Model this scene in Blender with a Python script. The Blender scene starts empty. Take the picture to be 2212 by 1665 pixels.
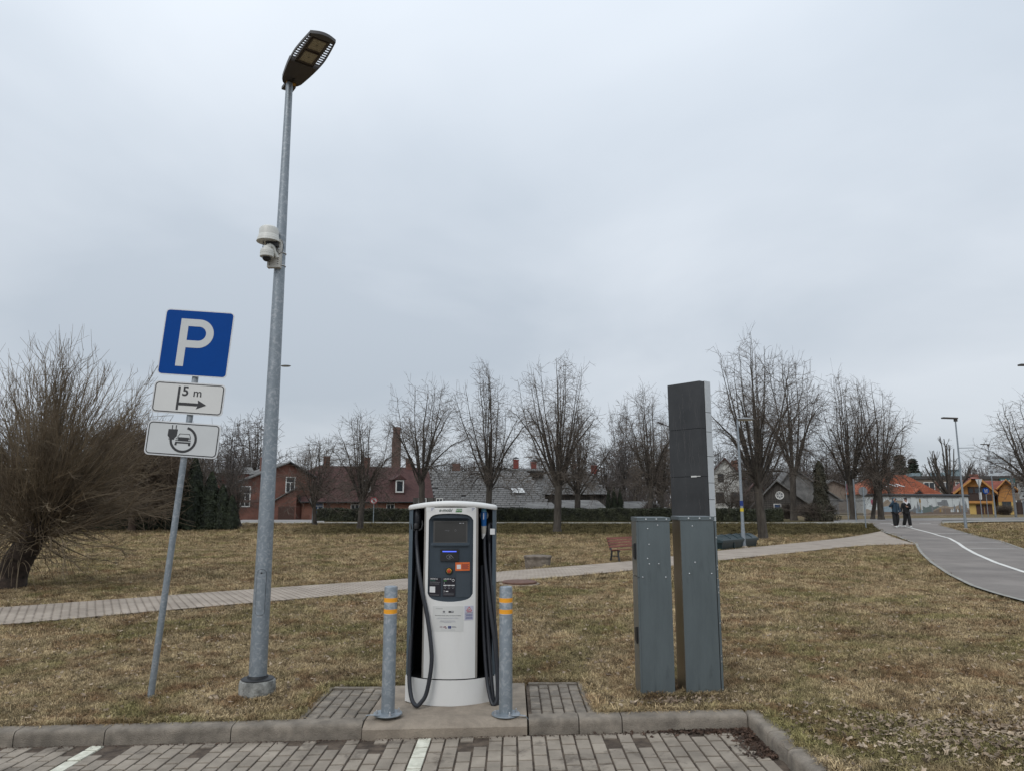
import bpy, bmesh, math, random
import numpy as np
from mathutils import Vector, Matrix
from mathutils.geometry import delaunay_2d_cdt

SC = bpy.context.scene
COL = SC.collection
R = math.radians
rnd = random.Random(7)
nrg = np.random.default_rng(7)

# ------------------------------------------------------------------ camera
CAM_H, PITCH, F, CX, CY = 1.75, R(9.2), 1560.0, 1105.5, 832.5   # focal length and centre in units of a 2211 px wide picture
cam_data = bpy.data.cameras.new('camera')
cam_data.sensor_width = 36.0
cam_data.lens = 36.0 * F / 2211.0
cam_data.clip_start = 0.05
cam_data.clip_end = 3000.0
cam = bpy.data.objects.new('camera', cam_data)
COL.objects.link(cam)
cam.location = (0, 0, CAM_H)
cam.rotation_euler = (R(90) + PITCH, 0, 0)
SC.camera = cam

# ------------------------------------------------------------------ world: overcast sky
SUN_EL, SUN_AZ = 42.0, -150.0       # azimuth clockwise from +Y: behind the viewer, to the left
world = bpy.data.worlds.new('World')
SC.world = world
world.use_nodes = True
wn, wl = world.node_tree.nodes, world.node_tree.links
wn.clear()
w_out = wn.new('ShaderNodeOutputWorld')
w_bg = wn.new('ShaderNodeBackground')
w_bg.inputs['Strength'].default_value = 0.1
w_sky = wn.new('ShaderNodeTexSky')
w_sky.sky_type = 'NISHITA'
w_sky.sun_disc = False
w_sky.sun_elevation = R(SUN_EL)
w_sky.sun_rotation = R(SUN_AZ)
w_tc = wn.new('ShaderNodeTexCoord')
w_sep = wn.new('ShaderNodeSeparateXYZ')
wl.new(w_tc.outputs['Generated'], w_sep.inputs[0])
def wmath(op, a, b=None, clamp=False):
    n = wn.new('ShaderNodeMath'); n.operation = op; n.use_clamp = clamp
    for i, v in enumerate((a, b)):
        if v is None: continue
        if isinstance(v, (int, float)): n.inputs[i].default_value = v
        else: wl.new(v, n.inputs[i])
    return n.outputs[0]
zc = wmath('MAXIMUM', w_sep.outputs['Z'], 0.0)
den = wmath('ADD', zc, 0.22)
cmb = wn.new('ShaderNodeCombineXYZ')
wl.new(wmath('DIVIDE', w_sep.outputs['X'], den), cmb.inputs[0])
wl.new(wmath('DIVIDE', w_sep.outputs['Y'], den), cmb.inputs[1])
w_n1 = wn.new('ShaderNodeTexNoise'); w_n1.inputs['Scale'].default_value = 0.95; w_n1.inputs['Detail'].default_value = 5; w_n1.inputs['Roughness'].default_value = 0.5; w_n1.inputs['Distortion'].default_value = 0.3
w_n2 = wn.new('ShaderNodeTexNoise'); w_n2.inputs['Scale'].default_value = 0.38; w_n2.inputs['Detail'].default_value = 3; w_n2.inputs['Roughness'].default_value = 0.45
w_off = wn.new('ShaderNodeVectorMath'); w_off.operation = 'ADD'; w_off.inputs[1].default_value = (3.4, 1.7, 0)
wl.new(cmb.outputs[0], w_off.inputs[0])
wl.new(w_off.outputs[0], w_n1.inputs['Vector']); wl.new(w_off.outputs[0], w_n2.inputs['Vector'])
cl = wmath('ADD', wmath('MULTIPLY', w_n1.outputs['Fac'], 0.45), wmath('MULTIPLY', w_n2.outputs['Fac'], 0.55))
w_r = wn.new('ShaderNodeValToRGB')
w_r.color_ramp.elements[0].position = 0.38; w_r.color_ramp.elements[0].color = (0.548, 0.610, 0.684, 1)
w_r.color_ramp.elements[1].position = 0.60; w_r.color_ramp.elements[1].color = (0.770, 0.822, 0.885, 1)
wl.new(cl, w_r.inputs[0])
grad = wmath('MULTIPLY', wmath('ADD', wmath('MULTIPLY', zc, 0.85), 0.80), 10.0)   # an overcast sky is brighter towards the zenith
w_sc = wn.new('ShaderNodeVectorMath'); w_sc.operation = 'SCALE'
wl.new(w_r.outputs[0], w_sc.inputs[0]); wl.new(grad, w_sc.inputs['Scale'])
w_mix = wn.new('ShaderNodeMix'); w_mix.data_type = 'RGBA'
w_mix.inputs[0].default_value = 0.93
wl.new(w_sky.outputs[0], w_mix.inputs[6]); wl.new(w_sc.outputs[0], w_mix.inputs[7])
wl.new(w_mix.outputs[2], w_bg.inputs['Color'])
wl.new(w_bg.outputs[0], w_out.inputs[0])

# ------------------------------------------------------------------ sun behind the cloud
sun_data = bpy.data.lights.new('sun', 'SUN')
sun_data.energy = 1.05
sun_data.angle = R(30)
sun_data.color = (1.0, 0.965, 0.92)
sun = bpy.data.objects.new('sun', sun_data)
COL.objects.link(sun)
sd = Vector((math.sin(R(SUN_AZ)) * math.cos(R(SUN_EL)), math.cos(R(SUN_AZ)) * math.cos(R(SUN_EL)), math.sin(R(SUN_EL))))
sun.rotation_euler = sd.to_track_quat('Z', 'Y').to_euler()
sun.location = (0, 0, 30)

SC.view_settings.view_transform = 'Standard'
SC.view_settings.look = 'None'
SC.view_settings.exposure = 0.0
SC.view_settings.gamma = 1.0
SC.view_settings.use_curve_mapping = False
SC.cycles.max_bounces = 5
SC.cycles.diffuse_bounces = 3
SC.cycles.glossy_bounces = 3
SC.cycles.transparent_max_bounces = 8

# ------------------------------------------------------------------ terrain and sight lines
def sm(a, b, x):
    t = np.clip((x - a) / (b - a), 0, 1)
    return t * t * (3 - 2 * t)

def gz(x, y):
    """height of the lawns above sea level zero: tilted forecourt, low bank before the road"""
    return (0.022 * np.clip(x, -7, 7) * (1 - sm(9, 16, y)) + 0.35 * sm(36, 50, y)
            - 0.55 * sm(58, 85, y) * (1 - sm(2, 25, x)))

def ray(px, py):
    u, v = (px - CX) / F, -(py - CY) / F
    return Vector((u, math.cos(PITCH) - v * math.sin(PITCH), math.sin(PITCH) + v * math.cos(PITCH)))

def at(px, py, Y):
    d = ray(px, py)
    return Vector((d.x / d.y * Y, Y, CAM_H + d.z / d.y * Y))

def ground(px, py, off=0.0):
    d = ray(px, py)
    y = 10.0
    for _ in range(60):
        x = d.x / d.y * y
        z = float(gz(x, y)) + off
        yn = (z - CAM_H) / (d.z / d.y)
        y = y * 0.5 + min(max(yn, 2.0), 400) * 0.5
    x = d.x / d.y * y
    return Vector((x, y, float(gz(x, y)) + off))

def xat(px, Y, z=1.75):
    return (px - CX) / F * (Y * math.cos(PITCH) + (z - CAM_H) * math.sin(PITCH))

def zat(py, Y):
    return at(CX, py, Y).z

# ------------------------------------------------------------------ materials
MATS = {}
def nodes_of(m):
    m.use_nodes = True
    return m.node_tree.nodes, m.node_tree.links

def mat(name, col, rough=0.7, metal=0.0, var=0.12, vscale=6.0, col2=None, bump=0.0, bscale=80.0,
        rand=0.0, spec=0.5, fine=0.0, fscale=120.0, stretch=(1, 1, 1), coords='Object', coat=0.0, mid=(0.35, 0.65), emit=None, detail=5, stain=None, sscale=5.0, samt=0.85, slo=0.56, shi=0.64):
    if name in MATS: return MATS[name]
    m = bpy.data.materials.new(name); n, l = nodes_of(m)
    b = n['Principled BSDF']
    b.inputs['Roughness'].default_value = rough
    b.inputs['Metallic'].default_value = metal
    b.inputs['Specular IOR Level'].default_value = spec
    b.inputs['Coat Weight'].default_value = coat
    if coords == 'Object':
        tc = n.new('ShaderNodeTexCoord').outputs['Object']
    else:
        tc = n.new('ShaderNodeNewGeometry').outputs['Position']
    mp = n.new('ShaderNodeMapping'); mp.inputs['Scale'].default_value = stretch
    l.new(tc, mp.inputs['Vector'])
    c1 = [max(0, c * (1 - var)) for c in col] + [1]
    c2 = ([c * (1 + var) for c in col] if col2 is None else list(col2)) + [1]
    nz = n.new('ShaderNodeTexNoise'); nz.inputs['Scale'].default_value = vscale; nz.inputs['Detail'].default_value = detail
    nz.inputs['Roughness'].default_value = 0.6
    l.new(mp.outputs[0], nz.inputs['Vector'])
    rp = n.new('ShaderNodeValToRGB')
    rp.color_ramp.elements[0].position = mid[0]; rp.color_ramp.elements[0].color = c1
    rp.color_ramp.elements[1].position = mid[1]; rp.color_ramp.elements[1].color = c2
    l.new(nz.outputs['Fac'], rp.inputs[0])
    out = rp.outputs[0]
    def mult(colsock, fac_sock, amt):
        mr = n.new('ShaderNodeMapRange'); mr.inputs['To Min'].default_value = 1 - amt; mr.inputs['To Max'].default_value = 1 + amt
        l.new(fac_sock, mr.inputs['Value'])
        vm = n.new('ShaderNodeVectorMath'); vm.operation = 'SCALE'
        l.new(colsock, vm.inputs[0]); l.new(mr.outputs[0], vm.inputs['Scale'])
        return vm.outputs[0]
    if fine:
        nf = n.new('ShaderNodeTexNoise'); nf.inputs['Scale'].default_value = fscale; nf.inputs['Detail'].default_value = 3
        l.new(mp.outputs[0], nf.inputs['Vector'])
        out = mult(out, nf.outputs['Fac'], fine)
    if rand:
        oi = n.new('ShaderNodeObjectInfo')
        out = mult(out, oi.outputs['Random'], rand)
    if stain:
        ns = n.new('ShaderNodeTexNoise'); ns.inputs['Scale'].default_value = sscale; ns.inputs['Detail'].default_value = 7; ns.inputs['Roughness'].default_value = 0.68; ns.inputs['Distortion'].default_value = 0.4
        l.new(mp.outputs[0], ns.inputs['Vector'])
        ms = n.new('ShaderNodeMapRange'); ms.inputs['From Min'].default_value = slo; ms.inputs['From Max'].default_value = shi; ms.inputs['To Max'].default_value = samt
        l.new(ns.outputs['Fac'], ms.inputs['Value'])
        mxn = n.new('ShaderNodeMix'); mxn.data_type = 'RGBA'; l.new(ms.outputs[0], mxn.inputs[0]); l.new(out, mxn.inputs[6]); mxn.inputs[7].default_value = (*stain, 1)
        out = mxn.outputs[2]
    l.new(out, b.inputs['Base Color'])
    if bump:
        nb = n.new('ShaderNodeTexNoise'); nb.inputs['Scale'].default_value = bscale; nb.inputs['Detail'].default_value = 6
        l.new(mp.outputs[0], nb.inputs['Vector'])
        bp = n.new('ShaderNodeBump'); bp.inputs['Strength'].default_value = bump; bp.inputs['Distance'].default_value = 0.01
        l.new(nb.outputs['Fac'], bp.inputs['Height']); l.new(bp.outputs[0], b.inputs['Normal'])
    if emit:
        b.inputs['Emission Color'].default_value = (*emit[:3], 1); b.inputs['Emission Strength'].default_value = emit[3]
    MATS[name] = m
    return m

def galvanised():
    m = mat('galvanised', (0.19, 0.215, 0.24), 0.48, 0.45, fine=0.10, fscale=9, bump=0.1, bscale=60)
    n, l = nodes_of(m)
    rp = [x for x in n if x.type == 'VALTORGB'][0]
    mp = [x for x in n if x.type == 'MAPPING'][0]
    nz = [x for x in n if x.type == 'TEX_NOISE' and x.outputs[0].links and x.outputs['Fac'].links and x.outputs['Fac'].links[0].to_node == rp][0]
    vo = n.new('ShaderNodeTexNoise'); vo.inputs['Scale'].default_value = 17; vo.inputs['Detail'].default_value = 3.0; vo.inputs['Distortion'].default_value = 1.9
    l.new(mp.outputs[0], vo.inputs['Vector'])
    l.new(vo.outputs['Fac'], rp.inputs[0])
    rp.color_ramp.elements[0].position = 0.44; rp.color_ramp.elements[0].color = (0.235, 0.268, 0.295, 1)
    rp.color_ramp.elements[1].position = 0.64; rp.color_ramp.elements[1].color = (0.345, 0.37, 0.395, 1)
    e = rp.color_ramp.elements.new(0.53); e.color = (0.26, 0.293, 0.322, 1)
    return m

M = dict(
    galv=galvanised(),
    white_panel=mat('white_panel', (0.68, 0.675, 0.655), 0.38, var=0.02, vscale=2, fine=0.012, fscale=40, stain=(0.50, 0.48, 0.44), sscale=2.2, samt=0.35, slo=0.50, shi=0.75, stretch=(1, 1, 0.5)),
    grey_panel=mat('grey_panel', (0.075, 0.100, 0.122), 0.45, var=0.06, vscale=3),
    fascia=mat('fascia_grey', (0.036, 0.049, 0.062), 0.5, var=0.08, vscale=5, spec=0.35),
    black_plastic=mat('black_plastic', (0.012, 0.012, 0.013), 0.5, var=0.1),
    recess_black=mat('recess_black', (0.004, 0.004, 0.0045), 0.8, var=0.1, spec=0.1),
    rubber=mat('rubber', (0.020, 0.022, 0.028), 0.45, var=0.12, vscale=20),
    screen=mat('screen', (0.045, 0.044, 0.042), 0.18, var=0.05),
    screen_edge=mat('screen_edge', (0.075, 0.073, 0.070), 0.25, var=0.05),
    blue_plastic=mat('blue_plastic', (0.012, 0.11, 0.35), 0.35, var=0.06),
    light_blue=mat('light_blue_plastic', (0.12, 0.33, 0.50), 0.35, var=0.06),
    red_button=mat('red_button', (0.42, 0.05, 0.02), 0.35, var=0.1),
    champagne=mat('champagne_strip', (0.30, 0.28, 0.255), 0.4, 0.3, var=0.05),
    orange_band=mat('orange_band', (0.80, 0.34, 0.02), 0.45, var=0.06, vscale=30),
    concrete=mat('concrete', (0.270, 0.225, 0.176), 0.9, var=0.18, vscale=6, bump=0.7, bscale=90, fine=0.28, fscale=200, stain=(0.14, 0.115, 0.09), sscale=3.0, samt=0.6, slo=0.5, shi=0.7),
    well=mat('well_concrete', (0.115, 0.092, 0.072), 0.95, col2=(0.21, 0.175, 0.14), vscale=7, bump=0.8, bscale=60, fine=0.25),
    concrete_pale=mat('concrete_pale', (0.27, 0.262, 0.235), 0.9, var=0.2, vscale=4, bump=0.5, bscale=90, fine=0.16, fscale=180),
    kerb=mat('kerb_concrete', (0.170, 0.146, 0.118), 0.9, col2=(0.265, 0.228, 0.184), vscale=7, bump=0.9, bscale=110, rand=0.12, fine=0.34, fscale=230, coords='World', stain=(0.065, 0.055, 0.045), sscale=6.0, samt=0.6, slo=0.56, shi=0.72),
    footing=mat('footing_concrete', (0.13, 0.13, 0.12), 0.95, col2=(0.30, 0.30, 0.28), vscale=14, bump=0.8, bscale=60, fine=0.15),
    brick=mat('paver_grey', (0.242, 0.206, 0.164), 0.88, col2=(0.328, 0.282, 0.228), vscale=3.3, bump=0.6, bscale=140, rand=0.12, fine=0.2, fscale=260, coords='World', stain=(0.105, 0.085, 0.066), sscale=4.2, samt=0.8, slo=0.55, shi=0.66),
    brick_paint=mat('paver_white_paint', (0.54, 0.53, 0.43), 0.7, col2=(0.72, 0.71, 0.60), vscale=12, bump=0.4, bscale=120, fine=0.08, coords='World'),
    dirt=mat('joint_dirt', (0.045, 0.032, 0.023), 0.98, col2=(0.12, 0.090, 0.066), vscale=9, bump=0.9, bscale=70, fine=0.25, coords='World'),
    path_brick=mat('path_paver', (0.310, 0.260, 0.212), 0.9, col2=(0.375, 0.318, 0.262), vscale=1.6, bump=0.3, bscale=120, rand=0.06, fine=0.12, fscale=200, coords='World'),
    asphalt=mat('asphalt', (0.172, 0.152, 0.137), 0.95, col2=(0.222, 0.198, 0.178), vscale=0.6, bump=0.5, bscale=60, fine=0.2, fscale=60, coords='World', stain=(0.135, 0.122, 0.112), sscale=0.5, samt=0.6, slo=0.5, shi=0.7),
    road=mat('far_road', (0.20, 0.19, 0.18), 0.95, col2=(0.26, 0.245, 0.23), vscale=0.5, fine=0.15, fscale=40, coords='World'),
    white_paint=mat('road_paint', (0.62, 0.61, 0.57), 0.75, var=0.10, vscale=4, coords='World'),
    cab_front=mat('cabinet_grey', (0.118, 0.142, 0.150), 0.42, 0.35, var=0.08, vscale=5, fine=0.06, fscale=60, stretch=(2.0, 2.0, 0.35), bump=0.05, bscale=40, stain=(0.060, 0.070, 0.072), sscale=7, samt=0.5, slo=0.58, shi=0.72),
    cab_side=mat('cabinet_side', (0.20, 0.175, 0.145), 0.32, 0.75, var=0.12, vscale=3, stretch=(1, 1, 0.3)),
    cab_door=mat('cabinet_door_grey', (0.20, 0.21, 0.21), 0.35, 0.6, var=0.10, vscale=3, stretch=(1, 1, 0.3)),
    steel=mat('bright_steel', (0.52, 0.53, 0.54), 0.3, 0.8, var=0.05),
    bolt=mat('bolt_zinc', (0.45, 0.46, 0.47), 0.35, 0.7, var=0.1),
    pylon_dark=mat('pylon_dark', (0.028, 0.030, 0.033), 0.5, col2=(0.040, 0.042, 0.045), vscale=0.8, coords='Object'),
    pylon_white=mat('pylon_white', (0.52, 0.55, 0.57), 0.5, var=0.04),
    sign_blue=mat('sign_blue', (0.0, 0.053, 0.262), 0.5, var=0.03, spec=0.12),
    sign_white=mat('sign_white', (0.64, 0.64, 0.62), 0.42, var=0.02),
    sign_white2=mat('sign_white_cool', (0.56, 0.575, 0.575), 0.42, var=0.02),
    sign_black=mat('sign_black', (0.028, 0.028, 0.030), 0.5, var=0.05),
    sign_rim=mat('sign_rim', (0.62, 0.63, 0.64), 0.4, 0.2, var=0.04),
    sign_back=mat('sign_back', (0.20, 0.205, 0.21), 0.5, 0.3, var=0.06),
    lamp_brown=mat('lamp_brown', (0.060, 0.052, 0.048), 0.55, var=0.06),
    lamp_fin=mat('lamp_fin', (0.075, 0.072, 0.072), 0.55, var=0.06),
    led=mat('led_lens', (0.30, 0.26, 0.17), 0.4, col2=(0.46, 0.41, 0.30), vscale=60),
    led_frame=mat('led_frame', (0.075, 0.058, 0.045), 0.5, var=0.1),
    yellow_tag=mat('yellow_tag', (0.50, 0.26, 0.05), 0.5, var=0.1),
    cream=mat('cream_plastic', (0.60, 0.60, 0.56), 0.4, var=0.03),
    cream_bracket=mat('cream_bracket', (0.44, 0.42, 0.37), 0.5, col2=(0.55, 0.53, 0.48), vscale=9),
    dome_glass=mat('dome_glass', (0.015, 0.014, 0.014), 0.08, var=0.1),
    wood_red=mat('bench_wood', (0.15, 0.042, 0.028), 0.6, col2=(0.22, 0.075, 0.052), vscale=5, stretch=(0.3, 3, 3)),
    iron=mat('cast_iron', (0.020, 0.021, 0.023), 0.5, var=0.15),
    rust=mat('rusty_cover', (0.10, 0.048, 0.030), 0.8, col2=(0.15, 0.078, 0.055), vscale=12, bump=0.4),
    bin_green=mat('bin_green', (0.012, 0.028, 0.032), 0.4, var=0.12),
    bark=mat('bark', (0.040, 0.033, 0.027), 0.95, col2=(0.085, 0.073, 0.060), vscale=5, bump=1.0, bscale=16, stretch=(1, 1, 0.35), coords='Object'),
    bark_lichen=mat('bark_lichen', (0.055, 0.048, 0.030), 0.95, col2=(0.12, 0.105, 0.05), vscale=6, bump=1.0, bscale=16, stretch=(1, 1, 0.35)),
    twig=mat('twig', (0.075, 0.058, 0.046), 0.9, col2=(0.155, 0.125, 0.100), vscale=1.2, rand=0.12),
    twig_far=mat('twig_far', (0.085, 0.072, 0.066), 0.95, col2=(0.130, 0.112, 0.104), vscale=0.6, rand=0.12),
    twig_willow=mat('twig_willow', (0.115, 0.085, 0.055), 0.85, col2=(0.215, 0.165, 0.105), vscale=1.0),
    willow_bark=mat('willow_bark', (0.022, 0.016, 0.012), 0.98, col2=(0.06, 0.042, 0.032), vscale=7, bump=1.0, bscale=14),
    birch=mat('birch_bark', (0.16, 0.15, 0.14), 0.9, col2=(0.42, 0.40, 0.37), vscale=3),
    thuja=mat('thuja_leaf', (0.008, 0.013, 0.007), 0.75, col2=(0.030, 0.040, 0.016), vscale=2.2, fine=0.35, fscale=9),
    hedge=mat('hedge_leaf', (0.012, 0.015, 0.008), 0.75, col2=(0.042, 0.046, 0.020), vscale=1.6, fine=0.4, fscale=9, coords='World'),
    spruce=mat('spruce_needle', (0.012, 0.020, 0.013), 0.8, col2=(0.035, 0.048, 0.028), vscale=1.0, fine=0.3),
    window_white=mat('window_frame_white', (0.66, 0.66, 0.64), 0.5, var=0.04),
    glass=mat('window_glass', (0.030, 0.036, 0.042), 0.10, var=0.3, vscale=0.7),
    glass_blue=mat('window_glass_blue', (0.04, 0.07, 0.14), 0.10, var=0.2, vscale=0.7),
    slate=mat('slate_grey', (0.105, 0.103, 0.100), 0.85, col2=(0.185, 0.182, 0.176), vscale=1.2, fine=0.2, fscale=9, rand=0.1),
    slate_dark=mat('slate_under', (0.030, 0.030, 0.030), 0.95),
    dark_wood=mat('dark_board', (0.040, 0.034, 0.030), 0.85, col2=(0.085, 0.078, 0.070), vscale=2.0, stretch=(4, 4, .3)),
    black_board=mat('black_board', (0.012, 0.012, 0.013), 0.6),
    render_white=mat('render_white', (0.50, 0.50, 0.47), 0.9, var=0.08, vscale=1.0),
    render_yellow=mat('render_yellow', (0.52, 0.36, 0.12), 0.9, var=0.06, vscale=1.0),
    wood_orange=mat('wood_orange', (0.42, 0.20, 0.06), 0.8, var=0.08, vscale=2.0),
    balcony_brown=mat('balcony_brown', (0.045, 0.028, 0.022), 0.8, var=0.1),
    door_brown=mat('door_brown', (0.060, 0.028, 0.020), 0.7, var=0.1),
    block_beige=mat('block_beige', (0.20, 0.165, 0.135), 0.9, var=0.12, vscale=0.8),
    block_trim=mat('block_trim', (0.055, 0.050, 0.048), 0.8),
    metal_roofbox=mat('roof_box_metal', (0.20, 0.26, 0.28), 0.6),
    blue_jacket=mat('blue_jacket', (0.018, 0.042, 0.068), 0.8, var=0.12, vscale=6),
    black_cloth=mat('black_cloth', (0.008, 0.008, 0.009), 0.85, var=0.15),
    skin=mat('skin', (0.42, 0.25, 0.18), 0.55, var=0.05),
    shoe=mat('white_shoe', (0.62, 0.62, 0.60), 0.6, var=0.03),
    cap_blue=mat('cap_blue', (0.035, 0.075, 0.10), 0.8),
    scarf=mat('pale_scarf', (0.60, 0.57, 0.58), 0.85, var=0.05),
    hair=mat('hair_dark', (0.020, 0.013, 0.010), 0.7),
    sign_red=mat('sign_red', (0.45, 0.02, 0.03), 0.5),
    sign_pink=mat('sign_faded_red', (0.42, 0.10, 0.16), 0.6),
    sticker_orange=mat('sticker_orange', (0.62, 0.135, 0.03), 0.5, var=0.03),
    sticker_black=mat('sticker_black', (0.012, 0.010, 0.016), 0.4, var=0.05),
    sticker_grey=mat('sticker_grey', (0.58, 0.58, 0.56), 0.45, var=0.02),
    sticker_lilac=mat('sticker_lilac', (0.46, 0.46, 0.54), 0.45, var=0.02),
    ink_grey=mat('ink_grey', (0.16, 0.16, 0.17), 0.6),
    ink_light=mat('ink_light', (0.42, 0.42, 0.44), 0.6),
    ink_green=mat('ink_green', (0.06, 0.20, 0.06), 0.5),
    ink_dark_green=mat('ink_dark_green', (0.04, 0.12, 0.09), 0.5),
    ink_white=mat('ink_white', (0.66, 0.66, 0.66), 0.5),
    ink_maroon=mat('ink_maroon', (0.14, 0.02, 0.04), 0.5),
    eu_blue=mat('eu_blue', (0.005, 0.03, 0.17), 0.5),
    ink_yellow=mat('ink_yellow', (0.6, 0.45, 0.03), 0.5),
    reader_light=mat('reader_light', (0.05, 0.08, 0.6), 0.4, emit=(0.10, 0.17, 0.95, 1.0)),
    mural_white=mat('mural_white', (0.54, 0.57, 0.57), 0.9, var=0.06, vscale=0.8),
    mural_brown=mat('mural_brown', (0.19, 0.145, 0.115), 0.9, var=0.06),
    mural_green=mat('mural_green', (0.13, 0.165, 0.155), 0.9, var=0.06),
    mural_tan=mat('mural_tan', (0.30, 0.245, 0.19), 0.9, var=0.06),
    mural_grey=mat('mural_grey', (0.19, 0.20, 0.21), 0.9, var=0.06),
    mural_blue=mat('mural_pale_blue', (0.28, 0.36, 0.42), 0.9, var=0.06),
    mural_ochre=mat('mural_ochre', (0.33, 0.21, 0.08), 0.9, var=0.06),
)

def lawn_material(name, leafy=False):
    """winter lawn: straw, olive and brown patches by place in the world"""
    m = bpy.data.materials.new(name); n, l = nodes_of(m)
    b = n['Principled BSDF']; b.inputs['Roughness'].default_value = 0.95; b.inputs['Specular IOR Level'].default_value = 0.15
    g = n.new('ShaderNodeNewGeometry')
    def noise(scale, detail=4, dist=0.0, rough=0.6):
        t = n.new('ShaderNodeTexNoise'); t.inputs['Scale'].default_value = scale; t.inputs['Detail'].default_value = detail
        t.inputs['Distortion'].default_value = dist; t.inputs['Roughness'].default_value = rough
        l.new(g.outputs['Position'], t.inputs['Vector']); return t.outputs['Fac']
    def ramp(f, stops):
        r = n.new('ShaderNodeValToRGB'); el = r.color_ramp.elements
        el[0].position, el[0].color = stops[0][0], (*stops[0][1], 1)
        el[1].position, el[1].color = stops[-1][0], (*stops[-1][1], 1)
        for p, c in stops[1:-1]:
            e = el.new(p); e.color = (*c, 1)
        l.new(f, r.inputs[0]); return r.outputs[0]
    def mix(f, a, c):
        x = n.new('ShaderNodeMix'); x.data_type = 'RGBA'
        if isinstance(f, float): x.inputs[0].default_value = f
        else: l.new(f, x.inputs[0])
        l.new(a, x.inputs[6]); l.new(c, x.inputs[7]); return x.outputs[2]
    k = 1.72 if leafy else 1.05
    straw = ramp(noise(26, 6), [(0.3, tuple(k * c for c in (0.100, 0.074, 0.040))), (0.5, tuple(k * c for c in (0.200, 0.153, 0.088))), (0.72, tuple(k * c for c in (0.37, 0.295, 0.185)))])
    olive = ramp(noise(22, 6), [(0.3, tuple(k * c for c in (0.070, 0.062, 0.026))), (0.55, tuple(k * c for c in (0.135, 0.118, 0.052))), (0.75, tuple(k * c for c in (0.21, 0.178, 0.088)))])
    brown = ramp(noise(30, 6), [(0.3, tuple(k * c for c in (0.065, 0.038, 0.021))), (0.7, tuple(k * c for c in (0.175, 0.108, 0.058)))])
    f1 = n.new('ShaderNodeMapRange'); f1.inputs['From Min'].default_value = 0.47; f1.inputs['From Max'].default_value = 0.62
    l.new(noise(0.55, 6, 0.8, 0.68), f1.inputs['Value'])
    f2 = n.new('ShaderNodeMapRange'); f2.inputs['From Min'].default_value = 0.49; f2.inputs['From Max'].default_value = 0.63
    l.new(noise(1.7, 6, 0.5, 0.7), f2.inputs['Value'])
    c = mix(f1.outputs[0], straw, olive)
    f2b = n.new('ShaderNodeMath'); f2b.operation = 'MULTIPLY'; f2b.inputs[1].default_value = 0.9
    l.new(f2.outputs[0], f2b.inputs[0])
    c = mix(f2b.outputs[0], c, brown)
    f4 = n.new('ShaderNodeMapRange'); f4.inputs['From Min'].default_value = 0.32; f4.inputs['From Max'].default_value = 0.68; f4.inputs['To Min'].default_value = 0.74; f4.inputs['To Max'].default_value = 1.24
    l.new(noise(0.85, 8, 1.2, 0.72), f4.inputs['Value'])
    s4 = n.new('ShaderNodeVectorMath'); s4.operation = 'SCALE'; l.new(c, s4.inputs[0]); l.new(f4.outputs[0], s4.inputs['Scale']); c = s4.outputs[0]
    # the roadside bank (36..50 m away) keeps more green and moss
    sp = n.new('ShaderNodeSeparateXYZ'); l.new(g.outputs['Position'], sp.inputs[0])
    bank = n.new('ShaderNodeMapRange'); bank.inputs['From Min'].default_value = 38.6; bank.inputs['From Max'].default_value = 40.4
    l.new(sp.outputs['Y'], bank.inputs['Value'])
    bk2 = n.new('ShaderNodeMath'); bk2.operation = 'MULTIPLY'; bk2.inputs[1].default_value = 0.95
    l.new(bank.outputs[0], bk2.inputs[0])
    def span(sock, a0, a1):
        q = n.new('ShaderNodeMapRange'); q.inputs['From Min'].default_value = a0; q.inputs['From Max'].default_value = a1; l.new(sock, q.inputs['Value']); return q.outputs[0]
    for rngs in ((-14.0, -10.5), (25.5, 23.5)):
        mm = n.new('ShaderNodeMath'); mm.operation = 'MULTIPLY'; l.new(bk2.outputs[0], mm.inputs[0]); l.new(span(sp.outputs['X'], *rngs), mm.inputs[1]); bk2 = mm
    moss = ramp(noise(3.5, 6), [(0.35, (0.050, 0.043, 0.018)), (0.55, (0.105, 0.086, 0.038)), (0.72, (0.20, 0.155, 0.08))])
    c = mix(bk2.outputs[0], c, moss)
    oi = n.new('ShaderNodeObjectInfo')
    mr = n.new('ShaderNodeMapRange'); mr.inputs['To Min'].default_value = 0.20 if leafy else 0.85; mr.inputs['To Max'].default_value = 1.85 if leafy else 0.85
    l.new(oi.outputs['Random'], mr.inputs['Value'])
    sc = n.new('ShaderNodeVectorMath'); sc.operation = 'SCALE'
    l.new(c, sc.inputs[0]); l.new(mr.outputs[0], sc.inputs['Scale'])
    l.new(sc.outputs[0], b.inputs['Base Color'])
    if not leafy:
        bp = n.new('ShaderNodeBump'); bp.inputs['Strength'].default_value = 0.9; bp.inputs['Distance'].default_value = 0.06
        l.new(noise(13, 8, 0.6, 0.75), bp.inputs['Height']); l.new(bp.outputs[0], b.inputs['Normal'])
    MATS[name] = m
    return m
M['lawn'] = lawn_material('lawn_soil')
M['grass'] = lawn_material('grass_blade', True)
M['leaf'] = mat('dead_leaf', (0.125, 0.078, 0.048), 0.85, col2=(0.36, 0.285, 0.205), vscale=2.0, rand=0.45, coords='World', mid=(0.3, 0.6))
M['leaf_dark'] = mat('rotten_leaf', (0.040, 0.024, 0.016), 0.9, col2=(0.105, 0.062, 0.042), vscale=6.0, rand=0.4, coords='World')

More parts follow.
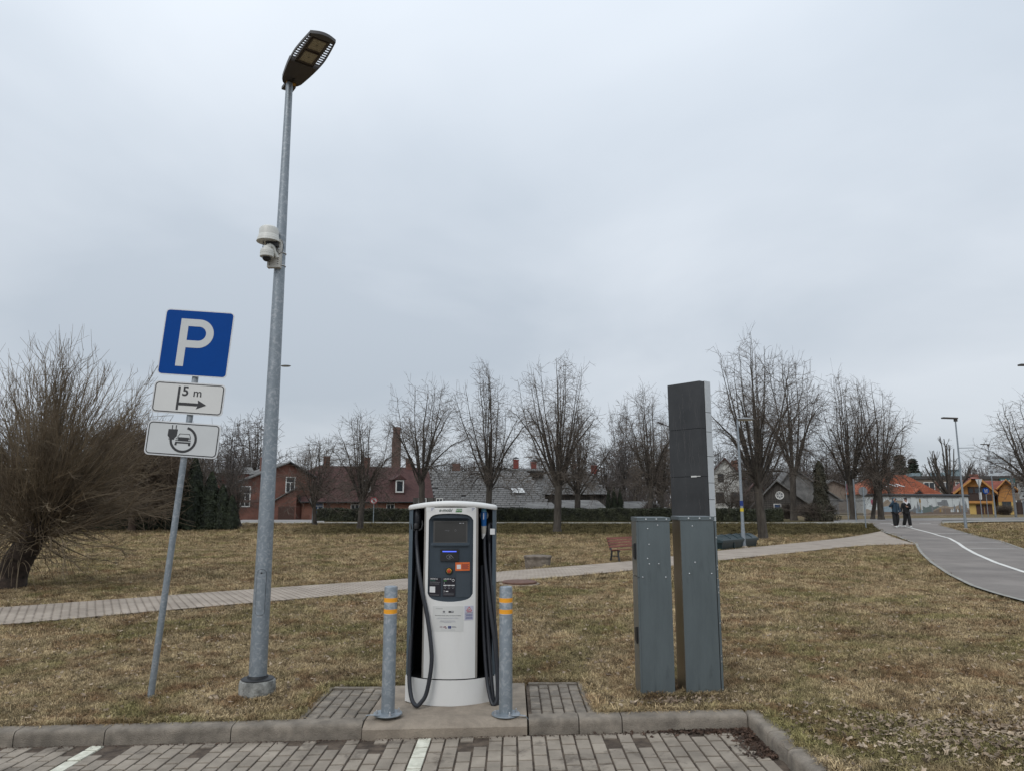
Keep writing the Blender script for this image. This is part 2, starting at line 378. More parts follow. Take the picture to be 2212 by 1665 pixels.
def masonry(name, c1, c2, mortar, scale=9.0, bw=0.5, rh=0.25, patch=0.5, patch_col=None):
    m = bpy.data.materials.new(name); n, l = nodes_of(m)
    b = n['Principled BSDF']; b.inputs['Roughness'].default_value = 0.92
    tc = n.new('ShaderNodeTexCoord')
    # walls stand in x-z or y-z: use (x+y, z)
    sp = n.new('ShaderNodeSeparateXYZ'); l.new(tc.outputs['Object'], sp.inputs[0])
    ad = n.new('ShaderNodeMath'); l.new(sp.outputs['X'], ad.inputs[0]); l.new(sp.outputs['Y'], ad.inputs[1])
    cb = n.new('ShaderNodeCombineXYZ'); l.new(ad.outputs[0], cb.inputs[0]); l.new(sp.outputs['Z'], cb.inputs[1])
    br = n.new('ShaderNodeTexBrick')
    br.inputs['Scale'].default_value = scale; br.inputs['Brick Width'].default_value = bw; br.inputs['Row Height'].default_value = rh
    br.inputs['Color1'].default_value = (*c1, 1); br.inputs['Color2'].default_value = (*c2, 1); br.inputs['Mortar'].default_value = (*mortar, 1)
    br.inputs['Mortar Size'].default_value = 0.02
    l.new(cb.outputs[0], br.inputs['Vector'])
    nz = n.new('ShaderNodeTexNoise'); nz.inputs['Scale'].default_value = 0.9; nz.inputs['Detail'].default_value = 6
    l.new(tc.outputs['Object'], nz.inputs['Vector'])
    mr = n.new('ShaderNodeMapRange'); mr.inputs['From Min'].default_value = 0.3; mr.inputs['From Max'].default_value = 0.7
    mr.inputs['To Min'].default_value = 1 - patch * 0.5; mr.inputs['To Max'].default_value = 1 + patch * 0.5
    l.new(nz.outputs['Fac'], mr.inputs['Value'])
    vm = n.new('ShaderNodeVectorMath'); vm.operation = 'SCALE'; l.new(br.outputs['Color'], vm.inputs[0]); l.new(mr.outputs[0], vm.inputs['Scale'])
    l.new(vm.outputs[0], b.inputs['Base Color'])
    MATS[name] = m
    return m
M['brick_red'] = masonry('brick_wall_red', (0.140, 0.058, 0.044), (0.190, 0.082, 0.060), (0.13, 0.08, 0.065))
M['brick_orange'] = masonry('brick_wall_orange', (0.180, 0.078, 0.052), (0.245, 0.112, 0.074), (0.16, 0.10, 0.08))
M['brick_dark'] = masonry('brick_chimney', (0.105, 0.055, 0.045), (0.15, 0.085, 0.068), (0.13, 0.10, 0.09))
M['roof_maroon'] = masonry('roof_maroon_tile', (0.058, 0.026, 0.024), (0.085, 0.040, 0.036), (0.030, 0.018, 0.017), scale=5, bw=0.8, rh=0.8, patch=0.3)
M['roof_red'] = masonry('roof_red_tile', (0.28, 0.080, 0.040), (0.36, 0.115, 0.060), (0.10, 0.035, 0.025), scale=3.4, bw=1.2, rh=1.1, patch=0.25)
M['roof_redbrown'] = masonry('roof_red_brown_tile', (0.22, 0.070, 0.050), (0.30, 0.10, 0.070), (0.07, 0.03, 0.025), scale=3.4, bw=1.2, rh=1.2, patch=0.3)
M['roof_grey'] = masonry('roof_grey_sheet', (0.10, 0.098, 0.095), (0.15, 0.148, 0.142), (0.05, 0.05, 0.05), scale=2.2, bw=0.9, rh=0.9, patch=0.6)

# ------------------------------------------------------------------ mesh builder
class MB:
    def __init__(s): s.v = []; s.f = []
    def add(s, vs, fs, mx=None):
        o = len(s.v)
        s.v += [tuple(mx @ Vector(v)) if mx is not None else tuple(v) for v in vs]
        s.f += [tuple(i + o for i in f) for f in fs]
        return s
    def box(s, x0, x1, y0, y1, z0, z1, mx=None):
        vs = [(x0, y0, z0), (x1, y0, z0), (x1, y1, z0), (x0, y1, z0), (x0, y0, z1), (x1, y0, z1), (x1, y1, z1), (x0, y1, z1)]
        return s.add(vs, [(0, 3, 2, 1), (4, 5, 6, 7), (0, 1, 5, 4), (1, 2, 6, 5), (2, 3, 7, 6), (3, 0, 4, 7)], mx)
    def cbox(s, c, d, mx=None, rz=0.0):
        m = Matrix.Translation(c) @ Matrix.Rotation(rz, 4, 'Z')
        if mx is not None: m = mx @ m
        return s.box(-d[0] / 2, d[0] / 2, -d[1] / 2, d[1] / 2, -d[2] / 2, d[2] / 2, m)
    def chbox(s, x0, x1, y0, y1, z0, z1, c=0.004, mx=None):
        """box with chamfered top edges"""
        vs = [(x0, y0, z0), (x1, y0, z0), (x1, y1, z0), (x0, y1, z0), (x0, y0, z1 - c), (x1, y0, z1 - c), (x1, y1, z1 - c), (x0, y1, z1 - c),
              (x0 + c, y0 + c, z1), (x1 - c, y0 + c, z1), (x1 - c, y1 - c, z1), (x0 + c, y1 - c, z1)]
        fs = [(8, 9, 10, 11)]
        for a, b in ((0, 1), (1, 2), (2, 3), (3, 0)):
            fs += [(a, b, b + 4, a + 4), (a + 4, b + 4, b + 8, a + 8)]
        return s.add(vs, fs, mx)
    def tube(s, pts, rad, n=8, cap=True, mx=None):
        pts = [Vector(p) for p in pts]
        if not hasattr(rad, '__len__'): rad = [rad] * len(pts)
        vs, fs = [], []
        up = Vector((0, 0, 1)); prev = None
        for i, p in enumerate(pts):
            t = (pts[min(i + 1, len(pts) - 1)] - pts[max(i - 1, 0)]).normalized()
            if prev is None:
                a = t.cross(up)
                if a.length < 0.05: a = t.cross(Vector((1, 0, 0)))
                a.normalize()
            else:
                a = (prev - t * prev.dot(t)).normalized()
            prev = a
            b = t.cross(a)
            for k in range(n):
                an = 2 * math.pi * k / n
                vs.append(p + (a * math.cos(an) + b * math.sin(an)) * rad[i])
        for i in range(len(pts) - 1):
            for k in range(n):
                k2 = (k + 1) % n
                fs.append((i * n + k, i * n + k2, (i + 1) * n + k2, (i + 1) * n + k))
        if cap:
            fs.append(tuple(range(n - 1, -1, -1))); fs.append(tuple((len(pts) - 1) * n + k for k in range(n)))
        return s.add(vs, fs, mx)
    def lathe(s, prof, n=24, mx=None):
        vs, fs = [], []
        for r, z in prof:
            for k in range(n):
                a = 2 * math.pi * k / n
                vs.append((r * math.cos(a), r * math.sin(a), z))
        for i in range(len(prof) - 1):
            for k in range(n):
                k2 = (k + 1) % n
                fs.append((i * n + k, i * n + k2, (i + 1) * n + k2, (i + 1) * n + k))
        fs.append(tuple(range(n - 1, -1, -1))); fs.append(tuple((len(prof) - 1) * n + k for k in range(n)))
        return s.add(vs, fs, mx)
    def prism(s, poly, z0, z1, mx=None):
        """poly in x-y counter-clockwise, extruded along z (concave allowed)"""
        n = len(poly)
        vs = [(x, y, z0) for x, y in poly] + [(x, y, z1) for x, y in poly]
        tri = tess(poly)
        fs = [tuple(reversed(t)) for t in tri] + [tuple(i + n for i in t) for t in tri]
        fs += [(i, (i + 1) % n, (i + 1) % n + n, i + n) for i in range(n)]
        return s.add(vs, fs, mx)
    def build(s, name, m, parent=None, loc=None, rot=None, smooth=None, **props):
        me = bpy.data.meshes.new(name)
        me.from_pydata([tuple(v) for v in s.v], [], s.f)
        me.update()
        if m is not None: me.materials.append(m)
        if smooth:
            for p in me.polygons: p.use_smooth = True
            try: me.set_sharp_from_angle(angle=R(smooth))
            except Exception: pass
        return link(name, me, parent, loc, rot, **props)

def link(name, me, parent=None, loc=None, rot=None, **props):
    o = bpy.data.objects.new(name, me)
    COL.objects.link(o)
    if parent is not None: o.parent = parent
    if loc is not None: o.location = loc
    if rot is not None: o.rotation_euler = rot
    for k, v in props.items(): o[k] = v
    return o

def tess(poly):
    """ear triangulation of a simple polygon through Delaunay with inside test"""
    pts = [Vector(p) for p in poly]
    n = len(pts)
    vv, ee, ff, ov, oe, of = delaunay_2d_cdt(pts, [(i, (i + 1) % n) for i in range(n)], [], 1, 1e-7)
    mp = {i: (ov[i][0] if ov[i] else 0) for i in range(len(vv))}
    out = []
    area = sum(pts[i].x * pts[(i + 1) % n].y - pts[(i + 1) % n].x * pts[i].y for i in range(n))
    for f in ff:
        a, b, c = [vv[i] for i in f[:3]]
        s = (b - a).x * (c - a).y - (b - a).y * (c - a).x
        t = tuple(mp[i] for i in f)
        if s < 0: t = tuple(reversed(t))
        out.append(t)
    return out

def thing(name, label, cat, loc=(0, 0, 0), rz=0.0, group=None, rot=None):
    o = bpy.data.objects.new(name, None)
    o.empty_display_size = 0.2
    COL.objects.link(o)
    o.location = loc
    o.rotation_euler = rot if rot else (0, 0, rz)
    o['label'] = label; o['category'] = cat
    if group: o['group'] = group
    return o

def copy_tree(o, parent=None):
    c = o.copy(); COL.objects.link(c)
    if parent is not None: c.parent = parent; c.matrix_parent_inverse = o.matrix_parent_inverse.copy()
    for ch in KIDS.get(o.name, ()) or [x for x in o.children]:
        copy_tree(ch, c)
    return c
KIDS = {}

def frame_front(origin=(0, 0, 0)):
    """matrix that maps a drawing (x right, y up, z towards the viewer) onto an upright face looking to -Y"""
    return Matrix.Translation(origin) @ Matrix(((1, 0, 0, 0), (0, 0, -1, 0), (0, 1, 0, 0), (0, 0, 0, 1)))

def rrect(w, h, r, n=6, cx=0.0, cy=0.0):
    out = []
    for qx, qy, a0 in ((w / 2 - r, h / 2 - r, 0), (-w / 2 + r, h / 2 - r, 90), (-w / 2 + r, -h / 2 + r, 180), (w / 2 - r, -h / 2 + r, 270)):
        for k in range(n + 1):
            a = R(a0 + 90 * k / n)
            out.append((cx + qx + r * math.cos(a), cy + qy + r * math.sin(a)))
    return out

def text_mesh(s, size, bold=0.0, shear=0.0, align='CENTER', res=3):
    cu = bpy.data.curves.new('t', 'FONT')
    cu.body = s; cu.size = size; cu.align_x = align; cu.align_y = 'CENTER'; cu.offset = bold; cu.shear = shear
    cu.resolution_u = res
    o = bpy.data.objects.new('t', cu)
    COL.objects.link(o)
    dg = bpy.context.evaluated_depsgraph_get()
    me = o.evaluated_get(dg).to_mesh()
    vs = [tuple(v.co) for v in me.vertices]; fs = [tuple(p.vertices) for p in me.polygons]
    o.evaluated_get(dg).to_mesh_clear()
    bpy.data.objects.remove(o); bpy.data.curves.remove(cu)
    return vs, fs

def bend(mb, fn):
    mb.v = [tuple(fn(Vector(v))) for v in mb.v]
    return mb

# ================================================================== THE SETTING
SLAB_X0, SLAB_X1, SLAB_Y1 = -1.207, 0.122, 7.45
KERB_F, KERB_B = 6.22, 6.37
PK_OFF = -0.098                      # parking level under the lawn level
RK_IN, RK_OUT = 1.92, 2.07           # kerb on the right, running towards the viewer

def ground_sheet():
    xs = np.unique(np.concatenate([np.linspace(-600, -60, 19), np.linspace(-60, -12, 49), np.linspace(-12, 6, 226), np.linspace(6, 60, 109), np.linspace(60, 600, 19)]))
    ys = np.unique(np.concatenate([np.linspace(-60, 3, 22), np.linspace(3, 9, 101), np.linspace(9, 20, 89), np.linspace(20, 60, 81), np.linspace(60, 110, 26), np.linspace(110, 1200, 23)]))
    X, Y = np.meshgrid(xs, ys)
    Z = gz(X, Y)
    # gentle unevenness, never above the nominal level
    nz = (np.sin(X * 1.9 + 0.6 * np.sin(Y * 1.3)) + np.sin(Y * 2.3 + X * 0.7) + np.sin(X * 4.1 - Y * 3.2)) / 6
    Z = Z - 0.02 + 0.016 * nz
    inside = ((X < RK_OUT - 0.05) & (Y < KERB_B - 0.05))
    slab = (X > SLAB_X0 - 0.55) & (X < SLAB_X1 + 0.52) & (Y < SLAB_Y1 - 0.08) & (Y > 5)
    Z = np.where(inside, -0.6, Z)
    Z = np.where(slab & ~inside, Z - 0.10, Z)
    ny, nx = X.shape
    # hollow beside the concrete well
    wx, wy = HOLLOW
    Z = Z - 0.26 * np.exp(-(((X - wx) / 0.50) ** 2 + ((Y - wy) / 1.1) ** 2))
    vs = np.stack([X.ravel(), Y.ravel(), Z.ravel()], 1)
    i = np.arange(ny - 1)[:, None] * nx + np.arange(nx - 1)[None, :]
    fs = np.stack([i, i + 1, i + nx + 1, i + nx], -1).reshape(-1, 4)
    me = bpy.data.meshes.new('ground')
    me.from_pydata(vs.tolist(), [], fs.tolist()); me.materials.append(M['lawn'])
    for p in me.polygons: p.use_smooth = True
    link('ground', me, kind='structure')

WELL = ground(1162, 1221)
HOLLOW = (WELL.x - 0.62, WELL.y + 0.1)
ground_sheet()

def strip(name, left, right, m, off=0.03, n=60, seg=6, smooth_n=2, **props):
    """ribbon between two lines of picture points, laid on the lawn level"""
    def resample(pts):
        P = [ground(*p) for p in pts]
        d = [0.0]
        for a, b in zip(P, P[1:]): d.append(d[-1] + (b - a).length)
        out = []
        for k in range(n + 1):
            t = d[-1] * k / n
            j = max(i for i in range(len(d)) if d[i] <= t + 1e-9); j = min(j, len(P) - 2)
            u = (t - d[j]) / max(1e-6, d[j + 1] - d[j])
            out.append(P[j].lerp(P[j + 1], u))
        return out
    A, B = resample(left), resample(right)
    for _ in range(smooth_n):
        for Q in (A, B): Q[1:-1] = [(Q[i - 1] + Q[i] * 2 + Q[i + 1]) / 4 for i in range(1, len(Q) - 1)]
    mb = MB(); vs = []; fs = []
    for a, b in zip(A, B):
        for s in range(seg + 1):
            p = a.lerp(b, s / seg)
            vs.append((p.x, p.y, float(gz(p.x, p.y)) + off))
    w = seg + 1
    for i in range(n):
        for s in range(seg): fs.append((i * w + s, i * w + s + 1, (i + 1) * w + s + 1, (i + 1) * w + s))
    mb.add(vs, fs)
    o = mb.build(name, m, kind='structure') if 'parent' not in props else mb.build(name, m, props['parent'])
    return o, A, B

UP = [(-250, 1331), (0, 1312), (276, 1293), (461, 1281), (553, 1273), (880, 1250), (1070, 1236), (1190, 1226), (1382, 1211), (1547, 1190), (1750, 1170), (1839, 1159), (1903, 1147)]
LO = [(-250, 1372), (0, 1348), (276, 1326), (461, 1310), (645, 1296), (880, 1272), (1070, 1258), (1190, 1248), (1382, 1231), (1547, 1212), (1750, 1190), (1883, 1176), (1979, 1176)]
path_o, PA, PB = strip('path', LO, UP, M['path_brick'], 0.014, 220, 6, smooth_n=160)

# pavers of the path: square blocks with cut corners, so that small dark squares stay open between them
def path_pavers():
    C = [(a + b) / 2 for a, b in zip(PA, PB)]
    c = 0.125; cut = 0.030; g = 0.0006
    h = c / 2 - g
    octo = [(-h + cut, -h), (h - cut, -h), (h, -h + cut), (h, h - cut), (h - cut, h), (-h + cut, h), (-h, h - cut), (-h, -h + cut)]
    zt = 0.016
    vs = [(x, y, 0.0) for x, y in octo] + [(x, y, zt - 0.003) for x, y in octo] + [(x * 0.97, y * 0.97, zt) for x, y in octo]
    fs = [tuple(range(16, 24))]
    for i in range(8):
        j = (i + 1) % 8
        fs += [(i, j, j + 8, i + 8), (i + 8, j + 8, j + 16, i + 16)]
    mb = MB().add(vs, fs)
    me = bpy.data.meshes.new('paver'); me.from_pydata(mb.v, [], mb.f); me.materials.append(M['path_brick'])
    cells = []
    # walk along the centre line
    d = 0.0
    L = [0.0]
    for a, b in zip(C, C[1:]): L.append(L[-1] + (b - a).length)
    s = 0.0
    j = 0
    while s < L[-1] - 0.2:
        while L[j + 1] < s: j += 1
        u = (s - L[j]) / (L[j + 1] - L[j])
        p = C[j].lerp(C[j + 1], u)
        if p.y > 24 or p.x > 6.0: break
        t = (C[j + 1] - C[j]).normalized(); nrm = Vector((-t.y, t.x, 0))
        wdt = abs((PA[j].lerp(PA[j + 1], u) - PB[j].lerp(PB[j + 1], u)).dot(nrm))
        k = 6; ws = wdt / (2 * k + 1)
        for q in range(-k, k + 1):
            cells.append((p + nrm * q * ws, math.atan2(t.y, t.x), ws / c))
        s += c
    cells.sort(key=lambda e: (0 if abs(e[0].x) < e[0].y * 0.72 else 1, e[0].length))
    for q, (p, a, s_) in enumerate(cells[:300]):
        link('paver', me, path_o, (p.x, p.y, float(gz(p.x, p.y)) + 0.003), (rnd.uniform(-.004, .004), rnd.uniform(-.004, .004), a)).scale = (1, s_, 1)
    mb2 = MB()
    for p, a, s_ in cells[300:]:
        mb2.add(mb.v, mb.f, Matrix.Translation((p.x, p.y, float(gz(p.x, p.y)) + 0.003)) @ Matrix.Rotation(a, 4, 'Z') @ Matrix.Diagonal((1, s_, 1, 1)))
    mb2.build('paver_field', M['path_brick'], path_o, kind='stuff')
    return len(cells)
# under the laid blocks the path shows dark sand
path_o.data.materials[0] = M['dirt']
path_pavers()
# beyond the blocks one can tell apart: the same paving as one surface a step above the sand
def far_paving():
    mb = MB(); vs = []; fs = []; w = 0
    rows = [i for i in range(len(PA)) if ((PA[i] + PB[i]) / 2).x > 5.9 or PA[i].y > 24]
    for i in rows:
        for s in range(7):
            p = PA[i].lerp(PB[i], s / 6); vs.append((p.x, p.y, float(gz(p.x, p.y)) + 0.030))
    for i in range(len(rows) - 1):
        for s in range(6): fs.append((i * 7 + s, i * 7 + s + 1, (i + 1) * 7 + s + 1, (i + 1) * 7 + s))
    mb.add(vs, fs).build('paved_surface', M['path_brick'], path_o)
far_paving()

# asphalt cycle path on the right with its line markings
AL = [(1872, 1126), (1890, 1138), (1903, 1147), (1940, 1160), (1979, 1176), (1984, 1187), (1992, 1198), (2012, 1217), (2050, 1243), (2100, 1268), (2160, 1288), (2211, 1302), (2330, 1335)]
AR = [(2034, 1124), (2032, 1131), (2034, 1137), (2060, 1144), (2080, 1150), (2104, 1157), (2130, 1163), (2160, 1169), (2211, 1188), (2260, 1205), (2330, 1228), (2450, 1260), (2600, 1300)]
asph, _, _ = strip('cycle_path', AL, AR, M['asphalt'], 0.040, 90, 10)
def line_mark(pts, w, name='line_marking', off=0.047, parent=None, mtl=None):
    P = [ground(*p) for p in pts]
    Q = []
    for a, b in zip(P, P[1:]):
        for k in range(8): Q.append(a.lerp(b, k / 8))
    Q.append(P[-1])
    vs, fs = [], []
    for i, p in enumerate(Q):
        t = (Q[min(i + 1, len(Q) - 1)] - Q[max(0, i - 1)]); t.z = 0; t.normalize(); nn = Vector((-t.y, t.x, 0)) * w / 2
        for sgn in (1, -1):
            q = p + nn * sgn; vs.append((q.x, q.y, float(gz(q.x, q.y)) + off))
    for i in range(len(Q) - 1): fs.append((2 * i, 2 * i + 1, 2 * i + 3, 2 * i + 2))
    mb = MB().add(vs, fs)
    return mb.build(name, mtl or M['white_paint'], parent, **({} if parent else {'kind': 'structure'}))
line_mark([(1925, 1133), (1960, 1139), (2011, 1152), (2049, 1163), (2069, 1174), (2082, 1184), (2107, 1198), (2150, 1217), (2211, 1238), (2300, 1262)], 0.13, parent=asph)
for a, b in (((2014, 1153), (2104, 1153.5)), ((2071, 1172), (2165, 1172)), ((2093, 1186), (2204, 1187)), ((1900, 1130.5), (1925, 1131)), ((1985, 1130.6), (2010, 1131))):
    line_mark([a, b], 0.10 if a[1] > 1140 else 0.35, parent=asph)
# kerb edging stones along the asphalt
line_mark([(1903, 1147), (1940, 1159.5), (1979, 1175.5), (1984, 1187), (1992, 1198), (2012, 1217), (2050, 1243), (2100, 1268), (2160, 1288), (2211, 1302), (2330, 1335)], 0.09, 'edging', 0.052, asph, M['concrete_pale'])
line_mark([(2034, 1137), (2060, 1144), (2080, 1150), (2104, 1157), (2130, 1163), (2160, 1169), (2211, 1188), (2260, 1205)], 0.09, 'edging', 0.052, asph, M['concrete_pale'])
# the narrow footway along the road, the road and the drive at the left
strip('footway', [(520, 1131.5), (690, 1130.2), (1200, 1130.4), (1700, 1130.8), (1890, 1132.5)], [(520, 1127), (690, 1127.6), (1200, 1128), (1700, 1128.4), (1880, 1126)], M['concrete_pale'], 0.034, 60, 2)
strip('drive', [(505, 1134), (560, 1133.5), (640, 1131.5), (700, 1130)], [(525, 1122), (560, 1121.5), (640, 1121.5), (700, 1122)], M['road'], 0.028, 12, 6)
strip('road', [(1800, 1127), (1900, 1125), (2034, 1124), (2120, 1124), (2211, 1123), (2400, 1121)], [(1800, 1123), (1900, 1120), (2034, 1118.5), (2120, 1118), (2211, 1117), (2400, 1115)], M['road'], 0.036, 30, 6)
strip('pavement', [(2034, 1133), (2060, 1129), (2120, 1127), (2211, 1126), (2400, 1125)], [(2034, 1126), (2060, 1125.5), (2120, 1124.5), (2211, 1123.5), (2400, 1121.5)], M['concrete_pale'], 0.045, 20, 3)

# parking lot: bedding, bricks, line bricks
park = MB()
def pz(x): return PK_OFF + 0.022 * float(np.clip(x, -7, 7))
vs, fs = [], []
gx = list(np.linspace(-30, -7, 8)) + list(np.linspace(-6.8, RK_IN + 0.04, 40))
gy = [-30, -10, 0, 2, 4, 5, 5.5, 6.0, KERB_F + 0.03]
for y in gy:
    for x in gx: vs.append((x, y, pz(x) - 0.012))
for j in range(len(gy) - 1):
    for i in range(len(gx) - 1):
        k = j * len(gx) + i; fs.append((k, k + 1, k + 1 + len(gx), k + len(gx)))
parking = park.add(vs, fs).build('parking_lot', M['dirt'], kind='structure')

BP, BL = 0.1139, 0.226
def brick_cells():
    out = []
    for c in range(-62, 24):
        x = -0.70 + c * BP
        if x > RK_IN - 0.055: continue
        off = (c % 2) * BL / 2
        y = KERB_F - 0.035 + off
        first = True
        while y > 3.0:
            y1 = min(y, KERB_F - 0.03); y0 = y - BL
            if y1 - y0 > 0.05: out.append((c, x, y0, y1))
            y -= BL
    return out
cells = brick_cells()
meshes = {}
def brick_mesh(l, paint):
    key = (round(l, 3), paint, rnd.randrange(3))
    if key not in meshes:
        mb = MB(); w = BP - rnd.uniform(0.012, 0.017)
        mb.chbox(-w / 2, w / 2, -l / 2 + 0.012, l / 2 - 0.012, -0.03, 0.0, 0.003)
        me = bpy.data.meshes.new('brick'); me.from_pydata([tuple(v) for v in mb.v], [], mb.f)
        me.materials.append(M['brick_paint'] if paint else M['brick'])
        meshes[key] = me
    return meshes[key]
def in_view(x, y):
    ax = y * math.cos(PITCH) - 1.85 * math.sin(PITCH)
    v = (-1.85 * math.cos(PITCH) - y * math.sin(PITCH)) / ax
    return abs(x / ax * F) < 1180 and -v * F + CY < 1760
vis = [c for c in cells if in_view(c[1], (c[2] + c[3]) / 2)]
vis.sort(key=lambda c: -c[2])
single, rest = vis[:300], vis[300:] + [c for c in cells if c not in set(vis)]
for c, x, y0, y1 in single:
    paint = c in (0, -23)
    sunk = rnd.choice((0, 0, 0, -.002, -.003, .001))
    if y1 > KERB_F - 0.16 and rnd.random() < 0.16 and not paint: continue     # buried under washed-in sand by the kerb
    o = link('brick', brick_mesh(y1 - y0, paint), parking, (x, (y0 + y1) / 2, pz(x) + sunk), (rnd.uniform(-.006, .006), rnd.uniform(-.012, .012) - 0.022, rnd.uniform(-.008, .008)))
    if paint: o['label'] = 'brick painted white as part of the bay line'
mb = MB(); mbp = MB()
for c, x, y0, y1 in rest:
    (mbp if c in (0, -23) else mb).chbox(x - BP / 2 + .007, x + BP / 2 - .007, y0 + .012, y1 - .012, pz(x) - 0.03, pz(x), 0.005)
mb.build('brick_field', M['brick'], parking, kind='stuff')
mbp.build('painted_brick_row', M['brick_paint'], parking, kind='stuff')

# kerb: each stone a piece
def kerb_profile(l, tilt=0.0):
    """stone along x, front towards -y, rounded top front edge"""
    prof = [(0, -0.16), (0.0, 0.055 - 0.045), (0.004, 0.03), (0.016, 0.048), (0.034, 0.056), (0.15, 0.058), (0.15, -0.16)]
    prof = [(0, -0.22), (0.0, -0.045), (0.004, -0.022), (0.014, -0.008), (0.032, 0.0), (0.15, 0.003), (0.15, -0.22)]
    return prof
def kerb_stone(p0, p1, nrm, parent, chip=None):
    """p0->p1 along the front face bottom line (x,y); nrm points from front to back"""
    p0, p1, nrm = Vector(p0), Vector(p1), Vector(nrm)
    prof = kerb_profile(1)
    n = 10
    vs, fs = [], []
    t = (p1 - p0)
    L = t.length
    for i in range(n + 1):
        s = min(max(i / n, 0.004 / L), 1 - 0.004 / L)
        q = p0 + t * s
        wob = rnd.uniform(-.0012, .0012)
        for d, h in prof:
            hh = h
            dd = d
            if i in (0, n) and d < 0.05 and h > -0.1: dd = d + 0.006; hh = h - 0.004
            if chip and chip[0] < s < chip[1] and h > -0.06 and d < 0.09:
                hh = h - 0.028; dd = d + 0.02 * (d < .03)
            q2 = q + nrm * dd
            vs.append((q2.x, q2.y, float(gz(q.x, max(q.y, 4))) + hh + 0.012 + wob))
    m_ = len(prof)
    for i in range(n):
        for k in range(m_ - 1):
            fs.append((i * m_ + k, (i + 1) * m_ + k, (i + 1) * m_ + k + 1, i * m_ + k + 1))
    fs.append(tuple(range(m_))); fs.append(tuple(n * m_ + k for k in range(m_ - 1, -1, -1)))
    return MB().add(vs, fs).build('kerb_stone', M['kerb'], parent, smooth=35)
kerb = bpy.data.objects.new('kerb', None); COL.objects.link(kerb); kerb['kind'] = 'structure'
for a, b in ((-9.0, -8.0), (-8.0, -7.0), (-7.0, -6.02), (-6.02, -5.04), (-5.04, -4.035), (-4.035, -3.30), (-3.30, -2.278), (-2.278, SLAB_X0 - 0.008), (SLAB_X1 + 0.012, 0.544), (0.544, 0.894), (0.894, RK_IN - 0.005)):
    kerb_stone((a, KERB_F), (b, KERB_F), (0, 1), kerb)
for a, b, ch in ((KERB_B - 0.0, 5.80, None), (5.80, 5.40, (0.62, 0.99)), (5.40, 4.55, None), (4.55, 3.6, None), (3.6, 2.6, None)):
    kerb_stone((RK_IN, b), (RK_IN, a), (1, 0), kerb, ch and (1 - ch[1], 1 - ch[0]))

# concrete slab under the charger and the paver strips beside it
def szz(x): return 0.022 * x
mb = MB()
x0, x1, y0, y1 = SLAB_X0, SLAB_X1, KERB_F - 0.035, SLAB_Y1
N = 12
vs, fs = [], []
prof = [(y0, -0.22), (y0, -0.040), (y0 + 0.012, -0.030), (y0 + 0.11, 0.0), (y0 + 0.5, 0.002), (y1 - .01, 0.002), (y1, -0.006), (y1, -0.2)]
for i in range(N + 1):
    x = x0 + (x1 - x0) * i / N
    for y, z in prof: vs.append((x, y, szz(x) + z + 0.010))
for i in range(N):
    for k in range(len(prof) - 1): fs.append((i * 8 + k, (i + 1) * 8 + k, (i + 1) * 8 + k + 1, i * 8 + k + 1))
fs += [tuple(range(8)), tuple(N * 8 + k for k in range(7, -1, -1))]
mb.add(vs, fs).build('concrete_slab', M['concrete'], smooth=30, kind='structure')
SLAB_Z = 0.012

def paver_strip(name, xa, xb, border_left):
    par = bpy.data.objects.new(name, None); COL.objects.link(par); par['kind'] = 'structure'
    ya, yb = KERB_B + 0.004, SLAB_Y1 + 0.02
    bed = MB(); bed.box(xa, xb, ya, yb, szz(xa) - 0.15, szz((xa + xb) / 2) - 0.018); bed.build('bedding', M['dirt'], par)
    # edging stones: long side and far side
    ex0, ex1 = (xa, xa + 0.06) if border_left else (xb - 0.06, xb)
    for k in range(1):
        e = MB(); e.chbox(ex0, ex1, ya, yb, szz(ex0) - 0.1, szz(ex0) + 0.008, 0.005); e.build('edging', M['kerb'], par)
    ix0, ix1 = (xa + 0.065, xb - 0.012) if border_left else (xa + 0.022, xb - 0.065)
    e = MB(); e.chbox(ix0, ix1, yb - 0.055, yb, szz(ix0) - 0.1, szz((ix0 + ix1) / 2) + 0.006, 0.005); e.build('edging', M['kerb'], par)
    nc = 5; cw = (ix1 - ix0) / nc
    for c in range(nc):
        y = ya + 0.003 + (0.1 if c % 2 else 0.0)
        if c % 2:
            b = MB(); b.chbox(-cw / 2 + .004, cw / 2 - .004, -.046, .046, -.05, 0, .007)
            b.build('paver', M['kerb'], par, (ix0 + cw * (c + .5), ya + 0.05, szz(ix0 + cw * c) + 0.002), (0, 0, rnd.uniform(-.02, .02)))
        while y < yb - 0.075:
            l = min(0.2, yb - 0.062 - y)
            b = MB(); b.chbox(-cw / 2 + .006, cw / 2 - .006, -l / 2 + .012, l / 2 - .012, -.05, 0, .006)
            b.build('paver', M['kerb'], par, (ix0 + cw * (c + .5), y + l / 2, szz(ix0 + cw * c) + rnd.uniform(-.004, .005)), (rnd.uniform(-.012, .012), rnd.uniform(-.012, .012), rnd.uniform(-.02, .02)))
            y += 0.2
paver_strip('paver_strip', SLAB_X0 - 0.60, SLAB_X0 - 0.006, True)
paver_strip('paver_strip', SLAB_X1 + 0.015, 0.70, False)

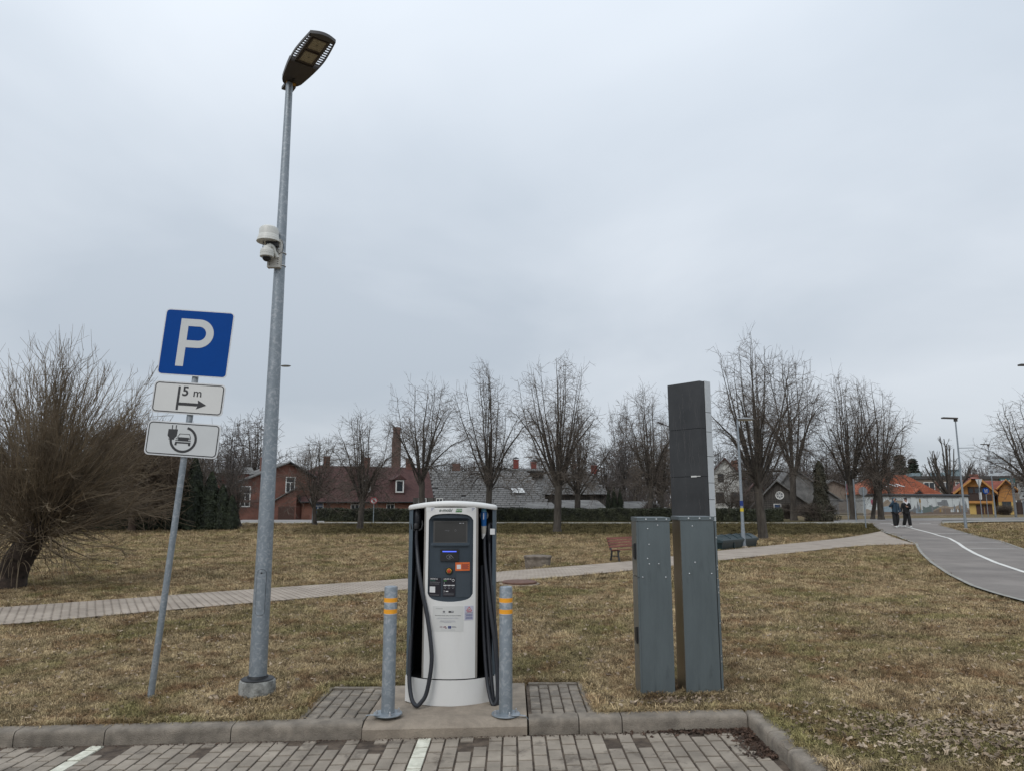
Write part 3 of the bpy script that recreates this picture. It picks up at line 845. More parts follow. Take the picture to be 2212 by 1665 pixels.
# ================================================================== THE CHARGING STATION
CHX, CHY = -0.555, 6.66
def arc_y(x, w=0.40, sag=0.18):
    r = (w * w + sag * sag) / (2 * sag)
    return r - math.sqrt(max(0, r * r - x * x))
def footprint(w, sag, depth, n=20, inset=0.0):
    """closed plan: front arc, straight sides, back arc (counter-clockwise seen from above)"""
    pts = []
    for i in range(n + 1):
        x = -w + 2 * w * i / n
        pts.append((x, arc_y(x, w, sag) + inset))
    for i in range(n + 1):
        x = w - 2 * w * i / n
        pts.append((x, depth - arc_y(x, w, sag) - inset))
    return pts
ch = thing('charging_station', 'white and dark grey electric car charging station with hanging black cables on the concrete slab', 'charging station', (CHX, CHY, SLAB_Z - 0.012))
DEP = 0.76
mb = MB()
fp = footprint(0.405, 0.18, DEP)
mb.prism(fp, 0.0, 0.215)
mb.build('plinth', M['white_panel'], ch, smooth=40)
mb = MB(); mb.prism(footprint(0.392, 0.17, DEP, inset=0.012), 0.213, 0.224); mb.build('shadow_gap', M['recess_black'], ch)
# cap with a rolled edge
mb = MB()
lay = [(1.712, 0.0), (1.716, 0.004), (1.736, 0.006), (1.749, 0.0), (1.757, -0.012), (1.761, -0.035)]
n = len(fp); vs = []; fs = []
for z, gr in lay:
    for x, y in fp:
        cx_, cy_ = 0, DEP / 2
        L = math.hypot(x - cx_, y - cy_)
        k = 1 + gr / L
        vs.append((cx_ + (x - cx_) * k, cy_ + (y - cy_) * k, z + .008 - .034 * (x / .4) ** 2))
for j in range(len(lay) - 1):
    for i in range(n): fs.append((j * n + i, j * n + (i + 1) % n, (j + 1) * n + (i + 1) % n, (j + 1) * n + i))
fs += [tuple(range(n - 1, -1, -1)), tuple((len(lay) - 1) * n + i for i in range(n))]
mb.add(vs, fs).build('roof_cap', M['white_panel'], ch, smooth=40)
mb = MB(); mb.box(-0.243, 0.243, 0.172, DEP - 0.12, 0.222, 1.697); mb.build('body', M['recess_black'], ch)
for s in (-1, 1):
    mb = MB()
    poly = []
    xs_ = [0.363, 0.376, 0.39, 0.402] if s < 0 else [0.374, 0.384, 0.394, 0.402]
    fr = [(x, arc_y(x, 0.405, 0.18) + 0.012) for x in xs_]
    bk = [(x, DEP - arc_y(x, 0.405, 0.18)) for x in reversed(xs_)]
    poly = fr + bk
    if s < 0: poly = [(-x, y) for x, y in reversed(poly)]
    mb.prism(poly, 0.224, 1.689)
    mb.build('side_column', M['grey_panel'], ch, smooth=30)
    mb = MB(); mb.box(min(s * 0.243, s * 0.378), max(s * 0.243, s * 0.378), 0.40, DEP - 0.15, 0.224, 1.695); mb.build('back_wall', M['recess_black'], ch)
    # light strip beside the front door
    mb = MB()
    xa, xb = (0.2285, 0.2445)
    poly = [(xa, arc_y(xa) - 0.002), (xb, arc_y(xb) - 0.002), (xb, 0.17), (xa, 0.17)]
    if s < 0: poly = [(-x, y) for x, y in reversed(poly)]
    mb.prism(poly, 0.226, 1.706); mb.build('edge_strip', M['champagne'], ch)

def fz(py): return zat(py, CHY) - SLAB_Z + 0.012     # height above the slab from a picture row, at the front
def fx(px, py): return at(px, py, CHY + 0.02).x - CHX
def on_arc(off):
    return lambda v: Vector((v.x, arc_y(max(-.4, min(.4, v.x))) - off - v.z, v.y))
def arc_plate(outer, holes, off, th, step=0.02):
    """plate bent along the front arc. outline in x (right) and y (height); off = distance in front of the arc"""
    pts, edges = [], []
    def loop(poly, rev=False):
        dense = []
        for (ax, ay), (bx, by) in zip(poly, poly[1:] + poly[:1]):
            k = max(1, int(abs(bx - ax) / step))
            for i in range(k): dense.append((ax + (bx - ax) * i / k, ay + (by - ay) * i / k))
        o = len(pts)
        pts.extend(Vector(p) for p in dense); m_ = len(dense)
        edges.extend((o + i, o + (i + 1) % m_) for i in range(m_))
        return dense
    out = loop(outer); hs = [loop(h) for h in holes]
    x0, x1 = min(p[0] for p in outer), max(p[0] for p in outer)
    y0, y1 = min(p[1] for p in outer), max(p[1] for p in outer)
    gx_ = x0 + step
    while gx_ < x1 - step / 2:
        for q in range(9):
            pts.append(Vector((gx_, y0 + 0.004 + (y1 - y0 - 0.008) * q / 8)))
        gx_ += step
    def inside(p, poly):
        c = False; j = len(poly) - 1
        for i in range(len(poly)):
            a, b = poly[i], poly[j]
            if (a[1] > p[1]) != (b[1] > p[1]) and p[0] < (b[0] - a[0]) * (p[1] - a[1]) / (b[1] - a[1]) + a[0]: c = not c
            j = i
        return c
    vv, ee, ff, *_ = delaunay_2d_cdt(pts, edges, [], 0, 1e-6)
    tri = []
    for f in ff:
        cc = sum((vv[i] for i in f), Vector((0, 0))) / len(f)
        if inside(cc, out) and not any(inside(cc, h) for h in hs):
            a, b, c_ = [vv[i] for i in f[:3]]
            tri.append(f if (b - a).cross(c_ - a) > 0 else tuple(reversed(f)))
    mb = MB()
    mb.add([(v.x, v.y, 0) for v in vv], tri)
    for L in [out] + hs:
        n_ = len(L)
        sgn = sum(L[i][0] * L[(i + 1) % n_][1] - L[(i + 1) % n_][0] * L[i][1] for i in range(n_))
        vs = [(x, y, 0) for x, y in L] + [(x, y, -th) for x, y in L]
        mb.add(vs, [(i, i + n_, (i + 1) % n_ + n_, (i + 1) % n_) for i in range(n_)])
    return bend(mb, on_arc(off))

zt, zb = fz(1108), fz(1299)
# outline of the dark fascia: curved top and bottom
def fascia_outline(w, zb, zt, grow=0.0):
    pts = []
    w += grow; zt_ = zt + grow; zb_ = zb - grow
    for i in range(25):                # bottom, left to right
        x = -w + 2 * w * i / 24; pts.append((x, zb_ + 0.030 * (abs(x) / w) ** 2 + 0.040 * (abs(x) / w) ** 11))
    for i in range(25):                # top, right to left
        x = w - 2 * w * i / 24; pts.append((x, zt_ - 0.018 * (abs(x) / w) ** 2 - 0.042 * (abs(x) / w) ** 9))
    return pts
door = arc_plate([(-0.228, 0.226), (0.228, 0.226), (0.228, 1.708), (-0.228, 1.708)], [fascia_outline(0.203, zb, zt)], 0.004, 0.10)
door.build('front_panel', M['white_panel'], ch, smooth=30)
sx0, sx1, sz0, sz1 = fx(935, 1128) , fx(1009, 1128), fz(1172), fz(1124)
recess = rrect(sx1 - sx0 + 0.05, sz1 - sz0 + 0.05, 0.03, 4, (sx0 + sx1) / 2, (sz0 + sz1) / 2)
fa = arc_plate(fascia_outline(0.206, zb - .003, zt + .003), [recess], -0.012, 0.03)
fascia = fa.build('fascia', M['fascia'], ch, smooth=30)
# funnel from the fascia to the screen
mb = MB()
inner = rrect(sx1 - sx0, sz1 - sz0, 0.004, 4, (sx0 + sx1) / 2, (sz0 + sz1) / 2)
n = len(recess)
SCR_Y = 0.060
vs = [(x, arc_y(x) + 0.012, z) for x, z in recess] + [(x, SCR_Y, z) for x, z in inner]
mb.add(vs, [(i, (i + 1) % n, (i + 1) % n + n, i + n) for i in range(n)]).build('screen_recess', M['fascia'], ch, smooth=50)
mb = MB(); mb.box(sx0 - .002, sx1 + .002, SCR_Y, SCR_Y + 0.02, sz0 - .002, sz1 + .002); scr = mb.build('screen', M['screen_edge'], ch)
mb = MB(); mb.box(sx0 + .014, sx1 - .014, SCR_Y - .0015, SCR_Y + .01, sz0 + .010, sz1 - .012); mb.build('display', M['screen'], scr)
def flat_text(s, size, x, z, y, m, parent, name='lettering', bold=0.0, shear=0.0, align='CENTER'):
    vs, fs = text_mesh(s, size, bold, shear, align)
    mb = MB().add(vs, fs, frame_front((x, y, z)))
    return mb.build(name, m, parent)
def arc_text(s, size, x, z, off, m, parent, name='lettering', bold=0.0, shear=0.0, align='CENTER'):
    vs, fs = text_mesh(s, size, bold, shear, align)
    mb = MB().add([(v[0] + x, v[1] + z, 0) for v in vs], fs)
    return bend(mb, on_arc(off)).build(name, m, parent)
flat_text('charge', 0.016, (sx0 + sx1) / 2 - 0.03, (sz0 + sz1) / 2 + .012, SCR_Y - .003, M['ink_grey'], scr)
mb = MB(); mb.box(sx1 - .075, sx1 - .055, SCR_Y - .0035, SCR_Y, sz1 - .025, sz1 - .019); mb.box(sx1 - .046, sx1 - .033, SCR_Y - .0035, SCR_Y, sz1 - .025, sz1 - .019); mb.build('status_text', M['ink_light'], scr)
mb = MB(); ring = [(0.009 * math.cos(a), 0.009 * math.sin(a)) for a in np.linspace(0, 2 * math.pi, 13)[:-1]]
for i in range(12):
    a, b = ring[i], ring[(i + 1) % 12]
    mb.add([(a[0], a[1], 0), (b[0], b[1], 0), (b[0] * .8, b[1] * .8, 0), (a[0] * .8, a[1] * .8, 0)], [(0, 1, 2, 3)], frame_front(((sx0 + sx1) / 2 + .045, SCR_Y - .003, (sz0 + sz1) / 2 + .012)))
mb.build('screen_icon', M['ink_grey'], scr)
# ledge under the screen
mb = MB(); lz = fz(1177)
mb.add([(v[0], v[1] + lz, 0) for v in [(x, y, 0) for x, y in rrect(0.33, 0.014, 0.006, 3)]], [tuple(range(16))]); 
pl = arc_plate([(x, y + lz) for x, y in rrect(0.33, 0.013, 0.006, 3)], [], 0.002, 0.014); pl.build('ledge', M['fascia'], ch, smooth=30)
# card reader
rx0, rx1, rz0, rz1 = fx(951, 1200), fx(990.5, 1200), fz(1211), fz(1185.5)
rd = arc_plate([(rx0, rz0), (rx1, rz0), (rx1, rz1), (rx0, rz1)], [], 0.001, 0.012).build('card_reader', M['black_plastic'], ch)
w_ = rx1 - rx0
lt = arc_plate([(rx0 + .12 * w_, rz1 - .023), (rx1 - .12 * w_, rz1 - .023), (rx1 - .12 * w_, rz1 - .014), (rx0 + .12 * w_, rz1 - .014)], [], 0.0025, 0.002).build('light_strip', M['reader_light'], rd)
def arc_curve(pts, r, m, parent, name, off=0.0025):
    mb = MB(); mb.tube([(x, z, 0) for x, z in pts], r, 5)
    return bend(mb, on_arc(off)).build(name, m, parent)
ccx, ccz = (rx0 + rx1) / 2, (rz0 + rz1) / 2 - .014
arc_curve([(ccx + .026 * math.cos(a), ccz + .018 * math.sin(a)) for a in np.linspace(0.6, 5.7, 20)], .0008, M['ink_light'], rd, 'tap_symbol')
for k in range(4):
    rr = .004 + .004 * k
    arc_curve([(ccx - .008 + rr * math.cos(a), ccz + rr * math.sin(a)) for a in np.linspace(-.8, .8, 6)], .0008, M['ink_light'], rd, 'tap_symbol')
arc_curve([(ccx + .012, ccz + .012), (ccx + .02, ccz + .006), (ccx + .030, ccz - .002), (ccx + .036, ccz - .012)], .0012, M['ink_light'], rd, 'tap_symbol')
# stop button
bx, bz = fx(970, 1232), fz(1232)
by = arc_y(bx) + 0.012
mx = Matrix.Translation((bx, by, bz)) @ Matrix.Rotation(R(90), 4, 'X')
mb = MB(); mb.lathe([(0.034, 0), (0.035, 0.005), (0.030, 0.009), (0.024, 0.008)], 28, mx); eb = mb.build('stop_button', M['black_plastic'], ch, smooth=40)
mb = MB(); mb.lathe([(0.017, 0.008), (0.018, 0.020), (0.014, 0.026), (0.001, 0.028)], 24, mx); mb.build('button_knob', M['red_button'], eb, smooth=40)
mb = MB(); mb.lathe([(0.0215, 0.0085), (0.0215, 0.010), (0.018, 0.010)], 24, mx); mb.build('button_ring', M['ink_yellow'], eb, smooth=40)
# service flap and stickers on the fascia
qx0, qx1, qz0, qz1 = fx(985, 1260), fx(1015, 1260), fz(1289), fz(1238)
arc_plate(rrect(qx1 - qx0, qz1 - qz0, 0.01, 4, (qx0 + qx1) / 2, (qz0 + qz1) / 2), [], -0.0085, 0.004).build('service_flap', mat('flap_grey', (0.042, 0.055, 0.068), 0.5, var=0.05), ch)
def sticker(px0, px1, py0, py1, m, off=-0.0085, name='sticker'):
    a, b, c, d = fx(px0, (py0 + py1) / 2), fx(px1, (py0 + py1) / 2), fz(py1), fz(py0)
    o = arc_plate([(a, c), (b, c), (b, d), (a, d)], [], off, 0.002).build(name, m, ch)
    return o, a, b, c, d
def ink_bar(st, u0, u1, v0, v1, m, off, name='print'):
    o, a, b, c, d = st
    mb = arc_plate([(a + (b - a) * u0, c + (d - c) * v0), (a + (b - a) * u1, c + (d - c) * v0), (a + (b - a) * u1, c + (d - c) * v1), (a + (b - a) * u0, c + (d - c) * v1)], [], off, 0.0005)
    return mb.build(name, m, o)
def ink_text(st, s, u, v, size, m, off, bold=0.0, shear=0.0, align='LEFT'):
    o, a, b, c, d = st
    return arc_text(s, size, a + (b - a) * u, c + (d - c) * v, off, m, o, bold=bold, shear=shear, align=align)
st = sticker(983.4, 1014, 1213.6, 1232, M['sticker_orange'])
ink_bar(st, .10, .38, .22, .72, M['ink_white'], -.0075)
for k, v in enumerate((.72, .58, .45, .32, .20)): ink_bar(st, .45, .95 - .08 * (k % 2), v, v + .06, M['ink_maroon'], -.0075)
ink_text(st, '!', .48, .86, .016, M['ink_maroon'], -.0075, align='CENTER')
st = sticker(926, 952, 1247, 1287.5, M['sticker_black'])
ink_text(st, 'UZLĀDĒ AR', .07, .93, .013, M['ink_white'], -.0075, .0003)
ink_text(st, 'e-mobi', .07, .84, .017, M['ink_dark_green'], -.0075, .0004)
ink_bar(st, .07, .93, .755, .762, M['ink_light'], -.0075)
for v in (.70, .64): ink_bar(st, .07, .85, v, v + .014, M['ink_grey'], -.0075)
ink_bar(st, .05, .52, .20, .52, M['ink_white'], -.0075)
ink_bar(st, .07, .85, .06, .085, M['ink_grey'], -.0075)
st = sticker(956, 983, 1247, 1287.5, M['sticker_black'])
ink_text(st, 'UZLĀDĒ AR', .07, .93, .013, M['ink_white'], -.0075, .0003)
ink_text(st, 'SMS', .07, .84, .017, M['ink_green'], -.0075, .0004)
ink_text(st, '1', .07, .71, .022, M['ink_white'], -.0075)
for k in range(3):
    ink_bar(st, .06 + .31 * k, .33 + .31 * k, .575, .62, M['ink_white'], -.0075)
    o, a, b, c, d = st
    arc_curve([(a + (b - a) * (.2 + .31 * k) + .0085 * math.cos(t), c + (d - c) * .48 + .0085 * math.sin(t)) for t in np.linspace(0, 6.28, 13)], .0008, M['ink_light'], o, 'print', -.0075)
ink_text(st, '2', .07, .28, .022, M['ink_white'], -.0075)
ink_bar(st, .25, .45, .25, .30, M['ink_white'], -.0075)
for v in (.17, .12, .08): ink_bar(st, .07, .9, v, v + .012, M['ink_grey'], -.0075)
o, a, b, c, d = st
arc_curve([(b - .018 + .010 * math.cos(t), d - .022 + .010 * math.sin(t)) for t in np.linspace(0, 6.28, 13)], .002, M['ink_white'], o, 'print', -.0075)
# lettering and little stickers above the fascia
hz = fz(1101)
arc_text('e-mobi', 0.042, fx(962, 1101), hz, 0.0062, mat('logo_grey', (0.07, 0.10, 0.085), 0.5), ch, bold=0.0006, shear=0.35)
xx = fx(991, 1101)
tag_ = arc_plate([(xx - .030, hz - .016), (xx + .028, hz - .016), (xx + .028, hz + .014), (xx - .020, hz + .014)], [], 0.0065, 0.001).build('logo_tag', M['ink_green'], ch)
arc_text('DC50', 0.020, xx + .001, hz, 0.0080, M['ink_white'], tag_, bold=0.0003)
for px in (929, 1017):
    st = sticker(px - 9.5, px + 9.5, 1094.5, 1104, M['sticker_white'] if 'sticker_white' in M else M['sign_white'], 0.0052)
    for k, v in enumerate((.7, .5, .25)): ink_bar(st, .58, .95 - .1 * k, v, v + .09, mat('ink_blue_grey', (0.14, 0.15, 0.28), 0.5), 0.0062)
# information sheet on the white door
st = sticker(934, 1001, 1308, 1363, M['sticker_grey'], 0.0052, 'notice')
ink_bar(st, .10, .33, .895, .905, M['ink_grey'], .0062)
o, a, b, c, d = st
W_, H_ = b - a, d - c
def hexa(cx_, cz_, r, m): arc_plate([(cx_ + r * math.cos(t), cz_ + r * .8 * math.sin(t)) for t in np.linspace(0, 2 * math.pi, 9)[:-1]], [], .0062, .0005).build('emblem', m, o)
hexa(a + W_ * .37, c + H_ * .785, .011, M['ink_grey'])
ink_bar(st, .31, .44, .72, .73, M['ink_light'], .0062)
ink_bar(st, .52, .68, .745, .815, M['sign_black'], .0062)
ink_bar(st, .60, .67, .765, .80, M['ink_light'], .0070)
ink_text(st, 'Elektrotransportlīdzekļu uzlādes infrastruktūras izveidošana', .50, .63, .0095, M['sign_black'], .0062, .0001, align='CENTER')
for k, (v, hw) in enumerate(((.535, .33), (.505, .36), (.43, .23), (.40, .25), (.375, .27), (.35, .12))):
    ink_bar(st, .49 - hw, .49 + hw, v, v + .013, M['ink_light'], .0062)
for k in range(3): ink_bar(st, .24, .33, .15 + .028 * k, .162 + .028 * k, mat('ink_mauve', (0.30, 0.22, 0.25), .5), .0062)
ink_text(st, 'A', .38, .18, .020, M['ink_maroon'], .0062, .0006, align='CENTER')
ink_bar(st, .41, .47, .13, .165, M['ink_maroon'], .0062)
ink_bar(st, .40, .44, .185, .215, M['ink_maroon'], .0062)
ink_bar(st, .51, .61, .125, .225, M['eu_blue'], .0062)
for k in range(8):
    t = k * math.pi / 4
    cx_, cz_ = a + W_ * .56 + .0048 * math.cos(t), c + H_ * .175 + .0048 * math.sin(t)
    arc_plate([(cx_ - .0008, cz_ - .0008), (cx_ + .0008, cz_ - .0008), (cx_ + .0008, cz_ + .0008), (cx_ - .0008, cz_ + .0008)], [], .0070, .0002).build('star', M['ink_yellow'], o)
for k in range(2): ink_bar(st, .63, .78 - .03 * k, .16 + .035 * k, .175 + .035 * k, M['ink_grey'], .0062)
ink_bar(st, .28, .73, .065, .078, M['ink_light'], .0062)
st = sticker(1003, 1022, 1308, 1339, M['sticker_lilac'], 0.0056, 'warning_sticker')
o, a, b, c, d = st
W_, H_ = b - a, d - c
tri_ = [(a + W_ * .18, c + H_ * .64), (a + W_ * .86, c + H_ * .64), (a + W_ * .52, c + H_ * .96)]
arc_plate(tri_, [], .0066, .0005, 0.01).build('triangle', M['sign_red'], o)
cxm, czm = sum(p[0] for p in tri_) / 3, sum(p[1] for p in tri_) / 3
arc_plate([(cxm + (x - cxm) * .72, czm + (z - czm) * .72) for x, z in tri_], [], .0072, .0005, 0.01).build('triangle_field', mat('pale_pink', (.62, .50, .52), .5), o)
arc_curve([(cxm - .008, czm - .004), (cxm, czm + .001), (cxm + .008, czm + .003)], .0022, M['sign_black'], o, 'symbol', .0078)
ink_bar(st, .28, .76, .56, .60, M['sign_red'], .0066)
ink_bar(st, .08, .94, .49, .52, M['ink_grey'], .0066)
for k, v in enumerate((.40, .36, .32, .28, .20, .16, .12, .08)): ink_bar(st, .08 + .05 * (k % 3), .92 - .04 * (k % 2), v, v + .02, mat('ink_blue_grey', (0.14, 0.15, 0.28), 0.5), .0066)

# holsters, plugs and hoses
def hose(pts, r, name='cable', m=None, parent=ch, dy=None):
    """pts: (px, py, depth behind the front plane)"""
    P = [at(px, py, CHY + d) - Vector((CHX, CHY, 0)) for px, py, d in pts]
    # Catmull-Rom
    Q = []
    for i in range(len(P) - 1):
        p0, p1, p2, p3 = P[max(0, i - 1)], P[i], P[i + 1], P[min(len(P) - 1, i + 2)]
        for k in range(6):
            t = k / 6
            Q.append(0.5 * ((2 * p1) + (p2 - p0) * t + (2 * p0 - 5 * p1 + 4 * p2 - p3) * t * t + (3 * p1 - p0 - 3 * p2 + p3) * t ** 3))
    Q.append(P[-1])
    mb = MB(); mb.tube(Q, r, 12)
    return mb.build(name, m or M['rubber'], parent, smooth=60)
hose([(900, 1128, .20), (900, 1137, .19), (899, 1160, .18), (901, 1190, .16), (905, 1232, .075), (912, 1279, .035), (923, 1333, .0), (931, 1397, -.03), (931, 1440, -.045), (921, 1495, -.05), (909, 1516, -.055), (899, 1523, -.05), (889, 1508, .01), (884, 1470, .07), (885, 1420, .12), (890, 1340, .20), (897, 1250, .26), (902, 1200, .30)], 0.0185)
hose([(1046, 1150, .20), (1046, 1165, .195), (1047, 1205, .17), (1052, 1258, .13), (1059, 1320, .09), (1068, 1390, .05), (1073, 1450, .02), (1074, 1500, .0), (1068, 1521, -.01), (1060, 1512, .02), (1052, 1470, .08), (1046, 1400, .14), (1042, 1320, .20), (1040, 1220, .28)], 0.0165)
hose([(1057, 1172, .24), (1058, 1200, .22), (1061, 1260, .18), (1067, 1330, .13), (1072, 1400, .09), (1075, 1460, .06), (1076, 1505, .04), (1073, 1530, .02), (1067, 1520, .05), (1061, 1470, .10), (1055, 1390, .16), (1050, 1300, .22), (1047, 1220, .29)], 0.0185)
def local_at(px, py, d): return at(px, py, CHY + d) - Vector((CHX, CHY, 0))
# left plug (black), hanging nose down in a forked holder
p = local_at(901, 1118, .20)
mb = MB()
mb.tube([p + Vector((0, 0, .085)), p + Vector((0, -.004, .07)), p + Vector((0, -.006, .02)), p + Vector((0, 0, -.05)), p + Vector((-.003, .0, -.085))], [.020, .031, .034, .036, .022], 14)
plug = mb.build('plug', M['rubber'], ch, smooth=50)
mb = MB()
for k in range(6): mb.tube([p + Vector((-.005 + .001 * k, -.034, .05 - .014 * k)), p + Vector((.02, -.036, .05 - .014 * k))], .003, 6)
mb.build('grip_rib', M['black_plastic'], plug)
mb = MB()
q = local_at(901, 1136, .19)
mb.lathe([(.012, -.03), (.030, -.02), (.034, .015), (.028, .03)], 16, Matrix.Translation(q + Vector((-.006, -.012, 0))))
for s in (-1, 1):
    mb.tube([q + Vector((s * .046, -.01, .055)), q + Vector((s * .052, -.02, .02)), q + Vector((s * .045, -.025, -.02)), q + Vector((s * .02, -.02, -.035))], [.006, .009, .010, .010], 8)
mb.build('plug_holder', M['black_plastic'], ch, smooth=50)
# right plug (blue) on a pale round plate
p = local_at(1045, 1112, .235)
mb = MB(); mb.lathe([(.004, .012), (.040, .012), (.043, .006), (.043, 0)], 28, Matrix.Translation(p + Vector((0, .02, 0))) @ Matrix.Rotation(R(90), 4, 'X'))
mb.build('socket_plate', M['cream'], ch, smooth=40)
mb = MB()
mb.tube([p + Vector((0, -.045, .043)), p + Vector((0, -.050, .025)), p + Vector((0, -.052, -.02)), p + Vector((.001, -.042, -.095)), p + Vector((.001, -.04, -.125))], [.020, .030, .028, .024, .020], 14)
bp_ = mb.build('plug', M['blue_plastic'], ch, smooth=50, label='blue and white plug')
mb = MB(); mb.tube([p + Vector((0, -.045, .058)), p + Vector((0, -.055, .052)), p + Vector((0, -.06, .030))], [.020, .026, .024], 12); mb.build('plug_head', M['light_blue'], bp_, smooth=50)
mb = MB(); mb.box(p.x - .004, p.x + .004, p.y - .087, p.y - .070, p.z - .035, p.z + .022); mb.build('white_stripe', M['ink_white'], bp_)
mb = MB(); mb.tube([p + Vector((.001, -.045, -.095)), p + Vector((.001, -.040, -.150)), p + Vector((.001, -.036, -.165))], [.0255, .0235, .020], 12); mb.build('plug_collar', M['cream_bracket'], bp_, smooth=50)
mb = MB(); mb.tube([p + Vector((.001, -.036, -.165)), p + Vector((.001, -.034, -.215))], [.0215, .0175], 12); mb.build('cable_gland', M['ink_white'], bp_, smooth=50)
# second right plug (black)
p = local_at(1056.5, 1143, .25)
mb = MB(); mb.tube([p + Vector((0, 0, .05)), p + Vector((0, -.01, .03)), p + Vector((0, -.012, -.05)), p + Vector((0, 0, -.09)), p + Vector((.002, 0, -.10)), p + Vector((.002, 0, -.16))], [.026, .030, .027, .027, .024, .021], 12)
mb.tube([p + Vector((-.01, 0, .06)), p + Vector((.02, -.01, .055)), p + Vector((.045, 0, .03)), p + Vector((.045, 0, -.02))], [.012, .013, .011, .009], 8)
mb.build('plug', M['rubber'], ch, smooth=50)
mb = MB(); mb.box(.30, .374, .385, .399, 1.45, 1.69); mb.build('inner_sheet', mat('brown_sheet', (0.055, 0.048, 0.035), .6), ch)
mb = MB(); q = local_at(1062, 1147, .0); mb.box(.352, .396, .155, .158, fz(1155), fz(1142)); mb.build('sticker', M['ink_white'], ch)

# ================================================================== BOLLARDS
def bollard(x, y, label):
    t = thing('bollard', label, 'bollard', (x, y, SLAB_Z + 0.022 * x * 0), 0, 'galvanised bollards guarding the charging station')
    H = 1.035
    mb = MB(); mb.lathe([(.0555, 0.008), (.0555, H - .012), (.053, H - .004), (.046, H)], 32); mb.build('post', M['galv'], t, smooth=40)
    for z in (0.905, 0.812):
        mb = MB(); mb.lathe([(.0560, z), (.0567, z + .0005), (.0567, z + .0355), (.0560, z + .036)], 32)
        b = mb.build('reflective_band', M['orange_band'], t, smooth=40)
        mb = MB(); mb.lathe([(.0558, z - .0035), (.0563, z - .003), (.0563, z - .0005), (.0558, z)], 32); mb.build('band_edge', M['sign_white'], b, smooth=40)
    mb = MB(); mb.lathe([(.118, 0.0), (.120, .004), (.118, .012), (.056, .014)], 36); mb.build('base_plate', M['galv'], t, smooth=40)
    for k in range(4):
        a = R(20 + 90 * k)
        mx = Matrix.Translation((.092 * math.cos(a), .092 * math.sin(a), .012))
        mb = MB(); mb.lathe([(.014, 0), (.014, .003), (.0105, .0035), (.0105, .014), (.006, .0145), (.006, .028), (.004, .031)], 10, mx); mb.build('bolt', M['bolt'], t, smooth=40)
    return t
b1 = bollard(-1.035, 6.38, 'galvanised steel bollard with two orange bands left of the charging station')
b2 = bollard(-0.052, 6.37, 'galvanised steel bollard with two orange bands right of the charging station')
# flat earthing strips running from the plates over the slab edge
for s, par, x in ((-1, b1, -0.118), (1, b2, 0.118)):
    mb = MB(); pts = [(s * .05, -.095, .016), (s * .13, -.085, .017), (s * .165, -.08, .010), (s * .19, -.08, -.02), (s * .195, -.08, -.06)]
    for a, b in zip(pts, pts[1:]):
        va = [(a[0], a[1] - .012, a[2]), (b[0], b[1] - .012, b[2]), (b[0], b[1] + .012, b[2]), (a[0], a[1] + .012, a[2])]
        mb.add(va + [(q[0], q[1], q[2] + .003) for q in va], [(0, 1, 2, 3), (7, 6, 5, 4), (0, 4, 5, 1), (1, 5, 6, 2), (2, 6, 7, 3), (3, 7, 4, 0)])
    mb.build('metal_strap', M['galv'], par)

# ================================================================== PARKING SIGN
SPB = Vector((-3.46, 7.30, float(gz(-3.46, 7.3)) - 0.03))
ps = thing('parking_sign', 'blue P parking sign with two white plates below it on a leaning galvanised pole', 'parking sign', SPB, rot=(0, R(3.9), 0))
ps.scale = (1.035, 1, 1)
mb = MB(); mb.tube([(0, 0, -.1), (0, 0, 3.76)], .030, 20); mb.build('pole', M['galv'], ps, smooth=40)
def sign_plate(zc, w, h, rad, face, rim=0.011, y=-0.045, dx=0.0):
    """one plate: pan-shaped back, pale rim, face; drawn in x-z, face towards -Y"""
    mx = frame_front((dx, y, zc))
    mb = MB(); mb.prism(rrect(w, h, rad), -0.004, 0.0, mx); mb.prism(rrect(w - .05, h - .05, rad * .7), -0.028, -0.003, mx)
    pan = mb.build('sign_panel', M['sign_rim'], ps)
    mb = MB(); mb.prism(rrect(w - 2 * rim, h - 2 * rim, max(.01, rad - rim)), 0.0, 0.0012, mx); mb.build('face', face, pan)
    for sgn in (-1, 1):
        mb = MB(); mb.box(dx - .05, dx + .05, y + .03, y + .07, zc + sgn * h * .25 - .012, zc + sgn * h * .25 + .012)
        mb.build('clamp', M['sign_rim'], pan)
    return pan
def draw(polys, pan, m, zc, dx=0.0, y=-0.0462, name='symbol', th=0.0006):
    mb = MB()
    for p in polys: mb.prism(p, 0.0006, 0.0006 + th, frame_front((dx, y, zc)))
    return mb.build(name, m, pan)
def arc_pts(cx_, cy_, r, a0, a1, n=16): return [(cx_ + r * math.cos(R(a0 + (a1 - a0) * i / n)), cy_ + r * math.sin(R(a0 + (a1 - a0) * i / n))) for i in range(n + 1)]
Z1, Z2, Z3 = 3.385, 2.735, 2.395
Z1 = 3.39
# plate centres found from the picture
def zc_of(py): return at(CX, py, 7.24).z - SPB.z
Z1, Z2, Z3 = zc_of(739.5), zc_of(858.5), zc_of(947)
S1 = .69
pan = sign_plate(Z1, S1, S1, .045, M['sign_blue'], dx=-.02)
P0 = lambda u, v: ((u - .5) * S1, (v - .5) * S1)
stem = [P0(.245, .14), P0(.358, .14), P0(.358, .425), P0(.52, .425)] + [(x, y) for x, y in arc_pts((.52 - .5) * S1, (.6425 - .5) * S1, .2175 * S1, -90, 90)][1:] + [P0(.245, .86)]
hole = [P0(.358, .535)] + [P0(.52, .535)] + arc_pts((.52 - .5) * S1, (.6425 - .5) * S1, .1075 * S1, -90, 90)[1:] + [P0(.358, .75)]
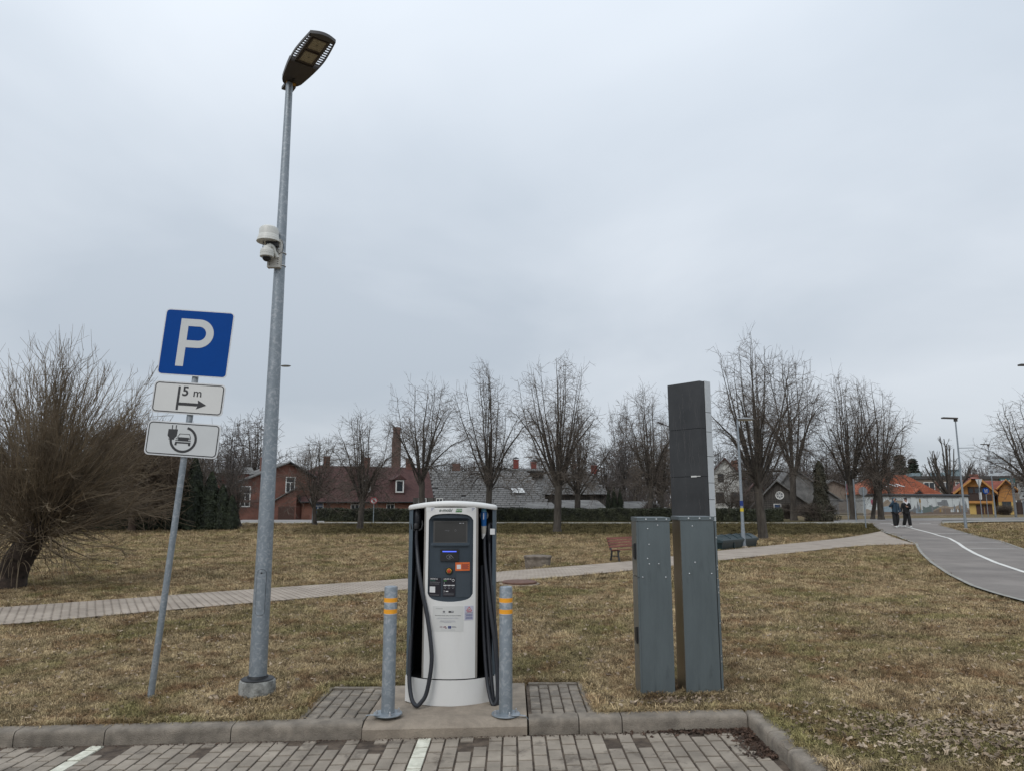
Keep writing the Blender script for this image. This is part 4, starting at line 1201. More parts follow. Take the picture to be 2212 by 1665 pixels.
# letter P as outer shape cut by the counter: split into two simple polygons along the stem edge
bowl_out = [P0(.358, .425), P0(.52, .425)] + arc_pts((.52 - .5) * S1, (.6425 - .5) * S1, .2175 * S1, -90, 90)[1:] + [P0(.358, .86)]
bowl = bowl_out + [P0(.358, .75)] + list(reversed(arc_pts((.52 - .5) * S1, (.6425 - .5) * S1, .1075 * S1, -90, 90))) + [P0(.358, .535)]
draw([[P0(.245, .14), P0(.358, .14), P0(.358, .86), P0(.245, .86)], bowl], pan, M['sign_white2'], Z1, -.02, name='letter', th=.0012)
def rim_line(w, h, rad, inset, t, pan, zc, dx):
    o_, i_ = rrect(w - 2 * inset, h - 2 * inset, rad), rrect(w - 2 * (inset + t), h - 2 * (inset + t), rad - t)
    n = len(o_); mb = MB()
    vs = [(x, y, .0022) for x, y in o_] + [(x, y, .0022) for x, y in i_]
    mb.add(vs, [(i, (i + 1) % n, (i + 1) % n + n, i + n) for i in range(n)], frame_front((dx, -.045, zc)))
    return mb.build('border_line', M['sign_black'], pan)
W2, H2 = .705, .325
pan = sign_plate(Z2, W2, H2, .045, M['sign_white'], dx=-.02)
rim_line(W2, H2, .038, .013, .0095, pan, Z2, -.02)
draw([[(-.110, -.123), (-.088, -.123), (-.088, .117), (-.110, .117)],
      [(-.088, -.075), (.10, -.075), (.087, -.105), (.185, -.060), (.097, -.012), (.103, -.045), (-.088, -.045)]], pan, M['sign_black'], Z2, -.02, name='arrow', th=.0012)
def sign_text(s, size, x, z, pan, zc, m=None, bold=0.0, dx=-.02):
    vs, fs = text_mesh(s, size, bold); mb = MB().add([(a + x, b + z, .0022) for a, b, c in vs], fs, frame_front((dx, -.045, zc))); return mb.build('lettering', m or M['sign_black'], pan)
sign_text('5', .135, -.035, .066, pan, Z2, bold=.0032)
sign_text('m', .115, .085, .056, pan, Z2, bold=.0012)
W3, H3 = .715, .345
pan = sign_plate(Z3, W3, H3, .045, M['sign_white2'], dx=-.02)
rim_line(W3, H3, .038, .013, .0095, pan, Z3, -.02)
k = W3 / 690.0     # drawing measured in a 690 x 335 grid, centre at (395, 1360)
def g(x, y): return ((x - 395) * k, (1360 - y) * k)
cbl = arc_pts(*g(402, 1362), 106 * k, 182, 437, 30); inn = arc_pts(*g(402, 1362), 128 * k, 182, 437, 30)
ringp = inn + list(reversed(cbl))
plug_ = [g(252, 1268), g(250, 1330), g(274, 1360), g(312, 1362), g(336, 1332), g(340, 1266)]
base_ = [g(262, 1360), g(264, 1368), g(316, 1368), g(316, 1360)]
prong = [[g(281, 1226), g(281, 1267), g(289, 1267), g(289, 1226)], [g(317, 1226), g(317, 1267), g(325, 1267), g(325, 1226)]]
wire = [g(274, 1340), g(274, 1366), g(296, 1366), g(296, 1340)]
body1 = [g(352, 1346), g(356, 1374), g(448, 1374), g(452, 1346)]
body2 = [g(330, 1386), g(326, 1420), g(345, 1420), g(347, 1400), g(453, 1400), g(455, 1420), g(473, 1420), g(475, 1386)]
l1 = [g(330, 1370), g(330, 1377), g(475, 1377), g(475, 1370)]
l2 = [g(332, 1352), g(332, 1358), g(352, 1362), g(352, 1352)]; l3 = [g(452, 1352), g(452, 1362), g(473, 1358), g(473, 1352)]
cabn = [[g(343, 1342), g(347, 1342), g(366, 1310), g(360, 1308)], [g(360, 1305), g(360, 1310), g(458, 1310), g(458, 1305)], [g(458, 1307), g(453, 1310), g(468, 1344), g(473, 1344)], [g(343, 1340), g(343, 1345), g(472, 1345), g(472, 1340)]]
def ccw(p):
    a = sum(p[i][0] * p[(i + 1) % len(p)][1] - p[(i + 1) % len(p)][0] * p[i][1] for i in range(len(p)))
    return p if a > 0 else list(reversed(p))
draw([ccw(p) for p in [plug_, base_, body2] + prong + [l2, l3] + cabn], pan, M['sign_black'], Z3, -.02, name='car_and_plug_symbol', th=.0012)
draw([ccw(p) for p in [ringp, body1]], pan, M['sign_black'], Z3, -.02, name='cable_symbol', th=.0016)
draw([ccw(p) for p in [wire, l1]], pan, M['sign_black'], Z3, -.02, name='cable_symbol', th=.0020)

# ================================================================== BIG LAMP POST
LX, LY = -2.41, 7.20
LZ = float(gz(LX, LY))
lp = thing('street_lamp', 'tall galvanised lamp post on a round concrete footing with a brown lamp head', 'street lamp', (LX, LY, LZ - 0.02), group='street lamps')
mb = MB(); mb.lathe([(.166, -.1), (.168, .14), (.160, .168), (.150, .176), (.01, .178)], 40)
rr = random.Random(3)
mb.v = [(x + rr.uniform(-.003, .003), y + rr.uniform(-.003, .003), z + (rr.uniform(-.005, .003) if z > .1 else 0)) for x, y, z in mb.v]
mb.build('footing', M['footing'], lp, smooth=40)
mb = MB(); mb.lathe([(.148, .177), (.151, .182), (.145, .188), (.098, .193), (.092, .212), (.08, .214)], 36); mb.build('collar', M['black_plastic'], lp, smooth=40)
TOP = 6.30
mb = MB(); mb.lathe([(.083, .18), (.080, .9), (.074, 1.6), (.068, 2.6), (.057, 4.0), (.044, 5.3), (.036, TOP), (.03, TOP)], 32); pole_o = mb.build('pole', M['galv'], lp, smooth=40)
# inspection door
za, zb2 = at(CX, 1324, 7.12).z - LZ, at(CX, 1225, 7.12).z - LZ
mb = MB()
dd = rrect(.085, zb2 - za, .04, 8, 0.0, (za + zb2) / 2)
def on_pole(off): return lambda v: Vector(((.077 + off + v.z) * math.sin(v.x / .077 + R(8)), -(.077 + off + v.z) * math.cos(v.x / .077 + R(8)), v.y))
dvs = arc_plate.__wrapped__ if hasattr(arc_plate, '__wrapped__') else None
n = len(dd)
vs = [(x, y, 0) for x, y in dd] + [(0, (za + zb2) / 2, .0005)]
door_mb = MB(); cxz = (za + zb2) / 2
pl_pts = []
for sc_, off in ((1.0, .0005), (1.0, .0035), (.92, .0045)):
    for x, y in dd: pl_pts.append((x * sc_, cxz + (y - cxz) * (1 - (1 - sc_) * .25), off))
fs = [(j * n + i, j * n + (i + 1) % n, (j + 1) * n + (i + 1) % n, (j + 1) * n + i) for j in range(2) for i in range(n)]
# fill with vertical strips
half = n // 2
door_mb.add(pl_pts, fs)
rows = 10; cols = 6; vs = []; fs2 = []
for r_ in range(rows + 1):
    y = cxz + ((zb2 - za) / 2 - .038) * (2 * r_ / rows - 1)
    for c_ in range(cols + 1): vs.append(((c_ / cols - .5) * .085 * .92, y, .0046))
for r_ in range(rows):
    for c_ in range(cols): a = r_ * (cols + 1) + c_; fs2.append((a, a + 1, a + cols + 2, a + cols + 1))
for sgn, ye in ((1, zb2 - .042), (-1, za + .042)):
    o = len(vs); vs.append((0, ye, .0046))
    ar = [(.0391 * math.cos(R(t)), ye + sgn * .037 * math.sin(R(t)), .0046) for t in range(0, 181, 15)]
    vs += ar
    for i in range(len(ar) - 1): fs2.append((o, o + 1 + i, o + 2 + i) if sgn > 0 else (o, o + 2 + i, o + 1 + i))
door_mb.add(vs, fs2)
bend(door_mb, on_pole(0)).build('inspection_door', M['galv'], lp)
mb = MB(); mb.tube([(x * 1.03, cxz + (y - cxz) * 1.01, .002) for x, y in dd + dd[:1]], .0026, 4); bend(mb, on_pole(0)).build('door_seam', M['black_plastic'], lp)
mb = MB(); mb.lathe([(.008, 0), (.008, .008), (.004, .009)], 10, Matrix.Translation(on_pole(0)(Vector((0, zb2 - .03, 0)))) @ Matrix.Rotation(R(90), 4, 'X')); mb.build('lock', M['black_plastic'], lp)
# lamp head: local y runs from the pole outwards
HB, HT = Vector((-2.44, 7.27)), Vector((-1.85, 6.44))
hd = (HT - HB); HL = hd.length
hrz = math.atan2(hd.y, hd.x) - R(90)
hm = Matrix.Translation((HB.x - LX, HB.y - LY, TOP + .03)) @ Matrix.Rotation(hrz, 4, 'Z')
def half_w(t):      # half width along the head, t 0..1
    return .088 + .072 * math.sin(min(1, t * 1.45) * math.pi / 2) - .030 * max(0, (t - .6) / .4) ** 1.5
def head_outline(s=1.0, n=20):
    Lf = [(-half_w(i / n) * s * (0.55 if i == 0 else 0.86 if i == 1 else 1), HL * i / n) for i in range(n + 1)]
    Rt = [(-x, y) for x, y in reversed(Lf)]
    # rounded tip between the two tip corners
    tip = [(x, HL + .045 * math.cos(x / half_w(1) * math.pi / 2)) for x in np.linspace(-half_w(1), half_w(1), 9)[1:-1]]
    return Lf + tip + Rt
# rear half: closed box; front half: frame with open fins
def clip_t(pts, t0, t1): return [(x, y) for x, y in pts if t0 * HL - 1e-6 <= y <= t1 * HL + 1e-6]
n_ = 20
tm = 0.47
Ln = [(-half_w(tm * i / 10) * (0.5 if i == 0 else 0.85 if i == 1 else 1), HL * tm * i / 10) for i in range(11)]
rear = Ln + [(-x, y) for x, y in reversed(Ln)]
mb = MB(); mb.prism(ccw(rear), -.02, .030, hm); mb.prism(ccw([(x * .8, y * .9 + .02) for x, y in rear]), .030, .060, hm)
head = mb.build('lamp_head', M['lamp_brown'], lp)
# front: side rails, tip cap, middle slab with the two lens panels
mb = MB()
for s in (-1, 1):
    rail = [(s * half_w(t), HL * t) for t in np.linspace(tm - .005, 1.0, 9)]; inn_ = [(x - s * .010, y) for x, y in reversed(rail)]
    mb.prism(ccw(rail + inn_), -.02, .008, hm)
tipo = [(x, HL + .045 * math.cos(x / half_w(1) * math.pi / 2)) for x in np.linspace(-half_w(1), half_w(1), 11)]
mb.prism(ccw(tipo + [(half_w(1) * .98, HL - .035), (-half_w(1) * .98, HL - .035)]), -.02, .012, hm)
mb.build('rim_frame', M['lamp_fin'], head)
for s in (-1, 1):
    mb = MB()
    for i in range(12):
        t = tm + .02 + (1 - tm - .07) * i / 11
        a = half_w(t) - .006
        mb.cbox((s * (a + .097) / 2, HL * t, -.010), (a - .097, .007, .014), hm)
    mb.build('cooling_fins', M['lamp_fin'], head)
mb = MB(); mb.box(-.100, .100, HL * tm - .002, HL - .034, -.006, .028, hm); mb.build('lens_carrier', M['led_frame'], head)
for i in range(2):
    y0_ = HL * tm + .045 + i * (HL * (1 - tm) - .06) / 2
    hh = (HL * (1 - tm) - .06) / 2 - .055
    mb = MB(); mb.box(-.066, .066, y0_, y0_ + hh, -.0115, -.006, hm); lens = mb.build('lens_panel', M['led'], head)
    mb = MB(); mb.lathe([(.006, 0), (.006, .002)], 8, hm @ Matrix.Translation((0, y0_ + hh / 2, -.0138))); mb.build('screw', M['black_plastic'], lens)
    mb = MB()
    for a_ in range(4):
        for b_ in range(5):
            mb.lathe([(.009, 0), (.006, -.004), (.001, -.005)], 8, hm @ Matrix.Translation((-.049 + .0327 * a_, y0_ + hh * (.1 + .2 * b_), -.0116)))
    mb.build('lens_cells', mat('led_cell', (0.40, 0.35, 0.23), .3, var=.1), lens)
    for s in (-1, 1):
        mb = MB(); mb.box(min(s * .066, s * .078), max(s * .066, s * .078), y0_ - .01, y0_ + hh + .01, -.016, -.006, hm); mb.build('panel_edge', M['led_frame'], lens)
    for yy in (y0_ - .012, y0_ + hh): 
        mb = MB(); mb.box(-.066, .066, yy, yy + .012, -.016, -.006, hm); mb.build('panel_edge', M['led_frame'], lens)
mb = MB(); mb.box(-.06, .06, -.055, .06, -.052, -.02, hm); mb.build('pole_clamp', M['lamp_fin'], head)
mb = MB(); mb.box(-.052, .052, .062, .088, -.040, -.020, hm); mb.build('yellow_tag', M['yellow_tag'], head)
for yy in (.14, .165): 
    mb = MB(); mb.lathe([(.013, -.006), (.013, 0)], 12, hm @ Matrix.Translation((.0, yy, -.020))); mb.build('cover_screw', M['black_plastic'], head)

# ------------------------------------------------------------------ camera and antenna on the pole
cb = Vector((LX - .035, LY - .085, at(CX, 578, 7.1).z))
sc_ = thing('security_camera', 'cream dome security camera on its drilled bracket strapped to the tall lamp post', 'security camera', cb)
mb = MB(); mb.box(-.055, .065, -.02, .03, 0.0, .30); mb.box(-.060, -.055, -.02, .045, 0, .20); mb.box(.065, .070, -.02, .045, 0, .30); br = mb.build('bracket', M['cream_bracket'], sc_)
mb = MB()
for x, z in ((-.035, .03), (-.032, .055), (.05, .035), (.05, .06), (.05, .08), (.052, .22)):
    mb.lathe([(.0045, 0), (.0045, .002)], 8, Matrix.Translation((x, -.0205, z)) @ Matrix.Rotation(R(90), 4, 'X'))
mb.build('hole', M['black_plastic'], br)
for z in (.11, .195):
    mb = MB(); mb.lathe([(.009, 0), (.009, .006), (.004, .007)], 8, Matrix.Translation((.052, -.0205, z)) @ Matrix.Rotation(R(90), 4, 'X')); mb.build('screw', M['steel'], br)
for z in (.045, .18):
    mb = MB(); mb.tube([(.035 + .057 * math.cos(a), .085 + .057 * math.sin(a), z) for a in np.linspace(0, 2 * math.pi, 21)], .006, 6, cap=False); mb.build('strap', M['steel'], sc_)
mb = MB(); mb.tube([(.04, -.02, .10), (.00, -.05, .20), (-.02, -.075, .205), (-.035, -.085, .19)], [.020, .027, .030, .034], 12); mb.build('arm', M['cream'], sc_, smooth=50)
mxc = Matrix.Translation((-.042, -.09, .06))
mb = MB(); mb.lathe([(.058, .02), (.068, .026), (.068, .052), (.0655, .054), (.068, .056), (.068, .072), (.0655, .074), (.067, .077), (.064, .098), (.050, .112), (.036, .118), (.03, .14)], 32, mxc); cam_b = mb.build('camera_body', M['cream'], sc_, smooth=30)
mb = MB(); mb.lathe([(.046, .024)] + [(.046 * math.cos(R(a)), .022 - .046 * math.sin(R(a))) for a in range(10, 90, 12)] + [(.002, -.024)], 24, mxc); mb.build('camera_dome', M['dome_glass'], cam_b, smooth=60)
ab = Vector((LX - .085, LY - .13, at(CX, 522, 7.05).z))
an = thing('antenna', 'cream bucket shaped antenna mounted above the dome camera on the lamp post', 'antenna', ab)
mb = MB(); mb.lathe([(.108, 0), (.118, 0), (.118, .006), (.113, .010), (.110, .035), (.104, .040), (.101, .065), (.0985, .069), (.097, .12), (.090, .145), (.068, .162), (.03, .168), (.001, .169)], 40); mb.build('housing', M['cream'], an, smooth=30)
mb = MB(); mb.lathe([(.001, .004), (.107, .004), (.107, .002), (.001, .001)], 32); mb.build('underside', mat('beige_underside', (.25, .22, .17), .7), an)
mb = MB(); mb.box(-.02, .10, -.02, .08, -.05, 0.0); mb.build('mount', M['iron'], an)
mb = MB(); mb.tube([(.07, .02, .05), (.125, .03, .03), (.15, .03, -.03), (.14, .03, -.09), (.115, .02, -.12), (.09, 0, -.10), (.085, -.01, -.06)], .0035, 6); mb.tube([(-.045, -.02, 0), (-.045, -.02, -.05), (-.05, -.02, -.08), (-.04, -.02, -.10)], .004, 6); mb.build('cable', M['rubber'], an)

# ================================================================== METAL CABINETS
def cabinet(label, x0, w, d, y, H, rivets, mirror, grp):
    z = float(gz(x0, y))
    t = thing('metal_cabinet', label, 'metal cabinet', (x0, y, z - 0.01), group=grp)
    mb = MB(); mb.box(.004, w - .004, .004, d, -.05, H - .035); mb.build('body', M['cab_side'], t)
    mb = MB(); mb.box(0.0, w, -.003, .004, -.02, H - .036); fr = mb.build('front_sheet', M['cab_front'], t)
    mb = MB(); mb.box(-.012, w + .008, -.010, d + .01, H - .034, H); mb.build('top_flange', M['cab_front'], t)
    def riv(mb, x, zz, r=.0075):
        mb.lathe([(r, 0), (r * .8, .003), (r * .3, .005), (.0005, .0052)], 8, Matrix.Translation((x, -.003, zz)) @ Matrix.Rotation(R(90), 4, 'X'))
    for x, zz in rivets:
        mb = MB(); riv(mb, x * w, zz * H); mb.build('rivet', M['steel'], fr, smooth=60)
    for u in (.25, .58, .9):
        mb = MB(); mb.lathe([(.0085, 0), (.007, .003), (.0005, .005)], 8, Matrix.Translation((u * w, -.010, H - .017)) @ Matrix.Rotation(R(90), 4, 'X')); mb.build('rivet', M['steel'], t, smooth=60)
    for u in (.12, .5, .88):
        mb = MB(); riv(mb, u * w, .025, .006); mb.build('rivet', M['steel'], fr, smooth=60)
    return t, z
H = 1.60
c1, z = cabinet('grey sheet metal cabinet with black latches, the one nearer the charging station', 1.180, .293, .33, 6.88, H,
                [(.62, .955), (.30, .935), (.33, .845), (.27, .765), (.32, .735), (.62, .735), (.10, .66), (.83, .66)], False, 'grey metal cabinets')
# doors on its left side
mb = MB(); mb.box(-.010, .004, .006, .325, H * .66, H - .036); d1 = mb.build('door', M['cab_door'], c1)
mb = MB(); mb.box(-.010, .004, .006, .325, -.03, H * .655); d2 = mb.build('door', M['cab_door'], c1)
mb = MB(); mb.box(-.012, .006, -.001, .006, -.02, H - .036); mb.build('edge_seam', M['black_plastic'], c1)
mb = MB(); mb.box(-.018, -.002, -.004, .020, -.02, H * .655); mb.box(-.018, -.002, -.004, .020, H * .66, H - .04); mb.build('door_fold', M['cab_front'], c1)
for zz, d_ in ((H * .755, d1), (H * .28, d2)):
    mb = MB(); mb.prism([(0, 0), (.10, .02), (.10, .13), (0, .15)], -.026, -.011, Matrix.Translation((0, .10, zz)) @ Matrix(((0, 0, 1, 0), (1, 0, 0, 0), (0, 1, 0, 0), (0, 0, 0, 1)))); mb.build('latch', M['black_plastic'], d_)
c2, z = cabinet('grey sheet metal cabinet with a slightly open right flange, in front of the dark pylon', 1.574, .312, .33, 6.88, H,
                [(.36, .945), (.40, .738), (.22, .675), (.88, .675)], True, 'grey metal cabinets')
w = .312
mb = MB(); mb.box(w - .002, w + .006, -.001, .30, -.02, H - .036); mb.build('edge_seam', M['black_plastic'], c2)
mb = MB(); mb.box(w + .008, w + .028, -.004, .30, -.02, H * .645); mb.box(w + .008, w + .024, -.004, .30, H * .65, H - .04); dr = mb.build('door', M['cab_front'], c2)
for u in (.04, .19, .22, .40, .57, .60, .70, .72, .88):
    mb = MB(); mb.cbox((w + .018, -.006, u * H), (.010, .006, .014)); mb.build('hinge_pin', M['steel'], dr)
mb = MB(); mb.box(-.003, .006, -.001, .33, -.02, H - .036); mb.build('side_sheet', M['cab_side'], c2)

# ================================================================== TALL PYLON
pb = ground(1500, 1168)
PA_, PB_ = at(1441, 832, 34.6), at(1510, 822, 33.2)
u = (PB_ - PA_); u.z = 0; PW = u.length; rzp = math.atan2(u.y, u.x)
py_ = thing('pylon', 'tall dark grey pylon with a pale panelled column behind the metal cabinets', 'pylon', (PA_.x, PA_.y, float(gz(PA_.x, PA_.y))), rzp)
HP = PA_.z - float(gz(PA_.x, PA_.y))
za = [1.15, HP * .405, HP * .675, HP]
za = [0.5, at(1450, 1030, 34.6).z, at(1450, 930, 34.6).z, HP]
for a, b in zip(za, za[1:]):
    mb = MB(); mb.box(0, PW, 0, .34, a + .010, b - .010); mb.build('dark_panel', M['pylon_dark'], py_)
mb = MB(); mb.box(.03, PW - .03, .03, .33, .0, HP - .03); mb.build('core', M['recess_black'], py_)
rows_ = [0.0] + [at(1540, p_, 33.5).z for p_ in (1115, 1078, 1042, 985, 932, 890)] + [HP + .03]
for a, b in zip(rows_, rows_[1:]):
    mb = MB(); mb.box(.02, PW + .02, .375, .82, a + .012, b - .012); mb.build('pale_panel', M['pylon_white'], py_)
mb = MB(); mb.box(.05, PW - .0, .34, .80, 0, HP); mb.build('core', M['recess_black'], py_)
mb = MB(); mb.cbox((PW * .73, -.02, za[1] + .0), (.30, .03, .07)); mb.cbox((PW * .87, -.02, za[1] + .01), (.20, .02, .03)); mb.build('torn_strip', M['sign_white'], py_)
mb = MB()
for k in range(26):
    x = rnd.uniform(.1, PW - .1); z0 = rnd.uniform(.8, HP - 1.2); L = rnd.uniform(.3, 1.3); pp = []
    for q in range(7): pp.append((x + .03 * math.sin(q * 1.3 + k) , -.004, z0 + L * q / 6))
    for a, b in zip(pp, pp[1:]): mb.add([(a[0] - .006, a[1], a[2]), (a[0] + .006, a[1], a[2]), (b[0] + .006, b[1], b[2]), (b[0] - .006, b[1], b[2])], [(0, 1, 2, 3)])
for k in range(26):
    z0 = 1.6 + k * (HP - 2) / 26
    if 8 < k < 12: continue
    mb.add([(PW * .47, -.005, z0), (PW * .47 + .012, -.005, z0), (PW * .47 + .012, -.005, z0 + rnd.uniform(.05, .2)), (PW * .47, -.005, z0 + .1)], [(0, 1, 2, 3)])
mb.build('drip_stains', mat('drip', (.085, .085, .088), .7), py_)

# ================================================================== BENCH, WELL, COVER, GRIT BIN
g0 = ground(1337, 1213)
bn = thing('park_bench', 'red slatted park bench with black cast iron ends beside the paved path', 'bench', g0, R(40)); bn.scale = (.84, .84, .84)
def rot_mirror(): pass
for xx in (0.0, 1.45):
    mb = MB()
    mb.tube([(xx, -.02, 0), (xx, .03, .22), (xx, .04, .40)], .036, 6); mb.tube([(xx, .42, 0), (xx, .36, .22), (xx, .34, .40)], .036, 6)
    mb.tube([(xx, .03, .20), (xx, .36, .20)], .018, 6)
    mb.tube([(xx, -.04, .37), (xx, .02, .42), (xx, .30, .39), (xx, .40, .44), (xx, .46, .60), (xx, .54, .84)], [.030, .036, .036, .038, .036, .028], 6)
    mb.build('bench_end', M['iron'], bn, smooth=50)
for k in range(4):
    mb = MB(); mb.cbox((.74, .00 + .085 * k, .435 - .008 * k), (1.62, .072, .03)); mb.build('slat', M['wood_red'], bn)
for k in range(4):
    mb = MB(); mb.box(-.07, 1.55, -.015, .015, -.036, .036, Matrix.Translation((0, .405 + .035 * k, .52 + .095 * k)) @ Matrix.Rotation(R(-20), 4, 'X')); mb.build('slat', M['wood_red'], bn)
wl_ = thing('concrete_well', 'round concrete well ring with a broken-edged lid beside the paved path', 'well', (WELL.x, WELL.y + .38, WELL.z - .06)); wl_.scale = (1, 1, .68)
mb = MB(); mb.lathe([(.335, -.3), (.385, .36), (.38, .37), (.01, .37)], 36); mb.build('ring', M['well'], wl_, smooth=40)
mb = MB(); mb.lathe([(.38, .378), (.405, .384), (.402, .455), (.385, .468), (.2, .475), (.01, .478)], 40)
mb.v = [(x + rr.uniform(-.006, .006), y + rr.uniform(-.006, .006), z + rr.uniform(-.006, .004)) for x, y, z in mb.v]; mb.build('lid', M['well'], wl_, smooth=40)
g0 = ground(1124, 1264)
mc = thing('manhole_cover', 'rusty brown manhole cover on a low concrete collar in the lawn beside the path', 'manhole cover', (g0.x - .02, g0.y + .35, g0.z))
mb = MB(); mb.lathe([(.46, -.1), (.44, .010), (.42, .018), (.01, .018)], 32); mb.v = [(x + rr.uniform(-.02, .02), y + rr.uniform(-.02, .02), z) for x, y, z in mb.v]; mb.build('collar', M['concrete'], mc)
mb = MB(); mb.lathe([(.38, .018), (.385, .050), (.37, .062), (.1, .072), (.01, .074)], 32); mb.build('cover', M['rust'], mc, smooth=30)
g0 = ground(1560, 1188); g1 = ground(1636, 1180)
v = g1 - g0; v.z = 0
gb = thing('grit_bin', 'dark green plastic grit bin with a ribbed sloping lid beside the paved path', 'grit bin', g0, math.atan2(v.y, v.x))
L = v.length
mb = MB(); vs = []
def ringbox(z, e, d0, d1): return [(0 - e, d0 - e, z), (L + e, d0 - e, z), (L + e, d1 + e, z), (0 - e, d1 + e, z)]
lv = [ringbox(0, -.05, 0, .62), ringbox(.28, .0, 0, .62)]
for r_ in lv: vs += r_
mb.add(vs, [(0, 3, 2, 1), (0, 1, 5, 4), (1, 2, 6, 5), (2, 3, 7, 6), (3, 0, 4, 7), (4, 5, 6, 7)])
for k in (.33, .66): mb.box(L * k - .03, L * k + .03, -.012, .02, .03, .28)
mb.build('tub', M['bin_green'], gb)
mb = MB(); vs = []
prof = [(-.04, .27), (-.05, .36), (-.02, .40), (.20, .52), (.34, .545), (.62, .47), (.66, .36), (.65, .27)]
for i, x in enumerate((-.04, -.03, .06, L - .06, L + .03, L + .04)):
    kx = (0, .4, 1, 1, .4, 0)[i]
    for y, z_ in prof: vs.append((x, y, .27 + (z_ - .27) * (0.35 + .65 * kx) if z_ > .36 else z_))
fs = []
for i in range(5):
    for k in range(7): fs.append((i * 8 + k, (i + 1) * 8 + k, (i + 1) * 8 + k + 1, i * 8 + k + 1))
fs += [tuple(range(8)), tuple(40 + k for k in range(7, -1, -1)), ]
mb.add(vs, fs).build('lid', M['bin_green'], gb, smooth=25)
mb = MB()
for k in (.22, .42, .62, .82): mb.tube([(L * k, -.03, .40), (L * k, .2, .525), (L * k, .34, .55), (L * k, .6, .48)], .022, 5)
mb.build('lid_ribs', M['bin_green'], gb)

# ================================================================== OTHER LAMPS AND SIGNS ALONG THE ROAD
def small_lamp(bx, by, tx, ty, arm, label, kind='flat', bracket=None, sticker=False):
    g = ground(bx, by)
    Htop = at(tx, ty, g.y).z - g.z
    t = thing('street_lamp', label, 'street lamp', g, group='street lamps')
    r0 = .075
    mb = MB(); mb.lathe([(r0 * 1.1, -.1), (r0 * 1.1, .5), (r0 * .85, 1.0), (r0 * .5, Htop), (.01, Htop)], 14); mb.build('pole', M['galv'], t, smooth=40)
    if by > 1125:
        mb = MB(); mb.lathe([(.17, -.1), (.17, .03), (.10, .10)], 16); mb.build('footing', M['concrete'], t)
    if kind == 'flat':
        mb = MB(); mb.box(-arm, .10, -.13, .13, -.01, .07, Matrix.Translation((0, 0, Htop)) @ Matrix.Rotation(R(2), 4, 'Y')); mb.box(-.07, .10, -.06, .06, -.16, 0, Matrix.Translation((0, 0, Htop))); mb.build('lamp_head', M['lamp_brown'], t)
    else:
        mb = MB(); mb.lathe([(.001, .09), (.10, .085), (.20, .05), (.25, .0), (.23, -.02)], 20, Matrix.Translation((arm * .75, 0, Htop + .02)) @ Matrix.Diagonal((1.5, .8, .8, 1))); hd_ = mb.build('lamp_head', M['sign_back'], t, smooth=50)
        mb = MB(); mb.lathe([(.22, 0), (.18, -.045), (.01, -.06)], 20, Matrix.Translation((arm * .75, 0, Htop + .0)) @ Matrix.Diagonal((1.5, .8, .8, 1))); mb.build('diffuser', mat('lamp_diffuser', (.42, .40, .34), .4), hd_, smooth=50)
    if bracket:
        zz = at(bx, bracket[0], g.y).z - g.z; mb = MB(); mb.tube([(0, 0, zz), (bracket[1], 0, zz + .02)], .022, 6); mb.build('banner_arm', M['galv'], t)
    if sticker:
        for zz, h_, m_ in ((at(CX, 1086, g.y).z, .20, M['eu_blue']), (at(CX, 1100, g.y).z, .13, M['ink_yellow'])):
            zz -= g.z; mb = MB(); mb.lathe([(.0665, zz - h_ / 2), (.0675, zz - h_ / 2), (.0665, zz + h_ / 2), (.064, zz + h_ / 2)], 14); mb.build('band', m_, t)
    return t
small_lamp(1606, 1183, 1586, 906, .42, 'slim grey street lamp with a flat oval head standing beside the dark green grit bin', 'oval', sticker=True)
small_lamp(2086, 1143, 2061, 904, .78, 'tall grey street lamp beside the cycle path, the one right of the walking couple', 'flat', (967, .95))
small_lamp(2150, 1116, 2132, 960, .72, 'grey street lamp in front of the yellow house across the road', 'flat', (1004, .9))
small_lamp(579, 1131, 598, 791, .85, 'street lamp whose oval head peeps out from behind the tall lamp post', 'oval')
small_lamp(1462, 1131, 1446, 916, -.5, 'street lamp whose head shows left of the dark pylon above the trees', 'flat') if False else None
g = ground(1450, 1131); 
def left_lamp():
    t = thing('street_lamp', 'street lamp half hidden by the dark pylon, only its head showing on the left', 'street lamp', ground(1462, 1131), group='street lamps')
    Ht = at(1440, 918, t.location.y).z - t.location.z
    mb = MB(); mb.lathe([(.08, -.1), (.045, Ht - .1), (.01, Ht - .1)], 12); mb.build('pole', M['galv'], t)
    mb = MB(); mb.tube([(0, 0, Ht - .12), (-.45, 0, Ht - .05), (-.8, 0, Ht + .10)], [.04, .035, .03], 6); mb.tube([(-.7, 0, Ht + .08), (-1.1, 0, Ht + .22)], [.08, .06], 8); mb.build('lamp_head', M['lamp_brown'], t)
left_lamp()
def edge_lamp():
    g = ground(2279, 1165); t = thing('street_lamp', 'street lamp beyond the picture edge whose dark head just shows at the right', 'street lamp', g, group='street lamps')
    Ht = at(2218, 790, g.y).z - g.z
    mb = MB(); mb.lathe([(.08, -.1), (.045, Ht), (.01, Ht)], 12); mb.build('pole', M['galv'], t)
    mb = MB(); mb.box(-.78, .1, -.13, .13, -.01, .07, Matrix.Translation((0, 0, Ht))); mb.build('lamp_head', M['lamp_brown'], t)
edge_lamp()
